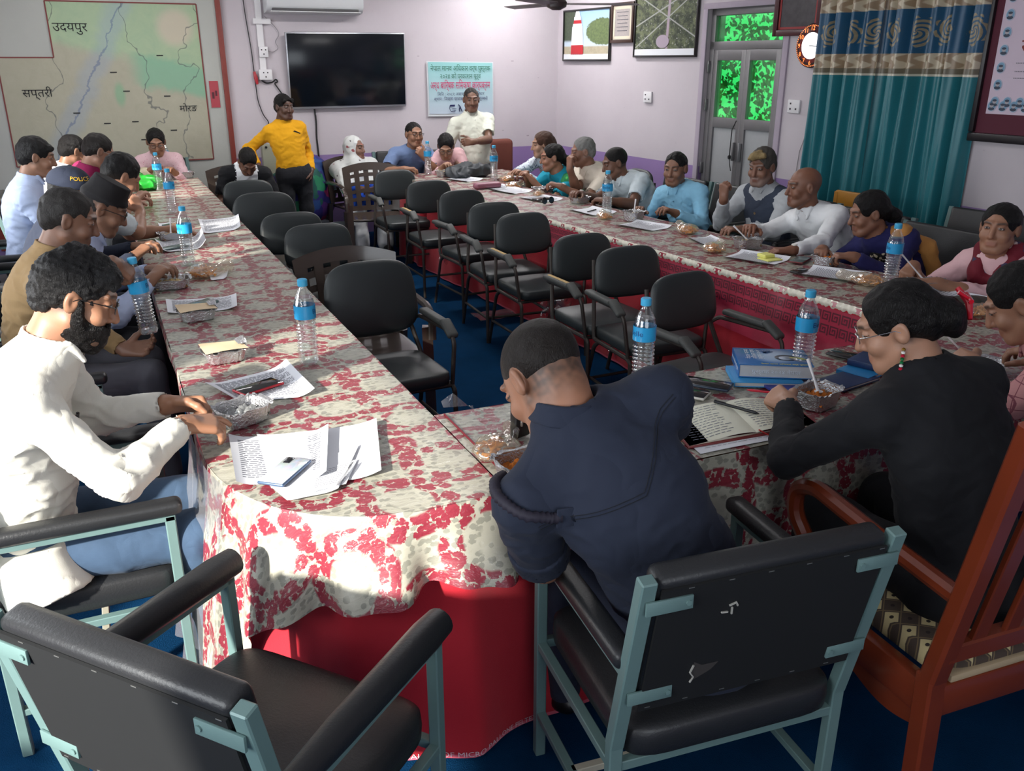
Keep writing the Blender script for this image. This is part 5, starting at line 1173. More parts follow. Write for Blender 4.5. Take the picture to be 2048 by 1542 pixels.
# ------------------------------------------------------------------ people
Z3 = np.array([0, 0, 1.0])
def person(label, head, hip, face=0.0, hy=None, hp=10.0, hr=0.0, wr=None, wl=None, er=None, el_=None, cr=.5, cl=.5,
           dr=None, dl=None, nr=None, nl=None, skin=(.25, .12, .07), shirt=None, sleeve='L', collar=True, trousers=None,
           hair=None, hairm=None, near=False, legs='sit', slouch=.03, hem=0.0, wrinkle=.0045, neckw=1.0, fat=1.0, sw=.172,
           sy=0.0, glasses=None, hands=True, point=False, extra=None, shoes=None, vneck=.0, group=None, thumb=.5, knee=.45, rolled=0.0, nlen=.86, **ho):
    H = A(head).astype(float); P = A(hip).astype(float); a = radians(face)
    f = np.array([cos(a), sin(a), 0]); r = np.array([sin(a), -cos(a), 0])
    R = rot_to(face if hy is None else hy, hp, hr)
    N = H + (R @ np.array([0, -.038, -.100]) + np.array([0, 0, -.050]) - f * .012) * nlen
    u = unit(N - P); L = np.linalg.norm(N - P)
    fw = unit(f - np.dot(f, u) * u); rt = np.cross(fw, u)
    if sy: c_, s_ = cos(radians(sy)), sin(radians(sy)); rt, fws = rt * c_ + fw * s_, fw * c_ - rt * s_
    else: fws = fw
    Cp = P + (N - P) * .62 - fw * slouch
    Rt = np.stack([rt, fws, u], 1); Rc = Rt
    Sh = Cp + (N - Cp) * .60
    SR = Sh + rt * sw - u * .012 ; SL = Sh - rt * sw - u * .012
    hh = .0036 if near else .0046
    skin = tuple(skin)
    # ---- skin
    ho['hair'] = hair or 'none'
    parts = [head_mesh(H, R, N, Cp, skin, hh, ho)]
    arms = {}
    for side, S, Wt, ep, cu, dd, nn in ((1, SR, wr, er, cr, dr, nr), (-1, SL, wl, el_, cl, dl, nl)):
        if Wt is None: Wt = tuple(P + fw * .25 + rt * side * .16 + np.array([0, 0, .12]))
        pole = np.array([0, 0, -1.0]) + rt * side * .55 - fw * .35 if ep is None else np.array(ep, float)
        E_, W_ = ik(S, A(Wt).astype(float), .275, .250, pole)
        fd = unit(W_ - E_); dd = fd if dd is None else unit(dd)
        nn = np.array([0, 0, -1.0]) if nn is None else np.array(nn, float)
        if abs(np.dot(nn, dd)) > .93: nn = -fw
        arms[side] = (S, E_, W_)
        F = SDF(.0036 if near else .0048)
        s0 = E_ if sleeve == 'L' else S + (E_ - S) * .3
        if sleeve != 'L': F.rc(s0, E_, .043, .038, .02)
        F.rc(E_, W_ - fd * .01, .040, .0265, .02); F.rc(E_ + fd * .04, E_ + fd * .12, .040, .036, .02)
        F.rc(W_ - fd * .02, W_ + dd * .02, .0265, .024, .015)
        hand_ops(F, W_, dd, nn, side, cu, 1.0 if sw > .16 else .92, thumb=thumb, point=point and side == 1)
        vs, Q = F.build(); c = np.tile(np.array(skin, dtype=np.float32), (len(vs), 1)) * (1 + .07 * nz(vs, 60))[:, None]
        Lw = (vs - W_) @ dd; c *= np.where(Lw > .085, 1.05, 1.0)[:, None]
        parts.append((vs, Q, c))
    F = SDF(.016); F.rc(N, Cp, .06, .09, .03).rc(Cp, P, .09, .10, .03)
    for side in (1, -1): F.rc(Sh, arms[side][0], .05, .035, .02).rc(arms[side][0], arms[side][1], .030, .030, .02)
    if legs == 'sit':
        kn = {}
        for side in (1, -1):
            hj = P + rt * side * .085 - Z3 * .02; k_ = P + f * knee + rt * side * .12 + Z3 * (.0); k_[2] = P[2] - .02
            an = k_ + f * (.02 if knee > .3 else .0); an[2] = .09; kn[side] = (hj, k_, an)
    else:
        kn = {}
        for side in (1, -1):
            hj = P + rt * side * .085; an = P + rt * side * .10 + f * (.02 + .03 * side); an[2] = .09; k_ = (hj + an) / 2 + f * .02
            kn[side] = (hj, k_, an)
    for side in (1, -1): F.rc(kn[side][0], kn[side][1], .06, .04, .03).rc(kn[side][1], kn[side][2], .04, .03, .02)
    vs, Q = F.build(); parts.append((vs, Q, np.tile(np.array(skin, dtype=np.float32), (len(vs), 1))))
    vs, Q, c = join(parts); body = vmesh('person', vs, Q, SKIN, c)
    tag(body, label, 'person', group)
    # ---- shirt
    hs = .0075 if near else .011
    F = SDF(hs); fa = fat
    F.el(P + u * .03, A(.160, .125 * fa, .12), Rt, .04); F.el(P + u * L * .32 + fw * .012 * fa - fw * slouch * .4, A(.150 * fa ** .5, .122 * fa, .17), Rt, .05)
    F.el(Cp, A(.168, .122, .19), Rt, .05); F.rc(SR - rt * .03, SL + rt * .03, .062, .062, .05)
    F.rc(Sh + u * .01, N - u * .018, .092, .074 * neckw, .04)
    for S_ in (SR, SL): F.rc(N - u * .045, S_ + u * .002, .052, .054, .05)
    if hem:
        for side in (1, -1): F.rc(kn[side][0] + u * .02, kn[side][0] + (kn[side][1] - kn[side][0]) * hem, .095, .085, .04)
    for side in (1, -1):
        S, E_, W_ = arms[side]; fd = unit(W_ - E_)
        if sleeve == 'L':
            F.rc(S, E_, .060, .050, .03); F.rc(E_, E_ + fd * .08, .050, .047, .02)
            w2 = W_ - fd * (.012 + rolled)
            F.rc(E_ + fd * .05, w2 - fd * .03, .048, .040, .02); F.fc(w2 - fd * .06, w2, .040, .038, .006)
            F.fc(w2 - fd * .012, w2 + fd * .01, .033, .033, .002, sub=True)
        else:
            t = .72 if sleeve == 'S' else .45
            F.rc(S, S + (E_ - S) * t * .6, .063, .062, .03); F.fc(S + (E_ - S) * t * .4, S + (E_ - S) * t, .062, .063, .02)
            F.fc(S + (E_ - S) * (t - .06), S + (E_ - S) * (t + .03), .054, .056, .002, sub=True)
    nd = unit((H + R @ np.array([0, -.03, -.06])) - N)
    F.rc(N - u * .006, N + nd * .12, .058 * neckw, .062 * neckw, .006, sub=True)
    if vneck: F.rc(N + fw * .075 - u * .01, Cp + fw * .13 + u * (.10 - vneck), .035, .012, .008, sub=True)
    vs, Q = F.build(); vs = relax(vs, Q, 2, .5); Nn = normals(vs, Q)
    near_arm = np.zeros(len(vs))
    for side in (1, -1):
        E_ = arms[side][1]; near_arm = np.maximum(near_arm, np.exp(-np.sum((vs - E_) ** 2, 1) / .012)); S = arms[side][0] - u * .07
        near_arm = np.maximum(near_arm, .8 * np.exp(-np.sum((vs - S) ** 2, 1) / .012))
    low = np.exp(-np.sum((vs - (P + u * .12)) ** 2, 1) / .05)
    q = vs * np.array([1, 1, 1.6]); s0 = float(H[0] * 7 + H[1] * 3)
    w_ = wrinkle * (.30 + 1.1 * near_arm + .9 * low)
    vs = vs + Nn * (w_ * (1.1 * creases(q, 38, s0) + .9 * nz(vs, 21, s0) + .12 * nz(vs, 100, s0)))[:, None]
    shirt_o = vmesh('shirt', vs, Q, shirt, parent=body)
    if collar:
        F = SDF(.0042 if near else .0055); b0 = N - u * .012
        F.fc(b0 - nd * .01, b0 + nd * .036, .078 * neckw, .071 * neckw, .008); F.fc(b0 - nd * .04, b0 + nd * .07, .068 * neckw, .0585 * neckw, .002, sub=True)
        F.rc(N + fw * .10 + nd * .03, N + fw * .055 - nd * .01, .030, .008, .004, sub=True)
        for side in (1, -1):
            p0 = b0 + nd * .036 + fw * .045 + rt * side * .048; F.rc(p0, p0 - nd * .035 + fw * .040 - rt * side * .012 - u * .012, .0105, .007, .012)
        vs, Q = F.build(); vs = relax(vs, Q, 1, .5); vmesh('collar', vs, Q, shirt, parent=body)
    # ---- trousers
    if trousers is not None:
        F = SDF(.011 if near else .014); F.el(P - u * .03, A(.158, .128, .125), Rt, .03)
        for side in (1, -1):
            hj, k_, an = kn[side]; F.rc(hj, k_, .092, .068, .04); F.rc(k_, an, .064, .052, .03)
        if legs == 'skirt' or ho.get('skirt'):
            F.rc((kn[1][0] + kn[-1][0]) / 2, (kn[1][1] + kn[-1][1]) / 2, .10, .10, .06); F.fc((kn[1][1] + kn[-1][1]) / 2, (kn[1][2] + kn[-1][2]) / 2, .14, .19, .05)
        vs, Q = F.build(); Nn = normals(vs, Q); vs = vs + Nn * (.005 * creases(vs, 18, s0))[:, None]
        vmesh('trousers' if not ho.get('skirt') else 'skirt', vs, Q, trousers, parent=body)
    if shoes is not None:
        for side in (1, -1):
            an = kn[side][2]; F = SDF(.010); F.el(an + f * .07 - Z3 * .045, A(.045, .13, .040), np.stack([r, f, Z3], 1), .02); F.rc(an - Z3 * .03, an + Z3 * .02, .04, .036, .03)
            F.cut(A(an[0], an[1], .012), (0, 0, -1)); vs, Q = F.build(); vmesh('shoe', vs, Q, shoes, parent=body)
    # ---- hair
    if hair and hair != 'none':
        vs, Q = hair_mesh(H, R, .0036 if near else .005, ho); vmesh('hair', vs, Q, hairm, parent=body)
    g = ho.get('hs', 1.0); T = lambda x, y, z: H + R @ (np.array([x, y, z]) * g)
    if glasses is not None:
        m = MB(); t = .0013 if near else .0018
        for s in (-1, 1):
            ring = [T(s * .032 + .0225 * cos(k * pi / 7), .1035 - .004 * abs(cos(k * pi / 7)), .008 + .0155 * sin(k * pi / 7)) for k in range(14)]
            m.tube(ring, t, 5, closed=True)
            m.tube([T(s * .0545, .099, .012), T(s * .074, .075, .014), T(s * .080, .01, .012), T(s * .080, -.012, -.004)], t, 5)
        m.tube([T(-.0095, .1035, .010), T(0, .106, .013), T(.0095, .1035, .010)], t, 5)
        go = m.build('glasses', glasses, body)
        m = MB()
        for s in (-1, 1):
            m.add([T(s * .032 + .021 * cos(k * pi / 7), .1030 - .004 * abs(cos(k * pi / 7)), .008 + .014 * sin(k * pi / 7)) for k in range(14)], [tuple(range(14))])
        m.build('lens', LENS, go)
    info = dict(body=body, H=H, R=R, N=N, u=u, fw=fw, rt=rt, Cp=Cp, P=P, Sh=Sh, arms=arms, T=T, shirt=shirt_o, f=f, r=r, kn=kn, Rt=Rt)
    if extra: extra(info)
    return info
LENS = clear('spectacle_lens', (.96, .97, .98), .03, .08)
def field_child(F, name, m, parent, wr=0.0, fr=30, lab=None):
    vs, Q = F.build(); vs = relax(vs, Q, 1, .5)
    if wr:
        Nn = normals(vs, Q); vs = vs + Nn * (wr * (creases(vs, fr, 2.0) * .8 + nz(vs, fr * .5)))[:, None]
    o = vmesh(name, vs, Q, m, parent=parent)
    if lab: o['label'] = lab
    return o
def watch(i, side, m1, m2):
    S, E, W = i['arms'][side]; d = unit(W - E); c = W - d * .018
    F = SDF(.0035); F.fc(c - d * .009, c + d * .009, .030, .030, .003); F.fc(c - d * .012, c + d * .012, .0265, .0265, .002, sub=True)
    o = field_child(F, 'wristwatch', m1, i['body']); up = unit(np.array([0, 0, 1.0]) - d * d[2])
    F = SDF(.003); F.fc(c + up * .026, c + up * .036, .017, .016, .003); field_child(F, 'watch_face', m2, o)
def buttons(i, n=4, m=None, top=.02):
    mb = MB()
    for k in range(n):
        pass
def fab(nm, c, var=.05, rough=.85, bump=.32):
    if nm in MATS: return MATS[nm]
    t = NT(nm); t.r(rough); t.b.inputs['Sheen Weight'].default_value = .03; t.b.inputs['Specular IOR Level'].default_value = .3
    f = t.noise(t.co(), 14.0, 4.0, .6); t.base(t.mix(f, tuple(x * (1 - var) for x in c), tuple(min(1, x * (1 + var)) for x in c)))
    fo = t.noise(t.co(), 8.0, 2.0, .5, .3); fi = t.noise(t.co(), 420.0, 2.0)
    t.bump(t.math('ADD', t.math('MULTIPLY', t.math('ABSOLUTE', t.math('SUBTRACT', fo, .5)), 9.0), t.math('MULTIPLY', fi, .12)), bump, .006); MATS[nm] = t.m; return t.m
white_f = fab('white_cotton', rgb(232, 234, 236)); cream_f = fab('cream_cotton', rgb(225, 214, 198)); kurta_f = fab('ivory_kurta_cotton', rgb(226, 224, 214))
beige_f = fab('khaki_shirt_cloth', rgb(146, 120, 84)); navy_f = fab('navy_uniform_cloth', rgb(38, 44, 60), .08); black_f = fab('black_suit_cloth', rgb(22, 23, 27), .1)
paleb_f = fab('pale_blue_cotton', rgb(190, 204, 235)); skyb_f = fab('sky_blue_cotton', rgb(140, 196, 226)); maroon_f = fab('maroon_knit', rgb(140, 30, 78))
yellow_f = fab('mustard_yellow_knit', rgb(222, 160, 22)); greyb_f = fab('blue_grey_knit', rgb(110, 130, 168)); palew_f = fab('pale_grey_blue_cotton', rgb(205, 217, 222))
lin_f = fab('off_white_linen', rgb(218, 220, 206)); dark_f = fab('dark_trouser_cloth', rgb(30, 31, 36), .1); denim_f = fab('faded_blue_denim', rgb(58, 78, 102), .25)
greyt_f = fab('grey_trouser_cloth', rgb(88, 88, 96)); vest_f = fab('slate_waistcoat_cloth', rgb(56, 64, 80)); greys_f = fab('pale_grey_shirt_cloth', rgb(178, 182, 186))
pinkc_f = fab('pink_cotton', rgb(228, 186, 190)); ochre_f = fab('ochre_scarf_cloth', rgb(186, 132, 72)); navyd_f = fab('navy_dress_cloth', rgb(34, 34, 84))
blue_f = fab('royal_blue_cloth', rgb(20, 70, 170)); brownp_f = fab('grey_brown_trousers', rgb(110, 98, 100))
def spots(name, base, cols, scale, lo, hi, seed=0.0):
    t = NT(name); c = tuple(base)
    v = t.vm('ADD', t.co(), (seed, seed * .7, seed * .3)); last = c
    for k, (cc, sc) in enumerate(cols):
        n_ = t.n('ShaderNodeTexVoronoi', ins={'Vector': t.vm('ADD', v, (k * 3.1, k * 1.7, k)), 'Scale': scale * sc})
        nn = t.noise(v, scale * sc * 2.2, 2.0)
        f = t.step(t.math('ADD', n_.outputs['Distance'], t.math('MULTIPLY', nn, .5)), hi, lo); last = t.mix(f, last, tuple(cc))
    t.base(last); t.r(.8); MATS[name] = t.m; return t.m
print_f = spots('blue_and_white_print', rgb(214, 222, 232), [(rgb(60, 84, 130), 1.0), (rgb(40, 60, 100), 1.6)], 34, .44, .56)
pinkp_f = spots('pink_small_print', rgb(226, 190, 196), [(rgb(190, 90, 130), 1.0)], 60, .36, .42)
marsc_f = spots('maroon_scarf_white_flowers', rgb(112, 18, 38), [(rgb(60, 60, 90), .8), (rgb(230, 205, 205), 1.0)], 22, .44, .50)
sari_f = spots('green_sari_print', rgb(34, 130, 74), [(rgb(90, 200, 90), 1.0), (rgb(16, 80, 70), .8)], 20, .35, .55)
scarfw_f = spots('white_scarf_sparse_flowers', rgb(204, 206, 204), [(rgb(80, 70, 76), 1.0), (rgb(150, 80, 84), .7)], 16, .36, .42)
yoke_f = spots('cream_and_black_yoke_print', rgb(28, 24, 24), [(rgb(222, 205, 175), 1.0)], 48, .62, .70)
def _check():
    t = NT('pink_checked_shirt'); s = t.n('ShaderNodeSeparateXYZ', ins={0: t.co()})
    ls = [t.math('GREATER_THAN', t.math('PINGPONG', t.math('MULTIPLY', s.outputs[k], 1.0), .02), .0185) for k in range(3)]
    f = t.math('MAXIMUM', t.math('MAXIMUM', ls[0], ls[1]), ls[2]); t.base(t.mix(f, rgb(196, 138, 138), rgb(130, 70, 82))); t.r(.85); return t.m
check_f = _check()
HB = hair_mat('black_hair', (.0065, .0055, .0055)); HD = hair_mat('dark_brown_hair', (.016, .012, .010)); HG = hair_mat('grey_hair', (.26, .26, .25), .6)
HSP = hair_mat('greying_dark_hair', (.030, .027, .025), .5); HKU = hair_mat('black_hair_first_grey', (.013, .0125, .013), .5); HBR = hair_mat('brown_dyed_hair', (.075, .035, .022)); HBL = hair_mat('grey_dark_hair', (.085, .078, .068), .6); HBLF = hair_mat('blond_forelock', (.34, .25, .12), .6)
steelw = mat('watch_steel', rgb(190, 190, 190), .25, .9); watchw = mat('watch_dial_white', rgb(230, 228, 220), .4); watchk = mat('black_watch_strap', rgb(20, 20, 22), .5)
blk_frame = mat('black_spectacle_frame', rgb(18, 18, 20), .3); brn_frame = mat('brown_spectacle_frame', rgb(60, 34, 28), .3)
gold = mat('gold_jewellery', rgb(220, 180, 90), .25, .9); leather = mat('black_shoe_leather', rgb(22, 20, 20), .35)
btn_d = mat('dark_shirt_button', rgb(90, 84, 78), .4); btn_n = mat('navy_button', rgb(24, 26, 36), .35)
def disc_on(i, pts, m, name, rad=.0075, parent=None):
    """small round buttons set on the garment surface; pts are start points and outward directions"""
    dg = None
    for p, d in pts:
        p = Vector(p); d = Vector(d).normalized()
        ok, loc, nn, _ = i['shirt'].ray_cast(p + d * .5, -d)
        if not ok: continue
        T = nn.to_track_quat('Z', 'Y').to_matrix().to_4x4(); T.translation = loc + nn * .0005
        mb = MB(); mb.lathe([(rad, 0), (rad, .0022), (rad * .6, .0015)], 12, T); mb.build(name, m, parent or i['body'])
def front_buttons(i, n=5, m=None, t0=.0, t1=.30, name='button', rad=.006):
    fw = i['fw']; disc_on(i, [(i['N'] - i['u'] * (.06 + t0 + (t1 - t0) * k / max(n - 1, 1)), fw) for k in range(n)], m or btn_d, name, rad)
sk1 = (.30, .150, .090); sk2 = (.235, .112, .064); sk3 = (.16, .072, .042); sk4 = (.36, .20, .13); sk5 = (.105, .052, .036)
# ------------------------------------------------------------------ things on the tables
TT = TZ + .0065
m_bot = clear('bottle_plastic', (.965, .985, .99), .04, .10, .5, 70.0); m_cap = mat('blue_bottle_cap', rgb(70, 176, 222), .35); m_wat = clear('water_in_bottle', (.95, .975, .98), .03, .06, .5, 45.0)
m_lab = mat('blue_bottle_label', rgb(44, 160, 216), .3, 0, .06, 60, coat=.3); m_lt = mat('dark_blue_label_print', rgb(18, 60, 120), .4); m_wh = mat('white_label_print', rgb(220, 235, 240), .4)
def bottle(label, loc, rot=0.0, level=.2, k=1.0, lie=None, txt='Belle'):
    t = empty('water_bottle', loc, rot, label=label, cat='bottle', group='water bottles on the tables')
    R_ = .037; pr = [(.020, .0), (.031, .003), (.035, .012)]
    z = .015
    while z < .165: pr += [(R_ - .0005, z), (R_ - .0032 - (.004 * math.sin((z - .015) / .15 * pi)), z + .006), (R_ - .0005 - (.004 * math.sin((z - .015) / .15 * pi)), z + .012)]; z += .0135
    pr += [(R_, .172), (R_ + .0005, .215), (R_ - .003, .232), (.027, .255), (.017, .274), (.0135, .284), (.0135, .292)]
    q = MB(); q.lathe(pr, 28, cap=False); q.build('bottle_body', m_bot, t, angle=80)
    q = MB(); q.lathe([(.017, .287), (.0175, .289), (.0175, .308), (.015, .311), (.0, .311)], 24); q.build('cap', m_cap, t)
    q = MB(); q.lathe([(R_ + .0008, .172), (R_ + .0012, .196), (R_ + .0008, .220)], 32, cap=False); lb = q.build('label_band', m_lab, t, angle=80)
    q = MB()
    for a0 in (-.6, 2.4):
        def cyl(p, a0=a0): a = a0 - .0 + p.x / R_; return Vector(((R_ + .0016) * cos(a), (R_ + .0016) * sin(a), .198 + p.y))
        put_text(q, txt, .024, Matrix.Identity(4), .052, 0, cyl)
        for j in range(3): q.add([cyl(Vector((x, -.015 - j * .004 + dz, 0))) for x, dz in ((-.022, 0), (0, 0), (.022, 0), (.022, .0012), (0, .0012), (-.022, .0012))], [(0, 1, 4, 5), (1, 2, 3, 4)], None, 1)
    q.build('label_print', [m_lt, m_wh], lb, angle=0)
    if level: q = MB(); q.lathe([(.0, .003), (.029, .004)] + [(R_ - .005 - (.004 * math.sin(min(1, zz / .165) * pi)), zz) for zz in np.linspace(.012, level, 10)] + [(0, level)], 24, cap=False); q.build('water', m_wat, t, angle=60)
    return t
b0 = bottle('full blue-labelled water bottle on the left table, the nearest standing one', (.584, 3.014, TT), .3, .245)
BG = 'water bottles on the tables'
for x, y, r_, lb in ((.36, 4.913, 1.2, 'blue-labelled water bottle beside the open papers halfway along the left table'), (.428, 6.75, .4, 'blue-labelled water bottle just before the two others on the far left table'), (.435, 8.03, 2, 'blue-labelled water bottle next to the green bag on the left table'),
                 (.586, 9.2, 1, 'blue-labelled water bottle in front of the woman in pink, furthest on the left table'), (1.533, 2.292, .9, 'blue-labelled water bottle on the front table behind the officer\'s shoulder'), (2.087, 2.15, -.5, 'tall blue-labelled water bottle on the front table beside the thick blue book'),
                 (3.36, 2.958, .2, 'blue-labelled water bottle before the woman in the navy dress'), (3.204, 5.349, 1.5, 'blue-labelled water bottle in front of the young man in the pale shirt'), (3.259, 7.456, 2.2, 'blue-labelled water bottle beside the dark bag of the standing speaker'), (2.86, 8.12, .2, 'blue-labelled water bottle in front of the man in the blue-grey T-shirt')):
    again(b0, (x, y, TT), r_, lb, BG)
hb = again(b0, (.085, 3.66, .775), 0, 'half-full water bottle held by the man in the khaki shirt'); hb.rotation_euler = (radians(-2), radians(-4), .5)
m_foil = mat('crinkled_aluminium_foil', rgb(196, 196, 198), .24, .85, .15, 20, .9, 110, .006); m_lid = mat('cardboard_foil_lid', rgb(214, 190, 156), .8, 0, .06, 20); m_food = mat('orange_fried_food', rgb(214, 120, 30), .6, 0, .45, 70, .8, 90, .006)
m_rice = mat('pale_rice_food', rgb(206, 176, 120), .7, 0, .35, 80, .8, 90, .006)
def foil(label, loc, rz, food=None, lid=False, l=.15, w=.11, h=.042, spoon=0, grp='foil food containers'):
    t = empty('foil_container', loc, rz, label=label, cat='food container', group=grp); q = MB(); rnd = random.Random(int(loc[0] * 1000 + loc[1] * 77)); N_ = 56
    def ring(sx, sy, z, wv): return [(sx * math.copysign(abs(cos(a)) ** .45, cos(a)) * (1 + wv * sin(k * 2.3)), sy * math.copysign(abs(sin(a)) ** .45, sin(a)) * (1 + wv * sin(k * 2.9)), z + wv * .12 * sin(k * 1.7 + rz)) for k, a in ((k, 2 * pi * k / N_) for k in range(N_))]
    rs = [ring(l * .40, w * .38, 0, 0), ring(l * .42, w * .41, .002, .012), ring(l * .46, w * .46, h * .6, .018), ring(l * .49, w * .49, h, .012), ring(l * .54, w * .55, h + .003, .035), ring(l * .54, w * .55, h + .0045, .035), ring(l * .47, w * .47, h + .002, .012), ring(l * .44, w * .44, h * .6, .015), ring(l * .40, w * .38, .004, 0)]
    vs = [p for r_ in rs for p in r_]; fs = []
    for j in range(len(rs) - 1):
        for k in range(N_): fs.append((j * N_ + k, j * N_ + (k + 1) % N_, (j + 1) * N_ + (k + 1) % N_, (j + 1) * N_ + k))
    fs += [tuple(range(N_ - 1, -1, -1)), tuple((len(rs) - 1) * N_ + k for k in range(N_))]; q.add(vs, fs); q.build('tray', m_foil, t, angle=25)
    if food:
        q = MB(); q.grid(lambda a, b: ((a - .5) * l * .82, (b - .5) * w * .82, h * .72 + .010 * sin(a * 19 + rz) * sin(b * 17) + .008 * sin(a * 41) * cos(b * 37) - .02 * max(abs(a - .5), abs(b - .5)) ** 2 * 4), 22, 18); q.build('food', food, t, angle=0)
    if lid:
        q = MB(); q.grid(lambda a, b: ((a - .5) * l * 1.02, (b - .5) * w * 1.05, h + .007 + .004 * sin(a * 3 + b * 2) + .012 * (b - .3) ** 2), 8, 6); q.build('lid', m_lid, t, angle=0)
        q = MB(); q.grid(lambda a, b: (l * .5 * (.7 + .4 * a), (b - .5) * w * .6 + .03, h + .012 + .018 * a * abs(sin(b * 7))), 6, 8); q.build('foil_flap', m_foil, t, angle=0)
    if spoon:
        q = MB(); d = Vector((cos(spoon), sin(spoon), .9)).normalized(); b = Vector((0, 0, h * .8)); q.tube([b, b + d * .05, b + d * .12], [.006, .0035, .006], 8); q.lathe([(.001, -.002), (.012, 0), (.014, .004), (.001, .003)], 12, Matrix.Translation(b)); q.build('plastic_spoon', m_wp, t)
    return t
foil('foil container the bearded man is opening, silver lid crumpled', (.285, 2.56, TT), .5, mat('foil_lid_grey', rgb(170, 172, 172), .35, .6, .2, 20, .8, 80, .006), False, .16, .12, .05)
foil('foil container with cardboard lid next to the red phone\'s paper', (.314, 3.18, TT), .12, None, True); foil('foil container with cardboard lid next to the grey phone', (.284, 3.79, TT), .10, None, True)
foil('opened foil container halfway along the left table edge', (.225, 4.42, TT), .0, m_rice, False, .19, .13); foil('foil container with a spoon beside the resting elbow on the left table', (.335, 5.70, TT), .2, m_rice, False, spoon=1.2)
foil('foil container of orange food by the officer\'s left elbow', (.905, 1.865, TT), .1, m_food, False, .17, .12, .05); foil('foil bowl with a white spoon and orange food by the woman in black', (1.955, 1.93, TT), .3, m_food, False, .14, .11, .055, 1.0)
foil('foil container in front of the elderly grey-haired man', (3.32, 5.95, TT), .2, m_rice); foil('plastic-covered food cup with a white spoon before the young man', (3.27, 5.10, TT), .3, m_rice, False, .13, .12, .06, .6)
foil('foil container with a spoon in front of the old man in the waistcoat', (3.37, 4.02, TT), -.2, m_rice, False, .16, .12, .055, 2.6); foil('foil container before the bald man and the black phone', (3.45, 3.47, TT), .4, m_food, False, .15, .12, .055)
foil('foil container under the spoon of the woman in the maroon scarf', (3.50, 2.86, TT), -.4, m_foil, False, .17, .12); foil('white foil bowl at the far edge of the left table', (.71, 8.85, TT), .2, m_wh, False, .17, .14, .05)
foil('foil container of the man in the pink checked shirt', (2.72, 1.93, TT), .5, m_foil, False, .17, .12, .03); foil('pale bowl in front of the woman in pink at the far table', (2.95, 7.92, TT), .2, m_rice, False, .14, .12, .05)
foil('foil plate before the woman in the green sari', (3.34, 6.62, TT), .1, m_foil, False, .16, .14, .03); foil('silver container beside the far pale bowl', (3.10, 8.05, TT), .9, m_foil, False, .14, .12, .04)
m_sn = mat('orange_snack_strips', rgb(226, 150, 44), .55, 0, .25, 50); m_bag = clear('snack_bag_plastic', (.97, .93, .86), .1, .10, .8, 40.0, .12, (.8, .7, .5))
def snack(label, loc, rz, s=1.0):
    t = empty('snack_bag', loc, rz, label=label, cat='snack bag', group='bags of orange snacks'); q = MB(); rnd = random.Random(int(loc[0] * 991 + loc[1] * 37))
    for k in range(42):
        a = rnd.uniform(0, 6.3); r_ = rnd.uniform(0, .042) * s; c = Vector((r_ * cos(a) * 1.3, r_ * sin(a), rnd.uniform(.006, .028 * s))); d = Vector((rnd.uniform(-1, 1), rnd.uniform(-1, 1), rnd.uniform(-.3, .5))).normalized() * .016 * s; q.tube([c - d, c + d * .2 + Vector((0, 0, .003)), c + d], .0032 * s, 5)
    q.build('snacks', m_sn, t)
    F = SDF(.006); F.el((0, 0, .018 * s), A(.066, .052, .024) * s, None, .01); F.rc((.05 * s, 0, .02), (.095 * s, .02, .03), .014 * s, .022 * s, .02); F.cut((0, 0, 0.001), (0, 0, -1)); vs, Q = F.build(); N_ = normals(vs, Q); vs = vs + N_ * (.004 * creases(vs, 70, loc[1]))[:, None]; vmesh('bag', vs, Q, m_bag, parent=t); return t
s0 = snack('spilled bag of orange snacks by the foil container and the officer\'s elbow', (.885, 2.02, TT), .6, 1.2)
SG = 'bags of orange snacks'
for x, y, r_, k, lb in ((3.13, 5.25, 1, .9, 'bag of orange snacks at the foot of the young man\'s bottle'), (3.13, 4.02, .4, 1, 'flat bag of orange snacks near the edge of the right table'), (3.33, 3.06, 2, 1.1, 'bag of yellow snacks beside the bottle of the woman in the navy dress'), (3.33, 4.56, 1.2, 1.1, 'bag of orange snacks before the man in the sky blue shirt'),
                     (3.34, 2.44, 2.5, 1, 'bag of yellow snacks at the near right end, before the man in checked shirt'), (.40, 4.60, .2, 1.2, 'torn plastic bag with orange sauce on the left table'), (3.22, 6.95, .3, 1, 'bag of snacks before the brown-haired woman'), (3.34, 7.35, .9, 1.1, 'yellow snack bag beside the far right bottle'),
                     (3.02, 8.15, .9, 1.2, 'yellow snack packet in front of the man in the blue-grey T-shirt'), (.42, 6.10, .9, .9, 'yellow snack packet behind the raised forearm on the left table'), (3.20, 6.42, .9, .8, 'small yellow snack packet beside the dark sunglasses')):
    again(s0, (x, y, TT), r_, lb, SG, k)
m_typ = mat('printed_paper_text', rgb(96, 98, 110), .7)
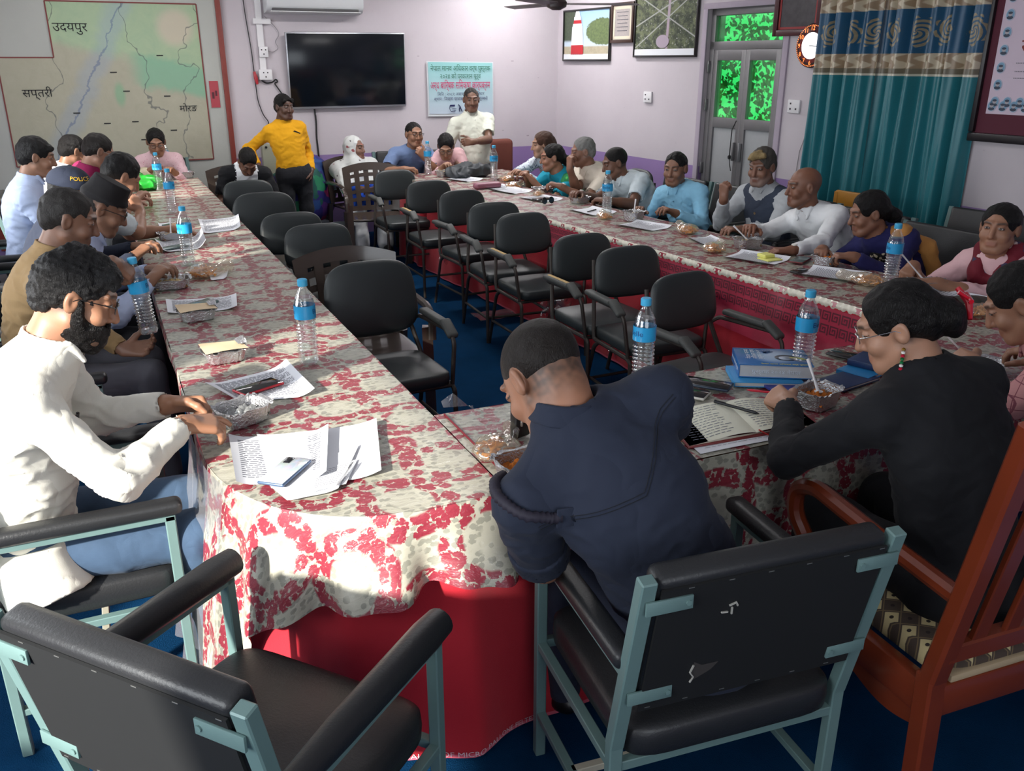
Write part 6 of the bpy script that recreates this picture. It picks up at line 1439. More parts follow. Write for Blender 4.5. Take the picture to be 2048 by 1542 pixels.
def paper(label, pts, lines=0, curl=.0, cat='paper', name='paper_sheet', m=None, n=14, z0=.0015, group=None, lm=None):
    """pts: four corners (x, y) in order"""
    a, b, c, d = [Vector((p[0], p[1], 0)) for p in pts]
    def fn(u, v):
        p = (a * (1 - u) + b * u) * (1 - v) + (d * (1 - u) + c * u) * v; cz = curl * (max(0, u - .75) / .25) ** 2 * .05 + abs(curl) * (max(0, .22 - u) / .22) ** 2 * .03 + .0006 * sin(u * 9 + v * 5)
        return Vector((p.x, p.y, TT + z0 + cz))
    q = MB(); q.grid(lambda u, v: tuple(fn(u, v)), n, n); q.grid(lambda u, v: tuple(fn(1 - u, v) - Vector((0, 0, .0008))), n, n); o = q.build(name, m or m_paper, angle=0); tag(o, label, cat, group)
    if lines:
        q = MB(); rnd = random.Random(len(label))
        for k in range(lines):
            v = .10 + .80 * k / lines; u1 = rnd.uniform(.7, .92) if k % 5 == 4 else .92; u = .08
            while u < u1:
                du = rnd.uniform(.03, .09); e = min(u + du, u1); q.add([fn(u, v) + Vector((0, 0, .0007)), fn(e, v) + Vector((0, 0, .0007)), fn(e, v + min(.30 / lines, .014)) + Vector((0, 0, .0007)), fn(u, v + min(.30 / lines, .014)) + Vector((0, 0, .0007))], [(0, 1, 2, 3)]); u = e + .015
        q.build('printed_lines', lm or m_typ, o, angle=0)
    return o
paper('white printed sheet curled at the left, under the patterned phone', ((.225, 2.44), (.50, 2.37), (.42, 2.06), (.20, 2.12)), 20, .5)
paper('blank white sheet on top of the pile at the near end of the left table', ((.30, 2.41), (.645, 2.37), (.555, 2.02), (.275, 2.05)), 0, .3, z0=.004)
paper('white sheet sticking out at the bottom of the near pile', ((.26, 2.13), (.55, 2.22), (.43, 1.98), (.30, 1.975)), 0, .1, z0=.006)
paper('folded printed leaflet under the pen at the table end', ((.40, 2.11), (.52, 2.13), (.455, 2.00), (.36, 1.99)), 10, 0, z0=.009)
paper('printed sheet under the red phone', ((.215, 2.92), (.505, 3.02), (.53, 2.68), (.285, 2.72)), 24, .5); paper('printed sheet under the grey phone on the left table', ((.185, 4.16), (.49, 4.11), (.46, 3.88), (.175, 3.92)), 18, .3)
paper('curled white sheet behind the tall bottle on the left table', ((.236, 5.60), (.52, 5.74), (.50, 5.33), (.245, 5.30)), 16, 1.0); paper('pale printed sheet hanging over the inner edge of the left table', ((.56, 6.34), (.835, 6.38), (.775, 5.88), (.53, 5.80)), 20, .4)
paper('small white scrap beside the orange sauce', ((.43, 4.62), (.53, 4.66), (.50, 4.50), (.42, 4.48)), 0, .2); paper('white sheet beyond the raised forearm on the left table', ((.30, 6.30), (.46, 6.38), (.45, 6.12), (.30, 6.10)), 0, .2)
for i_, (x, y, a, ln, lb) in enumerate(((3.13, 6.25, .2, 10, 'white sheet with a dark phone before the elderly man'), (3.19, 5.53, .1, 0, 'white sheet with a black pen before the young man'), (3.20, 4.87, .3, 6, 'folded white sheet before the man in the sky blue shirt'), (3.28, 4.30, -.2, 6, 'small white sheet between the snack bag and the waistcoated man'),
                              (3.22, 3.76, .4, 10, 'white sheet under the yellow sticky notes'), (3.32, 3.27, .5, 8, 'curved white sheet beside the small black phone'), (3.47, 2.68, .2, 5, 'white sheet with a pen before the woman in the maroon scarf'), (3.09, 6.95, .1, 8, 'white sheet beside the purple purse'), (3.02, 7.62, .4, 6, 'white sheet under the dark bag at the far table'), (3.10, 6.75, .3, 4, 'white sheet on the near side of the purple purse'))):
    w, l = (.11, .15) if i_ != 3 else (.08, .10); ca, sa = cos(a), sin(a); paper(lb, [(x + dx * ca - dy * sa, y + dx * sa + dy * ca) for dx, dy in ((-w, l), (w, l), (w, -l), (-w, -l))], ln * 3, .3)
def phone(label, c, rz, m_top, m_side, l=.155, w=.075, z=.0, extra=None, name='mobile_phone'):
    t = empty(name, (c[0], c[1], TT + .004 + z), rz, label=label, cat='phone'); q = MB(); q.box((0, 0, .0045), (w, l, .009), .004, seg=3); q.build('body', m_side, t); q = MB(); q.box((0, 0, .0093), (w - .006, l - .006, .0008), .0003); q.build('screen', m_top, t)
    if extra: extra(t)
    return t
m_scr = mat('dark_phone_glass', rgb(14, 16, 20), .08, 0, spec=.7); m_gph = mat('grey_green_phone_back', rgb(96, 116, 116), .25, .3); m_redc = mat('red_phone_case', rgb(196, 40, 54), .4)
def holo():
    t = NT('patterned_phone_back'); n_ = t.noise(t.co('Generated'), 2.5, 3.0, .6, 1.0, 1); t.base(t.mix(.55, (.75, .8, .95), n_)); t.r(.12); t.b.inputs['Coat Weight'].default_value = 1; return t.m
def cams(t):
    q = MB(); q.box((-.018, .055, .0105), (.018, .034, .002), .0008); q.build('camera_bump', m_scr, t)
phone('silver-blue patterned phone lying on the white pile, nearest on the left table', (.325, 2.125), radians(-40), holo(), mat('blue_grey_phone_edge', rgb(90, 110, 140), .3, .5), z=.006, extra=cams)
phone('black-screened phone in a red case on a printed sheet', (.373, 2.82), radians(-65), m_scr, m_redc); phone('grey-green phone on the sheet behind the lidded foil container', (.317, 4.01), radians(-55), m_gph, m_gph); phone('grey phone on the curled sheet further up the left table', (.325, 5.40), radians(-60), m_gph, m_gph)
phone('dark phone on a small sheet beyond the raised forearm', (.40, 6.20), radians(-60), m_scr, m_gph)
phone('black phone in a pale frame at the left of the notebook', (1.63, 2.185), radians(35), m_scr, mat('pale_phone_frame', rgb(200, 196, 186), .4)); phone('black phone in a dark blue case against the notebook', (1.735, 2.205), radians(38), m_scr, mat('navy_phone_case', rgb(28, 44, 62), .4), .16, .08, .006)
phone('small black phone beside the curved sheet on the right table', (3.20, 3.40), radians(-70), m_scr, m_blackf, .11, .05); phone('slim dark phone on the sheet before the elderly man', (3.12, 6.2), radians(-75), m_scr, m_blackf); phone('dark red phone beside the yellow sticky notes', (3.39, 3.60), radians(-60), m_gph, mat('dark_red_case', rgb(110, 40, 44), .4))
phone('black phone beside the cup of the woman in black', (2.40, 2.24), radians(20), m_scr, m_blackf)
def pen(label, a, b, m, z=.004, r_=.0042):
    t = empty('pen', label=label, cat='pen'); a = Vector((*a, TT + z + r_)); b = Vector((*b, TT + z + r_)); d = (b - a).normalized(); q = MB(); q.tube([a, a + d * .012, b], [.0012, r_, r_], 8); q.build('barrel', m, t); q = MB(); n_ = Vector((0, 0, r_ + .001)); q.tube([b - d * .04 + n_, b + n_ * .9], .0012, 5); q.build('clip', m_blackf, t); return t
m_cpen = clear('clear_pen_barrel', (.9, .92, .95), .1, .2, opacity=.35); m_bpen = mat('black_pen_plastic', rgb(22, 24, 28), .3)
pen('clear pen with a black tip on the folded leaflet', (.425, 1.985), (.50, 2.095), m_cpen, .012); pen('black pen lying across the open notebook', (1.71, 1.915), (1.65, 2.055), m_bpen, .014, .005); pen('black pen on the sheet before the young man', (3.13, 5.50), (3.24, 5.56), m_bpen); pen('black pen on the sheet before the woman in the maroon scarf', (3.41, 2.62), (3.50, 2.66), m_bpen)
pen('red pen in the hand of the woman in black', (1.80, 2.085), (1.86, 2.03), mat('red_pen', rgb(200, 40, 60), .4), .02)
# open notebook
t = empty('notebook', label='open notebook with handwriting on cream pages beside the officer', cat='notebook')
def page(c0, c1, c2, c3, side):
    a, b, c, d = [Vector((*p, 0)) for p in (c0, c1, c2, c3)]
    def fn(u, v):
        p = (a * (1 - u) + b * u) * (1 - v) + (d * (1 - u) + c * u) * v; k = u if side > 0 else 1 - u; return Vector((p.x, p.y, TT + .003 + .012 * math.sin(min(1, k * 1.4 + .05) * pi) ** .6 * (1 - .5 * k)))
    q = MB(); q.grid(lambda u, v: tuple(fn(u, v)), 14, 8); q.add([fn(0, 1), fn(.5, 1), fn(1, 1), fn(1, 1) - Vector((0, 0, .010)), fn(.5, 1) - Vector((0, 0, .012)), fn(0, 1) - Vector((0, 0, .004))], [(0, 5, 4, 1), (1, 4, 3, 2)]); o = q.build('page', mat('cream_page', rgb(228, 228, 208), .7), t, angle=0)
    q = MB(); rnd = random.Random(side + 5)
    for k in range(13):
        v = .08 + .066 * k; u = .10
        while u < rnd.uniform(.6, .92): du = rnd.uniform(.03, .10); q.add([fn(u, v) + Vector((0, 0, .001)), fn(u + du, v) + Vector((0, 0, .001)), fn(u + du, v + .012) + Vector((0, 0, .001)), fn(u, v + .012) + Vector((0, 0, .001))], [(0, 1, 2, 3)]); u += du + .02
    q.build('handwriting', mat('pencil_handwriting', rgb(120, 124, 140), .8), o, angle=0)
page((1.47, 2.075), (1.70, 2.06), (1.63, 1.825), (1.40, 1.835), -1); page((1.70, 2.06), (1.90, 2.03), (1.84, 1.80), (1.63, 1.825), 1)
q = MB(); q.poly([(1.39, 1.825, TT + .003), (1.845, 1.795, TT + .003), (1.91, 2.035, TT + .003), (1.46, 2.085, TT + .003)], .002); q.build('cover', mat('red_brown_cover', rgb(130, 36, 40), .5), t); q = MB(); q.tube([(1.64, 1.83, TT + .012), (1.65, 1.80, TT + .006), (1.67, 1.785, TT + .004)], .002, 5); q.build('ribbon', mat('red_ribbon', rgb(190, 40, 40), .6), t)
paper('handwritten sheet under the open notebook', ((1.42, 1.90), (1.80, 1.86), (1.76, 1.775), (1.40, 1.785)), 6, 0, z0=.0005)
# books
def book(label, M, w, l, h, mc, ms, name='book'):
    t = empty(name, label=label, cat='book'); q = MB(); q.box((0, 0, h / 2), (w - .004, l - .006, h - .006), 0, M); q.build('pages', mat('book_page_block', rgb(196, 196, 196), .8, 0, .1, 5), t); q = MB()
    q.box((0, 0, h - .0015), (w, l, .003), .001, M).box((0, 0, .0015), (w, l, .003), .001, M); q.box((-w / 2 + .001, 0, h / 2), (.003, l, h), .001, M); q.build('cover', mc, t); return t
def cover_mat():
    t = NT('blue_book_cover'); s = t.n('ShaderNodeSeparateXYZ', ins={0: t.co('Generated')}); c = t.mix(s.outputs[1], rgb(60, 120, 180), rgb(36, 92, 160))
    g = t.step(t.math('ADD', t.math('POWER', t.math('SUBTRACT', s.outputs[0], .55), 2), t.math('POWER', t.math('SUBTRACT', s.outputs[1], .5), 2)), .09, .0); c = t.mix(t.math('MULTIPLY', g, .75), c, rgb(200, 222, 242)); t.base(c); t.r(.25); return t.m
MBk = Matrix.Translation((2.01, 2.215, TT + .022)) @ Matrix.Rotation(radians(-31), 4, 'Z')
m_bkw = mat('book_white_lettering', rgb(232, 238, 244), .5); m_bky = mat('book_yellow_lettering', rgb(236, 226, 60), .5); m_bkd = mat('book_dark_blue', rgb(26, 74, 130), .4)
t = book('thick blue book with white and yellow lettering lying on the front table', MBk, .245, .185, .046, cover_mat(), None)
TTX = MBk @ Matrix.Translation((0, 0, .0466)) @ Matrix.Rotation(radians(0), 4, 'Z')
q = MB()
for j, s_ in enumerate(('नेपाल मानव', 'अधिकार वर्ष', 'पुस्तक २०२४')): put_text(q, s_, .022, TTX @ Matrix.Translation((-.10 + j * .020 + .02, .022, 0)) @ Matrix.Rotation(pi / 2, 4, 'Z'), .10)
q.build('title_lettering', m_bkw, t, angle=0); q = MB(); put_text(q, 'नेपाल मानव अधिकार वर्ष पुस्तक', .017, MBk @ Matrix.Translation((-.124, 0, .023)) @ Matrix.Rotation(-pi / 2, 4, 'Z') @ Matrix.Rotation(pi / 2, 4, 'X'), .15)
put_text(q, 'पुस्तक २०२४ नेपाल', .017, MBk @ Matrix.Translation((0, -.0935, .022)) @ Matrix.Rotation(pi / 2, 4, 'X'), .16); q.build('spine_lettering', m_bkw, t, angle=0)
q = MB(); put_text(q, 'नेपाल मानव अधिकार वर्ष पुस्तक', .016, TTX @ Matrix.Translation((.03, -.08, .0002)), .16); q.build('yellow_lettering', m_bky, t, angle=0)
q = MB()
q.lathe([(.030, .0002), (.030, .0008)], 24, TTX @ Matrix.Translation((.045, -.01, 0)) @ Matrix.Scale(1.3, 4, (1, 0, 0)), 0); q.lathe([(.022, .001), (.022, .0014)], 24, TTX @ Matrix.Translation((.045, -.016, 0)) @ Matrix.Scale(1.2, 4, (1, 0, 0)), 1)
for a in (-.6, -.25, .1, .45, .8): q.bar((0 - .02, .035, .0008), (-.02 + .035 * cos(a + 1.2), .035 + .035 * sin(a + 1.2), .0008), .007, .0006, M=TTX, mi=2)
for a in range(3): q.tube([TTX @ Vector((.075 + (.022 + a * .006) * cos(k * pi / 10), -.03 + (.022 + a * .006) * sin(k * pi / 10) * .8, .001)) for k in range(8)], .0009, 4, mi=3)
q.build('cover_picture', [mat('cover_dark_hair', rgb(30, 34, 50), .5), mat('cover_grey_photo', rgb(150, 160, 176), .5), m_bkd, m_bky], t, angle=0)
book('light blue book lying under the thick blue book', Matrix.Translation((1.96, 2.19, TT + .002)) @ Matrix.Rotation(radians(-28), 4, 'Z'), .23, .17, .018, mat('light_blue_cover', rgb(40, 140, 200), .4), None)
book('violet-blue booklet sticking out under the thick blue book', Matrix.Translation((1.985, 2.065, TT + .002)) @ Matrix.Rotation(radians(-8), 4, 'Z'), .17, .11, .010, mat('violet_blue_cover', rgb(56, 62, 140), .4), None)
book('dark blue booklet beside the spoon bowl on the front table', Matrix.Translation((2.20, 2.05, TT + .002)) @ Matrix.Rotation(radians(10), 4, 'Z'), .20, .11, .012, mat('navy_cover', rgb(22, 48, 92), .4), None); book('bright blue booklet behind the woman in black\'s elbow', Matrix.Translation((2.33, 2.10, TT + .002)) @ Matrix.Rotation(radians(15), 4, 'Z'), .17, .12, .014, mat('bright_blue_cover', rgb(36, 130, 190), .4), None)
book('thick navy notebook on the bright blue booklet', Matrix.Translation((2.38, 2.12, TT + .017)) @ Matrix.Rotation(radians(20), 4, 'Z'), .13, .12, .022, mat('navy_cover', rgb(22, 48, 92), .4), None)
# bags, purse, sunglasses, sticky notes, radio
def lump(name, label, cat, ops, m, wr_=.006, fr=30, h=.007):
    F = SDF(h)
    for o_ in ops: getattr(F, o_[0])(*o_[1:])
    F.cut((0, 0, TT + .002), (0, 0, -1)); vs, Q = F.build(); N_ = normals(vs, Q); vs = vs + N_ * (wr_ * (creases(vs, fr, 4.0) * .8 + nz(vs, fr * .6)))[:, None]; vs[:, 2] = np.maximum(vs[:, 2], TT + .001); return tag(vmesh(name, vs, Q, m), label, cat)
m_dbag = mat('dark_grey_bag_cloth', rgb(54, 58, 62), .6, 0, .2, 10)
lump('handbag', 'crumpled dark grey bag lying in front of the standing speaker', 'bag', [('el', (3.12, 7.80, TT + .04), A(.19, .12, .075), None, .03), ('el', (3.27, 7.76, TT + .06), A(.10, .08, .06), None, .03)], m_dbag, .020, 34)
lump('shoulder_bag', 'black bag beside the bowl in front of the woman in pink, far left', 'bag', [('el', (.64, 9.12, TT + .045), A(.13, .11, .07), None, .03)], mat('black_bag_leather', rgb(34, 32, 32), .4), .008, 24)
lump('plastic_bag', 'bright green crumpled plastic bag on the left table', 'bag', [('el', (.33, 8.15, TT + .05), A(.13, .16, .06), None, .03), ('el', (.26, 8.35, TT + .07), A(.07, .08, .06), None, .03)], mat('green_plastic_bag', rgb(24, 150, 40), .35, 0, .15, 14, coat=.4), .016, 34)
lump('cream_wrapper', 'crumpled cream wrapper before the woman in pink, far left', 'wrapper', [('el', (.38, 8.78, TT + .05), A(.09, .09, .06), None, .03)], mat('cream_wrapper_paper', rgb(206, 196, 164), .6), .014, 40)
lump('purse', 'flat purple-pink purse on the right table before the dark bag', 'purse', [('rc', (2.90, 7.02, TT + .022), (3.10, 7.04, TT + .022), .028, .028, .02), ('rc', (2.90, 6.98, TT + .022), (3.10, 7.0, TT + .022), .026, .026, .02)], mat('mauve_purse_leather', rgb(140, 88, 104), .4), .001, 40)
lump('dark_green_bag', 'flat dark olive bag on the near right corner of the tables', 'bag', [('el', (3.40, 2.58, TT + .016), A(.16, .08, .024), None, .02)], mat('olive_black_cloth', rgb(50, 56, 46), .5), .003, 30)
q = MB(); q.box((3.27, 3.74, TT + .018), (.07, .07, .020), .004, seg=1).box((3.265, 3.70, TT + .006), (.10, .09, .006), .001); tag(q.build('sticky_notes', mat('yellow_note_paper', rgb(232, 230, 130), .7)), 'block of pale yellow sticky notes on a white sheet', 'sticky notes')
t = empty('sunglasses', (3.06, 5.98, TT + .002), .2, label='dark sunglasses lying on the right table near the elderly man', cat='sunglasses'); q = MB()
for s in (-1, 1): q.lathe([(.024, 0), (.026, .002), (.024, .004)], 20, Matrix.Translation((s * .033, 0, .028)) @ Matrix.Rotation(radians(80), 4, 'X'))
q.build('lens', m_scr, t); q = MB(); q.tube([(-.01, 0, .032), (.01, 0, .032)], .002, 5)
for s in (-1, 1): q.tube([(s * .058, 0, .036), (s * .060, .06, .030), (s * .056, .12, .004)], .002, 5)
q.build('frame', blk_frame, t)
t = empty('radio_handset', (.995, 2.10, TT + .003), radians(20), label='black radio handset standing on the front table by the officer\'s face', cat='radio'); q = MB(); q.box((0, 0, .065), (.058, .032, .13), .008, seg=3); q.build('body', m_blackf, t); q = MB(); q.tube([(-.018, 0, .13), (-.018, 0, .152)], .007, 10); q.build('knob', m_cpen, t); q = MB(); q.tube([(-.012, -.018, .12), (-.014, -.022, .09), (-.012, -.018, .04)], .004, 6); q.build('clip', steelw, t)
# floor things
q = MB(); q.lathe([(.0, .003), (.022, .003), (.024, .005), (.0, .006)], 20, axis=(2.25, 7.55)); q.lathe([(.0, .0065), (.012, .0065), (.0, .007)], 16, axis=(2.25, 7.55), mi=1); tag(q.build('bottle_lid', [mat('lid_white', rgb(200, 214, 226), .4), mat('lid_blue', rgb(40, 80, 160), .4)]), 'small blue and white lid on the carpet beside the plastic chair leg', 'lid')
q = MB()
for x, y in ((1.64, 3.96), (1.28, 1.40), (-.07, 2.2), (1.62, 3.93)): q.box((x, y, .003), (.018, .007, .002))
tag(q.build('paper_crumbs', m_paper), 'tiny white paper crumbs on the blue carpet', 'litter', kind='stuff')
q = MB(); q.grid(lambda a, b: (2.38 + .34 * a, 5.70 + .22 * b, .006 + .01 * abs(sin(a * 7 + b * 5))), 12, 8); tag(q.build('plastic_scrap', m_plw, angle=0), 'torn clear plastic scrap lying on the carpet under the right chairs', 'plastic scrap')
# printed cloth bundle, box and bin by the back wall
cb = mat('multicoloured_floral_cloth', rgb(80, 50, 120), .7)
def multi():
    t = NT('violet_green_printed_cloth'); v = t.n('ShaderNodeTexVoronoi', ins={'Vector': t.vm('ADD', t.co(), t.vm('SCALE', t.noise(t.co(), 6.0, 3.0, .6, 0, 1), scale=.12)), 'Scale': 7.5}); cr = t.n('ShaderNodeValToRGB', ins={0: t.n('ShaderNodeSeparateColor', ins={0: v.outputs['Color']}).outputs[0]})
    e = cr.color_ramp; e.interpolation = 'CONSTANT'; cs_ = [(0, rgb(44, 38, 112)), (.2, rgb(30, 120, 84)), (.38, rgb(150, 40, 96)), (.52, rgb(36, 70, 130)), (.7, rgb(86, 44, 120)), (.85, rgb(24, 84, 76))]
    while len(e.elements) < 6: e.elements.new(.5)
    for k, (p, c) in enumerate(cs_): e.elements[k].position = p; e.elements[k].color = (*c, 1)
    t.base(cr.outputs[0]); t.r(.7); return t.m
F = SDF(.014); F.el((1.80, 9.08, .50), A(.30, .24, .34), None, .06); F.el((2.00, 9.20, .56), A(.20, .20, .34), None, .06); F.el((1.72, 9.10, .38), A(.22, .20, .3), None, .05); F.cut((0, 0, .24), (0, 0, -1)); vs, Q = F.build(); N_ = normals(vs, Q); vs = vs + N_ * (.022 * creases(vs, 11, 1.0))[:, None]
tag(vmesh('cloth_bundle', vs, Q, multi()), 'big violet, green and pink printed cloth bundle behind the boy in yellow', 'cloth bundle')
q = MB(); q.box((1.86, 9.15, .14), (.50, .40, .26), .02, seg=2); tag(q.build('storage_box', mat('dark_grey_plastic_box', rgb(62, 66, 76), .5)), 'dark grey storage box under the printed cloth bundle', 'box')
q = MB(); q.box((1.62, 9.50, .83), (.16, .10, .34), .01); o = q.build('junction_box', mat('olive_grey_box', rgb(150, 150, 132), .6)); tag(o, 'olive grey metal box on the back wall beside the boy in yellow', 'junction box'); q = MB(); q.lathe([(.012, 0), (.012, .02)], 10, Matrix.Translation((1.58, 9.455, .97)) @ Matrix.Rotation(pi / 2, 4, 'X')); q.build('knob', m_blackf, o)
q = MB(); pb_ = empty('plastic_basket', (2.10, 8.55, 0), label='grey plastic basket on the floor by the woman in the scarf', cat='basket'); q.lathe([(.13, .005), (.15, .28), (.16, .29), (.145, .29), (.125, .015)], 24); q.build('basket', mat('grey_basket', rgb(120, 126, 132), .5), pb_)
# ------------------------------------------------------------------ the people round the tables
def mi_raglan(i, m2, lat=.095, down=.12):
    me = i['shirt'].data; me.materials.append(m2); n = len(me.vertices); co = np.empty(n * 3, dtype=np.float32); me.vertices.foreach_get('co', co); co = co.reshape(-1, 3)
    d = co - i['Sh']; l = np.abs(d @ i['rt']); v = d @ i['u']; e = np.zeros(n)
    for s in (1, -1):
        S, E_, W = i['arms'][s]
        for a, b in ((S, E_), (E_, W)):
            ba = b - a; t = np.clip(((co - a) @ ba) / (ba @ ba), 0, 1); e = np.maximum(e, (np.linalg.norm(co - a - t[:, None] * ba, axis=1) < .068) * 1.0)
    f = (l > lat + .12 * np.clip(-v, 0, .3)) | (e > 0)
    q = np.empty(len(me.polygons) * 4, dtype=np.int32); me.polygons.foreach_get('vertices', q) if False else me.loops.foreach_get('vertex_index', q); me.polygons.foreach_set('material_index', f[q.reshape(-1, 4)[:, 0]].astype(np.int32)); me.update()
def kurta_extra(i):
    front_buttons(i, 1, btn_d, -.035, .0, 'button', .006); P, f = i['P'], i['f']; T = i['T']
    F = SDF(.0036); F.el(T(0, .028, -.070), A(.066, .064, .062), i['R'], .02); F.rc(T(0, .072, -.112), T(0, .080, -.095), .024, .022, .03); F.el(T(0, .060, -.052), A(.050, .048, .034), i['R'], .02)
    F.el(T(0, .108, -.062), A(.018, .020, .008), i['R'], .004, sub=True); F.cut(T(0, .0, -.014), i['R'] @ np.array([0, .38, 1.0]), k=.006)
    for s in (-1, 1): F.rc(T(s * .066, .014, .0), T(s * .060, .022, -.05), .013, .018, .015)
    vs, Q = F.build(); N_ = normals(vs, Q); vs = vs + N_ * (.0025 * nz(vs, 200, 2))[:, None]; vmesh('beard', vs, Q, HB, parent=i['body'])
    F = SDF(.0036); F.rc(T(-.020, .096, -.047), T(.020, .096, -.047), .0065, .0065, .004); field_child(F, 'moustache', HB, i['body'], .001, 200)
    q = MB(); c = i['Cp'] + i['fw'] * .135 - i['rt'] * .02 + i['u'] * .02; q.tube([c, c - i['u'] * .03 + i['fw'] * .002, c - i['u'] * .045], .0045, 6); q.tube([c + i['rt'] * .014, c - i['u'] * .03 + i['rt'] * .012], .0045, 6); q.build('clipped_glasses_case', blk_frame, i['body'])
    F = SDF(.008); F.rc(P - f * .05 + np.array([0, -.12, -.03]), P + f * .06 + np.array([0, -.13, -.045]), .065, .05, .03); F.fc(P + np.array([.02, -.12, .0]), P + np.array([.05, -.16, -.12]), .10, .115, .04); F.cut(P + np.array([0, .0, -.12]), (0, 0, -1)); field_child(F, 'kurta_tail', kurta_f, i['body'], .004, 22)
person('man with a black beard and glasses in an ivory kurta, opening a foil box', (-.105, 2.43, 1.235), (-.335, 2.52, .56), -6, -4, 24, 4, wr=(.105, 2.36, .875), wl=(.085, 2.56, .865), er=(-.2, -.9, -.8), cr=.45, cl=.85,
       dr=(.9, .25, -.25), dl=(.8, -.1, -.1), nl=(0, -.7, -.7), nr=(0, .3, -1), skin=(.34, .165, .095), shirt=kurta_f, trousers=denim_f, hair='curly', hairm=HKU, near=True, vol=.006, hs=.97, glasses=blk_frame, stubble=.6, scalp=.8, extra=kurta_extra, wrinkle=.0055, thumb=.8, slouch=.05, point=True, shoes=leather)
person('grey-haired man in a khaki shirt at the left table, holding a water bottle', (-.14, 3.86, 1.215), (-.38, 3.95, .56), 0, -2, 20, 0, wr=(-.01, 3.60, 1.085), wl=(-.02, 3.86, .66), er=(-.2, -.7, -1), cr=.75, cl=.4, dr=(.6, .25, -.55), nr=(.5, .2, -.9), dl=(.9, -.2, 0), nl=(.3, -.6, .6), skin=(.22, .11, .07),
       shirt=beige_f, trousers=greyt_f, hair='short', hairm=HSP, near=True, vol=.005, scalp=.7, wrinkle=.005, stubble=.3, fat=1.1)
def topi_extra(i):
    T, R = i['T'], i['R']; F = SDF(.0045); F.fc(T(0, -.01, .048), T(0, -.002, .135), .094, .082, .012); F.el(T(0, -.010, .05), A(.084, .104, .05), R, .01); F.cut(T(0, 0, .035), R @ np.array([0, .1, -1.0])); field_child(F, 'topi_cap', mat('black_topi_cloth', rgb(24, 22, 24), .9, 0, .1, 20, .4, 300, .001), i['body'], .0008, 60)
    F = SDF(.010); P, Cp, Sh, u, rt, fw = (i[k] for k in ('P', 'Cp', 'Sh', 'u', 'rt', 'fw'))
    F.el(P + u * .1, A(.172, .138, .17), i['Rt'], .05); F.el(Cp, A(.182, .136, .19), i['Rt'], .05); F.rc(Sh - rt * .12, Sh + rt * .12, .074, .074, .04)
    F.rc(i['N'] - u * .06, i['N'] + u * .1, .082, .085, .01, sub=True); F.rc(i['N'] + fw * .09, Cp + fw * .15 - u * .02, .05, .015, .01, sub=True)
    for s in (-1, 1): F.el(i['arms'][s][0] + rt * s * .035 - u * .02, A(.055, .09, .10), i['Rt'], .01, sub=True)
    field_child(F, 'waistcoat', black_f, i['body'], .003, 20)
person('man in a black topi cap and black waistcoat at the left table', (-.015, 4.42, 1.17), (-.31, 4.50, .56), 0, -4, 28, 0, wr=(.14, 4.33, .84), wl=(.16, 4.55, .84), cr=.5, cl=.5, skin=(.26, .13, .08), shirt=paleb_f, trousers=dark_f, hair='short', hairm=HSP, vol=.002, scalp=.6, glasses=blk_frame, stubble=.2, extra=topi_extra)
def police_extra(i):
    T, R = i['T'], i['R']; F = SDF(.005); F.el(T(0, -.012, .038), A(.086, .106, .088), R, .01); F.cut(T(0, 0, .020), R @ np.array([0, -.1, -1.0])); F.el(T(0, .125, .030), A(.066, .060, .009), R, .012); F.el(T(0, -.012, .126), A(.008, .008, .006), R, .004); cap = field_child(F, 'navy_cap', navy_f, i['body'])
    vs, fs = text_data('POLICE', 1.0); w = max(v[0] for v in vs) - min(v[0] for v in vs); out = []; c = Vector(T(0, -.012, .045))
    for v in vs:
        th = .95 - v[0] / w * 1.15; d = Vector(R @ np.array([sin(th), cos(th), .32 + v[1] * .36])).normalized(); ok, loc, nn, _ = cap.ray_cast(c + d * .3, -d); out.append((loc + nn * .0015) if ok else c + d * .1)
    q = MB(); q.add(out, fs); q.build('cap_lettering', mat('yellow_police_lettering', rgb(214, 170, 40), .6), cap, angle=0)
person('officer in a navy cap with yellow lettering, mostly hidden behind the man in khaki', (-.145, 4.98, 1.185), (-.36, 5.02, .56), 0, 0, 10, 0, wr=(.1, 4.95, .84), wl=(.12, 5.2, .84), skin=sk2, shirt=navy_f, trousers=navy_f, hair='short', hairm=HB, vol=.001, extra=police_extra, collar=True, scalp=.7)
person('man in a white T-shirt resting his elbow on the left table, hand by his face', (.105, 5.48, 1.195), (-.22, 5.42, .56), 6, 14, 34, -6, wr=(.185, 5.70, .955), wl=(.36, 5.78, .82), er=(.3, -.8, -.9), cr=.6, cl=.35, dr=(-.3, .1, .9), nr=(-.6, .6, 0), dl=(1, .1, -.1), nl=(0, 0, -1), skin=(.36, .18, .11), shirt=palew_f, sleeve='S',
       collar=False, trousers=dark_f, hair='short', hairm=HB, vol=.010, line=-.005, scalp=.8)
person('young man in a pale blue shirt with thick black hair, furthest left', (-.35, 6.35, 1.235), (-.52, 6.42, .56), 0, 0, 12, 0, wr=(-.1, 6.3, .80), wl=(-.1, 6.55, .82), skin=(.30, .15, .09), shirt=paleb_f, trousers=dark_f, hair='side', hairm=HB, vol=.013, line=-.006, scalp=.8)
person('man in a maroon polo shirt and thin glasses at the left table', (.01, 6.93, 1.205), (-.27, 7.10, .56), 0, 8, 26, 0, wr=(.2, 6.9, .86), wl=(.2, 7.15, .84), skin=(.33, .17, .11), shirt=maroon_f, sleeve='S', trousers=dark_f, hair='short', hairm=HD, vol=.007, glasses=steelw, scalp=.8, fat=1.2, fw=1.06)
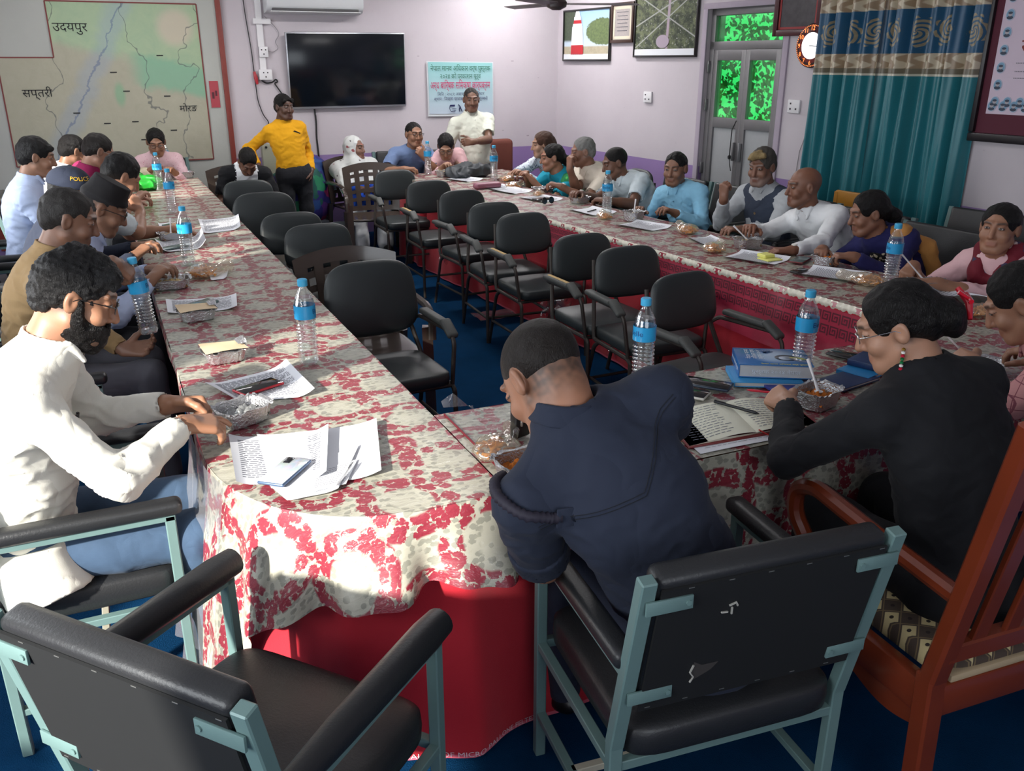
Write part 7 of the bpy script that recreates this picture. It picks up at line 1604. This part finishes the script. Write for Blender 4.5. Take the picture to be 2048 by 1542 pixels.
person('black-haired person in white mostly hidden behind the man in maroon', (-.17, 7.90, 1.13), (-.38, 8.0, .56), 0, 20, 20, 0, wr=(.12, 7.9, .84), wl=(.12, 8.1, .84), skin=sk2, shirt=white_f, trousers=dark_f, hair='short', hairm=HB, vol=.012, scalp=.8)
def dup_(i, pts, r_, m, name='scarf', wr_=.006, fr=26, h=.009):
    F = SDF(h)
    for a, b in zip(pts, pts[1:]): F.rc(a, b, r_, r_, .03)
    return field_child(F, name, m, i['body'], wr_, fr)
person('woman with glasses in a pink printed top at the far left table end', (.505, 8.90, 1.10), (.52, 9.17, .55), -90, -92, 22, 0, wr=(.41, 8.72, .87), wl=(.62, 8.74, .84), cr=.6, dr=(.5, .0, .4), skin=sk1, shirt=pinkp_f, trousers=dark_f, hair='bun', hairm=HB, glasses=brn_frame, scalp=.9, sw=.158, vol=.008, collar=False)
person('boy in a black and white raglan T-shirt sitting with his head bent low', (1.215, 8.30, .955), (1.19, 8.55, .52), -90, -86, 52, 0, wr=(1.10, 8.22, .60), wl=(1.32, 8.22, .60), cr=.6, cl=.6, skin=(.17, .08, .05), shirt=white_f, sleeve='S', collar=False, trousers=dark_f, hair='short', hairm=HB, vol=.006, scalp=.9, slouch=.06, extra=lambda i: mi_raglan(i, black_f), shoes=leather)
def yellow_extra(i):
    c = i['Cp'] + i['u'] * .05 - i['rt'] * .09; disc_on(i, [(c, i['fw'])], black_f, 'chest_patch', .001)
    me = i['shirt']; p = Vector(c); d = Vector(i['fw']); out = []
    for x, y in ((-.035, .014), (-.01, .004), (.03, -.016), (.034, -.008), (.0, .012), (-.02, .022)):
        o_ = p + Vector(i['rt']) * -x + Vector(i['u']) * y + d * .4; ok, loc, nn, _ = me.ray_cast(o_, -d); out.append(loc + nn * .003 if ok else o_ - d * .27)
    q = MB(); q.add(out, [tuple(range(6))]); q.build('chest_emblem', black_f, i['body'], angle=0)
person('boy standing in a mustard yellow long-sleeved shirt and black trousers', (1.665, 8.75, 1.390), (1.70, 8.72, .80), -90, -66, 4, 0, wr=(1.37, 8.70, .86), wl=(1.86, 8.68, .80), er=(-.6, .8, 0), el_=(.25, 1, 0), cr=.3, cl=.5, dl=(-.3, -.2, -1), nl=(-1, 0, 0), skin=sk5, shirt=yellow_f, collar=False,
       trousers=dark_f, hair='side', hairm=HB, legs='stand', vol=.012, line=-.012, scalp=.8, shoes=leather, extra=yellow_extra, slouch=.0, sw=.145, fat=.85, hs=.97)
def scarf_woman(i):
    T, R, N, Sh, Cp, rt, fw, u, P = (i[k] for k in ('T', 'R', 'N', 'Sh', 'Cp', 'rt', 'fw', 'u', 'P'))
    F = SDF(.007); F.el(T(0, -.022, .028), A(.092, .104, .104), R, .02); F.rc(T(-.070, .0, -.02), T(-.055, .02, -.10), .03, .03, .03); F.rc(T(.070, .0, -.02), T(.055, .02, -.10), .03, .03, .03); F.rc(T(0, -.05, -.03), T(0, -.05, -.14), .075, .09, .04)
    F.el(T(0, .105, -.010), A(.064, .088, .100), R, .01, sub=True)
    F.rc(N - rt * .05 + fw * .04, N + rt * .05 + fw * .04, .055, .055, .03); F.rc(Sh - rt * .17, Sh + rt * .17, .084, .084, .04); F.rc(Sh + fw * .07, Cp + fw * .10 - u * .05, .09, .10, .05)
    for s in (-1, 1): S_, E_, W_ = i['arms'][s]; F.rc(S_, E_, .082, .078, .04)
    F.rc(Cp - rt * .15 + fw * .10 - u * .12, Cp + rt * .15 + fw * .10 - u * .12, .06, .06, .04)
    F.el(T(0, .120, -.012), A(.058, .090, .092), R, .006, sub=True)
    field_child(F, 'headscarf', scarfw_f, i['body'], .007, 30)
    kn = i['kn']; F = SDF(.012); F.rc(kn[-1][1], kn[-1][2], .075, .08, .03); F.rc(kn[1][1] - np.array([0, 0, .05]), kn[1][2], .07, .07, .03); field_child(F, 'white_leggings', white_f, i['body'], .004, 20)
person('woman in a white flowered headscarf and blue dress sitting by the back wall', (2.385, 8.98, .965), (2.38, 8.80, .50), -90, -48, -2, 0, wr=(2.31, 8.52, .62), wl=(2.45, 8.52, .62), cr=.4, cl=.4, dr=(.9, -.1, 0), dl=(-.9, -.1, 0), knee=.34, skin=(.22, .11, .075), shirt=blue_f, trousers=blue_f, hair=None, sw=.150, collar=False, extra=scarf_woman, shoes=leather, tika=True)
person('man with glasses in a blue-grey T-shirt at the far table, chin on his hand', (2.86, 8.50, 1.12), (2.84, 8.80, .56), -90, -84, 2, 0, wr=(2.66, 8.22, .83), wl=(2.90, 8.33, .915), er=(-.8, .2, -.5), el_=(.9, .3, -.9), cl=.8, dl=(-.4, -.1, .5), nl=(-.2, .8, .1), dr=(.9, -.2, 0), skin=sk1, shirt=greyb_f, sleeve='S', collar=False, trousers=dark_f, hair='short', hairm=HB, vol=.003, line=.012,
       glasses=blk_frame, fw=1.06, fat=1.15, scalp=.7)
person('woman with glasses in pale pink bending over her food at the far table', (3.13, 8.34, 1.01), (3.28, 8.72, .56), -92, -112, 36, 0, wr=(3.00, 8.12, .83), wl=(3.24, 8.13, .83), cr=.6, cl=.4, skin=sk4, shirt=pinkc_f, trousers=dark_f, hair='bun', hairm=HB, glasses=blk_frame, sw=.152, slouch=.06, scalp=.9, vol=.008)
def speaker_extra(i):
    front_buttons(i, 5, mat('pale_button', rgb(190, 190, 180), .4), .02, .34)
person('standing man in an off-white short-sleeved shirt speaking at the far table', (3.515, 8.60, 1.430), (3.57, 8.58, .80), -92, -104, 4, 0, wr=(3.27, 8.42, .835), wl=(3.41, 8.32, 1.045), er=(-.3, 1, 0), el_=(1, .1, -.5), cr=.2, cl=.75, dl=(-.95, -.1, .05), nl=(0, .8, -.3), dr=(-.1, -.1, -1), nr=(1, 0, 0), skin=(.17, .085, .055), shirt=lin_f, sleeve='S',
       trousers=greyt_f, hair='short', hairm=HSP, legs='stand', vol=.002, line=.012, scalp=.55, slouch=.0, fat=1.08, neckw=1.05, extra=speaker_extra, hs=1.0, moust=.4, sw=.18)
# right table, from the far end to the near end
person('woman with straight brown hair in a blue and white printed top, far right', (3.80, 7.55, 1.065), (4.05, 7.72, .56), 186, 168, 6, 0, wr=(3.45, 7.42, .84), wl=(3.50, 7.30, .83), cr=.6, cl=.4, skin=sk4, shirt=print_f, collar=False, trousers=dark_f, hair='long', hairm=HBR, sw=.150, vol=.007, scalp=.9)
def sari_extra(i):
    N, Sh, Cp, rt, fw, u, P, T = (i[k] for k in ('N', 'Sh', 'Cp', 'rt', 'fw', 'u', 'P', 'T'))
    F = SDF(.009); L_ = Sh - rt * .13; F.rc(L_ - fw * .02, L_ + fw * .10 - u * .10, .075, .075, .04); F.rc(L_ + fw * .08 - u * .08, P + rt * .08 + fw * .13 + u * .10, .075, .085, .04); F.rc(L_ - fw * .04, Cp - fw * .12 - rt * .08 - u * .1, .06, .07, .04); F.rc(L_, L_ - rt * .10 - u * .2, .075, .08, .04)
    field_child(F, 'sari_drape', sari_f, i['body'], .006, 24)
    F = SDF(.007); F.rc(L_ + fw * .12 - u * .06 + rt * .03, P + rt * .02 + fw * .20 + u * .12, .02, .03, .02); field_child(F, 'blue_sari_border', blue_f, i['body'], .003, 30)
    F = SDF(.006); F.el(T(.02, -.13, -.055), A(.035, .03, .03), None, .01); field_child(F, 'red_hair_band', mat('red_hair_tie', rgb(190, 20, 40), .6), i['body'], .003, 80)
    F = SDF(.004); F.el(T(.055, -.075, .015), A(.012, .016, .014), None, .004); field_child(F, 'hair_clip', mat('green_hair_clip', rgb(130, 170, 110), .4), i['body'])
    q = MB(); q.lathe([(.0, 0), (.007, .003), (.0, .009)], 10, Matrix.Translation(Vector(T(.080, 0, -.032)))); q.build('earring', gold, i['body'])
turq = fab('turquoise_blouse_cloth', rgb(30, 150, 176))
person('woman in a green and blue sari with a red hair band, looking left', (3.66, 7.08, .995), (3.95, 7.20, .54), 184, 166, 6, 0, wr=(3.42, 7.10, .84), wl=(3.40, 6.95, .83), skin=(.33, .16, .10), shirt=turq, sleeve='S', collar=False, trousers=sari_f, hair='pony', hairm=HB, sw=.152, vol=.006, scalp=.9, extra=sari_extra, lips=(.35, .04, .05), tika=True)
person('elderly man with grey hair in a cream shirt, hand at his mouth', (3.70, 6.60, 1.085), (4.0, 6.66, .56), 184, 168, 8, 0, wr=(3.535, 6.52, .965), wl=(3.40, 6.42, .84), er=(-.2, -.4, -1), cr=.75, cl=.6, dr=(.1, .15, 1), nr=(1, .1, 0), dl=(-.6, .6, .2), skin=(.26, .125, .08), shirt=cream_f, sleeve='S', trousers=greyt_f, hair='short', hairm=HG, vol=.006, hairc=(.3, .3, .3), brow=.4, scalp=.7, extra=lambda i: watch(i, -1, steelw, watchw))
person('young man with cropped hair in a pale shirt leaning over the right table', (3.70, 6.08, 1.045), (4.02, 5.98, .56), 182, 172, 16, 0, wr=(3.36, 6.02, .83), wl=(3.42, 5.72, .82), cr=.5, cl=.5, dl=(-.5, .8, 0), skin=(.17, .08, .05), shirt=palew_f, sleeve='S', trousers=dark_f, hair='buzz', hairm=HB, vol=.003, scalp=.9, slouch=.05, moust=.5, extra=lambda i: watch(i, 1, gold, watchw))
def pocket_pen(i):
    q = MB(); c = i['Cp'] + i['fw'] * .150 - i['rt'] * -.04 - i['u'] * .02; c = Vector(c); ok, loc, nn, _ = i['shirt'].ray_cast(c + Vector(i['fw']) * .3, -Vector(i['fw']))
    if ok: q.box((0, 0, 0), (.008, .006, .03), .002, Matrix.Translation(loc + nn * .002)); q.build('pocket_pen_clip', blk_frame, i['body'])
    front_buttons(i, 4, mat('blue_button', rgb(100, 150, 180), .4), .02, .22)
person('man in a sky blue shirt sitting upright at the right table, facing the camera side', (3.80, 5.40, 1.065), (4.02, 5.42, .56), 196, 214, 6, 0, wr=(3.62, 5.55, .74), wl=(3.62, 5.12, .80), skin=(.24, .12, .075), shirt=skyb_f, trousers=dark_f, hair='short', hairm=HB, vol=.004, line=.006, scalp=.7, fw=1.05, stubble=.12, extra=pocket_pen, wrinkle=.005)
def vest_extra(i):
    T = i['T']; F = SDF(.005); F.rc(T(-.045, .062, .092), T(.015, .086, .088), .018, .020, .02); F.rc(T(.015, .086, .088), T(.050, .074, .070), .019, .011, .02); F.rc(T(-.01, .04, .108), T(.01, .07, .102), .018, .018, .02); field_child(F, 'blond_forelock', HBLF, i['body'], .003, 130)
    F = SDF(.008); P, Cp, Sh, u, rt, fw = (i[k] for k in ('P', 'Cp', 'Sh', 'u', 'rt', 'fw'))
    F.el(P + u * .1, A(.172, .138, .17), i['Rt'], .05); F.el(Cp, A(.180, .137, .19), i['Rt'], .05); F.rc(Sh - rt * .11, Sh + rt * .11, .076, .076, .04)
    F.rc(i['N'] - u * .06, i['N'] + u * .1, .080, .085, .01, sub=True); F.rc(i['N'] + fw * .10, Cp + fw * .16 + u * .04, .045, .010, .01, sub=True)
    for s in (-1, 1): F.el(i['arms'][s][0] + rt * s * .035 - u * .02, A(.055, .09, .10), i['Rt'], .01, sub=True)
    o = field_child(F, 'waistcoat', vest_f, i['body'], .002, 20); i2 = dict(i); i2['shirt'] = o; front_buttons(i2, 4, mat('brass_waistcoat_button', rgb(150, 130, 104), .35, .5), .10, .40, 'waistcoat_button', .009)
person('old man with grey and blond hair in a slate waistcoat, raising his fist', (3.93, 4.62, 1.15), (4.08, 4.66, .56), 190, 202, 10, 0, wr=(3.675, 4.66, .955), wl=(3.62, 4.40, .80), er=(-.4, .3, -1), cr=1.0, cl=.5, dr=(-.05, 0, 1), nr=(1, .1, 0), skin=(.20, .095, .06), shirt=greys_f, trousers=dark_f, hair='short', hairm=HBL, vol=.014, hairc=(.2, .2, .2), stubble=.16, stubc=(.5, .5, .5), scalp=.6, brow=.5, extra=vest_extra, wrinkle=.005, line=-.004, thumb=1.0)
person('bald man in a white shirt turning to his neighbour, reaching for his food', (3.82, 4.10, 1.09), (4.12, 4.02, .56), 184, 164, 4, 0, wr=(3.46, 4.10, .87), wl=(3.47, 3.76, .80), er=(-.1, .6, -.5), cr=.5, cl=.4, dl=(-.7, .4, 0), skin=(.20, .085, .05), shirt=white_f, trousers=dark_f, hair=None, scalp=.35, fringe_only=True, hairc=(.08, .07, .065), fw=1.05, fat=1.15, stubble=.1, wrinkle=.005, extra=lambda i: watch(i, -1, watchk, watchw))
def navy_extra(i):
    N, Sh, Cp, rt, fw, u, P, T = (i[k] for k in ('N', 'Sh', 'Cp', 'rt', 'fw', 'u', 'P', 'T'))
    F = SDF(.008); L_ = Sh - rt * .14; F.rc(Sh + rt * .06 + u * .05 - fw * .03, L_ + u * .035, .042, .045, .03); F.rc(L_ + u * .03, L_ + fw * .12 - u * .16, .045, .045, .03); F.rc(L_ + u * .03, L_ - fw * .07 - rt * .045 - u * .12, .045, .045, .03); F.rc(L_ - fw * .07 - rt * .045 - u * .12, P - fw * .05 - rt * .19 + u * .08, .045, .04, .03)
    field_child(F, 'ochre_scarf', ochre_f, i['body'], .006, 34)
    F = SDF(.007); F.el(Cp + fw * .062 + u * .02, A(.088, .076, .19), i['Rt'], .03); F.rc(N - u * .01, N + u * .1, .066, .06, .006, sub=True); field_child(F, 'printed_yoke', yoke_f, i['body'], .002, 40)
    q = MB(); q.tube([T(.080, 0, -.030), T(.082, 0, -.040), T(.084, .002, -.052)], [.002, .007, .005], 8); q.build('earring', gold, i['body'])
person('woman in a navy dress with an ochre scarf leaning towards the right table', (3.78, 3.54, 1.02), (4.05, 3.44, .56), 184, 160, 14, 0, wr=(3.52, 3.58, .84), wl=(3.52, 3.36, .84), cr=.7, cl=.7, dr=(-.6, -.5, 0), dl=(-.6, .5, 0), skin=(.25, .115, .07), shirt=navyd_f, collar=False, trousers=navyd_f, hair='pony', hairm=HB, sw=.150, vol=.008, scalp=.9, extra=navy_extra, slouch=.06, nose=1.1)
def pinkw_extra(i):
    N, Sh, Cp, rt, fw, u, P, T = (i[k] for k in ('N', 'Sh', 'Cp', 'rt', 'fw', 'u', 'P', 'T'))
    F = SDF(.008); F.rc(N - fw * .04 - rt * .07, N - fw * .04 + rt * .07, .050, .050, .03)
    for s in (-1, 1): F.rc(N + rt * s * .075 - fw * .02, N + rt * s * .06 + fw * .07 - u * .06, .046, .048, .03); F.rc(N + rt * s * .06 + fw * .07 - u * .06, Cp + rt * s * .045 + fw * .13 - u * .12, .048, .055, .03); F.rc(Cp + rt * s * .045 + fw * .13 - u * .12, P + rt * s * .05 + fw * .17 + u * .10, .055, .05, .03)
    F.el(Cp + fw * .070 - u * .02, A(.105, .075, .17), i['Rt'], .04); F.rc(N + u * .02, N + fw * .10 - u * .03, .052, .03, .01, sub=True)
    field_child(F, 'maroon_flowered_scarf', marsc_f, i['body'], .006, 30)
person('woman in pale pink with a maroon white-flowered scarf, holding a spoon', (3.85, 2.80, 1.05), (4.08, 2.82, .56), 188, 200, -2, 0, wr=(3.55, 3.00, .865), wl=(3.50, 2.82, .82), er=(-.1, .5, -1), cr=.8, cl=.4, dr=(-.6, -.2, -.3), dl=(-.7, .6, 0), skin=(.34, .165, .10), shirt=pinkc_f, collar=False, trousers=dark_f, hair='bun', hairm=HB, sw=.158, vol=.007, near=False, scalp=.9, fat=1.15, fw=1.08, extra=pinkw_extra, rolled=.10)
def spoon_in(a, b, label):
    t = empty('plastic_spoon', label=label, cat='spoon'); a = Vector(a); b = Vector(b); q = MB(); q.tube([a, a.lerp(b, .4), b], [.0045, .0030, .0045], 8); q.build('handle', m_wp, t); q = MB(); d = (b - a).normalized(); q.lathe([(.001, -.002), (.012, 0), (.014, .005), (.001, .004)], 12, Matrix.Translation(b + d * .012)); q.build('bowl', m_wp, t)
spoon_in((3.435, 2.985, .935), (3.50, 2.88, .815), 'white plastic spoon held by the woman in the maroon scarf'); spoon_in((2.53, 1.965, .93), (2.66, 1.945, .82), 'white plastic spoon held by the man in the pink checked shirt')
person('man in a pink checked shirt bent over his food at the right edge', (2.53, 1.72, 1.10), (2.80, 1.36, .56), 104, 128, 34, 0, wl=(2.53, 1.84, .865), wr=(2.85, 1.80, .84), el_=(-.8, -.2, -.8), cl=.75, cr=.5, dl=(.2, .9, -.1), nl=(.6, 0, -.7), skin=(.36, .18, .11), shirt=check_f, collar=True, trousers=dark_f, hair='short', hairm=HB, vol=.010, near=True, scalp=.9, slouch=.05)
def officer_extra(i):
    N, Sh, Cp, rt, fw, u, P, T = (i[k] for k in ('N', 'Sh', 'Cp', 'rt', 'fw', 'u', 'P', 'T')); me = i['shirt']
    def on(p, d=None, o_=.004):
        d = Vector(d if d is not None else -fw); p = Vector(p); ok, loc, nn, _ = me.ray_cast(p + d * .35, -d); return (loc + nn * o_) if ok else p + d * .12
    q = MB()
    pts = [Sh - rt * .205 - u * .045, Sh - rt * .10 - u * .075, Sh - rt * .0 - u * .095, Sh + rt * .075 - u * .045, Sh + rt * .15 - u * .005, Sh + rt * .20 + u * .005]
    for o_ in (0, -.008):
        L_ = []
        for a, b in zip(pts, pts[1:]):
            for k in range(6): L_.append(on(a + (b - a) * k / 6 + u * o_, None, .0012))
        q.tube(L_, .0010, 4)
    q.build('yoke_seam', mat('navy_seam_thread', rgb(24, 28, 38), .8), i['body'])
    # shoulder cord along the armhole, tab and button behind the left shoulder
    S, E_, W = i['arms'][-1]; q = MB(); L_ = []; nn_ = None
    for k in range(46):
        t_ = k / 45; p = S + rt * .03 + fw * (.045 - .125 * t_) + u * (.03 - .07 * t_); d = unit(-rt * .75 - fw * (-.1 + .85 * t_) + u * (1.0 - .9 * t_)); d = Vector(d); p = Vector(p)
        ok, loc, nn, _ = me.ray_cast(p + d * .3, -d)
        if ok: L_.append(loc + nn * .006); nn_ = nn
    q.tube(L_, [.0095 + .0040 * (k % 2) for k in range(len(L_))], 10); q.build('braided_shoulder_cord', mat('dark_violet_cord', rgb(38, 34, 48), .7, 0, .3, 200), i['body'], angle=0)
    e = (L_[-1] - L_[-6]).normalized(); T2 = frame_mat(L_[-1] + e * .018 + nn_ * .006, e, nn_.cross(e))
    q = MB(); q.box((0, 0, 0), (.062, .044, .006), .003, T2); q.build('shoulder_tab', navy_f, i['body']); q = MB(); q.lathe([(.0105, 0), (.0105, .004), (.008, .0055), (.007, .003)], 18, T2 @ Matrix.Translation((.012, 0, .003))); q.build('tab_button', btn_n, i['body'])
    # turned-up sleeve end
    d = unit(E_ - S); F = SDF(.0075); F.fc(S + (E_ - S) * .62, S + (E_ - S) * .86, .070, .069, .01); F.fc(S + (E_ - S) * .5, S + (E_ - S) * .95, .058, .060, .002, sub=True); field_child(F, 'sleeve_cuff', navy_f, i['body'], .002, 30)
person('police officer in a dark navy uniform bent over the front table, seen from behind', (.815, 1.60, 1.150), (1.13, 1.36, .57), 92, 114, 50, -8, wl=(.92, 1.78, .80), wr=(1.30, 1.84, .80), el_=(-.15, -.5, -1), er=(.5, -.4, -1), nlen=.60, low=.02, cl=.5, cr=.4, dr=(-.3, .9, 0), dl=(.3, .9, 0), skin=(.36, .165, .095), shirt=navy_f, sleeve='S', trousers=navy_f, hair='buzz', hairm=HD, near=True, vol=.0015, line=.012, scalp=.85, scalpc=(.035, .026, .02),
       slouch=.05, wrinkle=.004, fat=1.15, sw=.195, extra=officer_extra, hs=1.05, neck=1.1, neckw=1.12, shoes=leather)
def blazer_extra(i):
    T, R, N, Sh, Cp, rt, fw, u, P = (i[k] for k in ('T', 'R', 'N', 'Sh', 'Cp', 'rt', 'fw', 'u', 'P'))
    F = SDF(.0045); nd = unit(T(0, -.03, -.06) - N); F.fc(N - nd * .03, N + nd * .012, .088, .074, .008); F.fc(N - nd * .06, N + nd * .05, .074, .060, .002, sub=True); F.cut(N + fw * .03, fw, k=.004); field_child(F, 'lapel', black_f, i['body'])
    m_clip = mat('red_hair_claw', rgb(190, 26, 44), .15, 0, coat=.8); q = MB()
    for k in range(3): q.tube([T(.020 + .012 * k, -.165, .035 - .004 * k), T(.024 + .012 * k, -.186, .005), T(.018 + .012 * k, -.172, -.03)], .005, 8)
    q.tube([T(.01, -.186, .002), T(.06, -.184, .012)], .006, 8); q.tube([T(.0, -.17, -.04), T(.03, -.182, -.005), T(.058, -.168, .035)], [.006, .010, .007], 8); q.build('hair_claw', m_clip, i['body'])
    q = MB(); p = Vector(T(-.080, .0, -.034)); cols = [gold, mat('bead_green', rgb(20, 110, 60), .3), mat('bead_red', rgb(180, 20, 50), .3), mat('bead_white', rgb(220, 220, 215), .4)]
    for k in range(7): q.lathe([(.0015, 0), (.0048, .002), (.0048, .006), (.0015, .008)], 10, Matrix.Translation(p - Vector((0, 0, .012 + k * .0085))), (0, 3, 2, 1, 1, 3, 2)[k])
    q.build('beaded_earring', cols, i['body'])
person('woman in a black blazer with a red hair claw writing at the front table', (1.765, 1.51, 1.175), (1.87, 1.26, .57), 84, 138, 24, 0, hs=.94, wl=(1.715, 1.80, .865), wr=(2.10, 1.72, .83), el_=(-.9, -.5, -.6), cl=.7, cr=.4, dl=(.1, 1, .05), nl=(.6, 0, -.8), dr=(-.3, .9, 0), skin=(.42, .22, .14), shirt=black_f, collar=False, trousers=black_f, hair='bun', hairm=HB, near=True, vol=.008, scalp=.9, sw=.152, glasses=steelw, extra=blazer_extra, nlen=.70, wrinkle=.0030, bz=-.01, slouch=.04, thumb=.9)
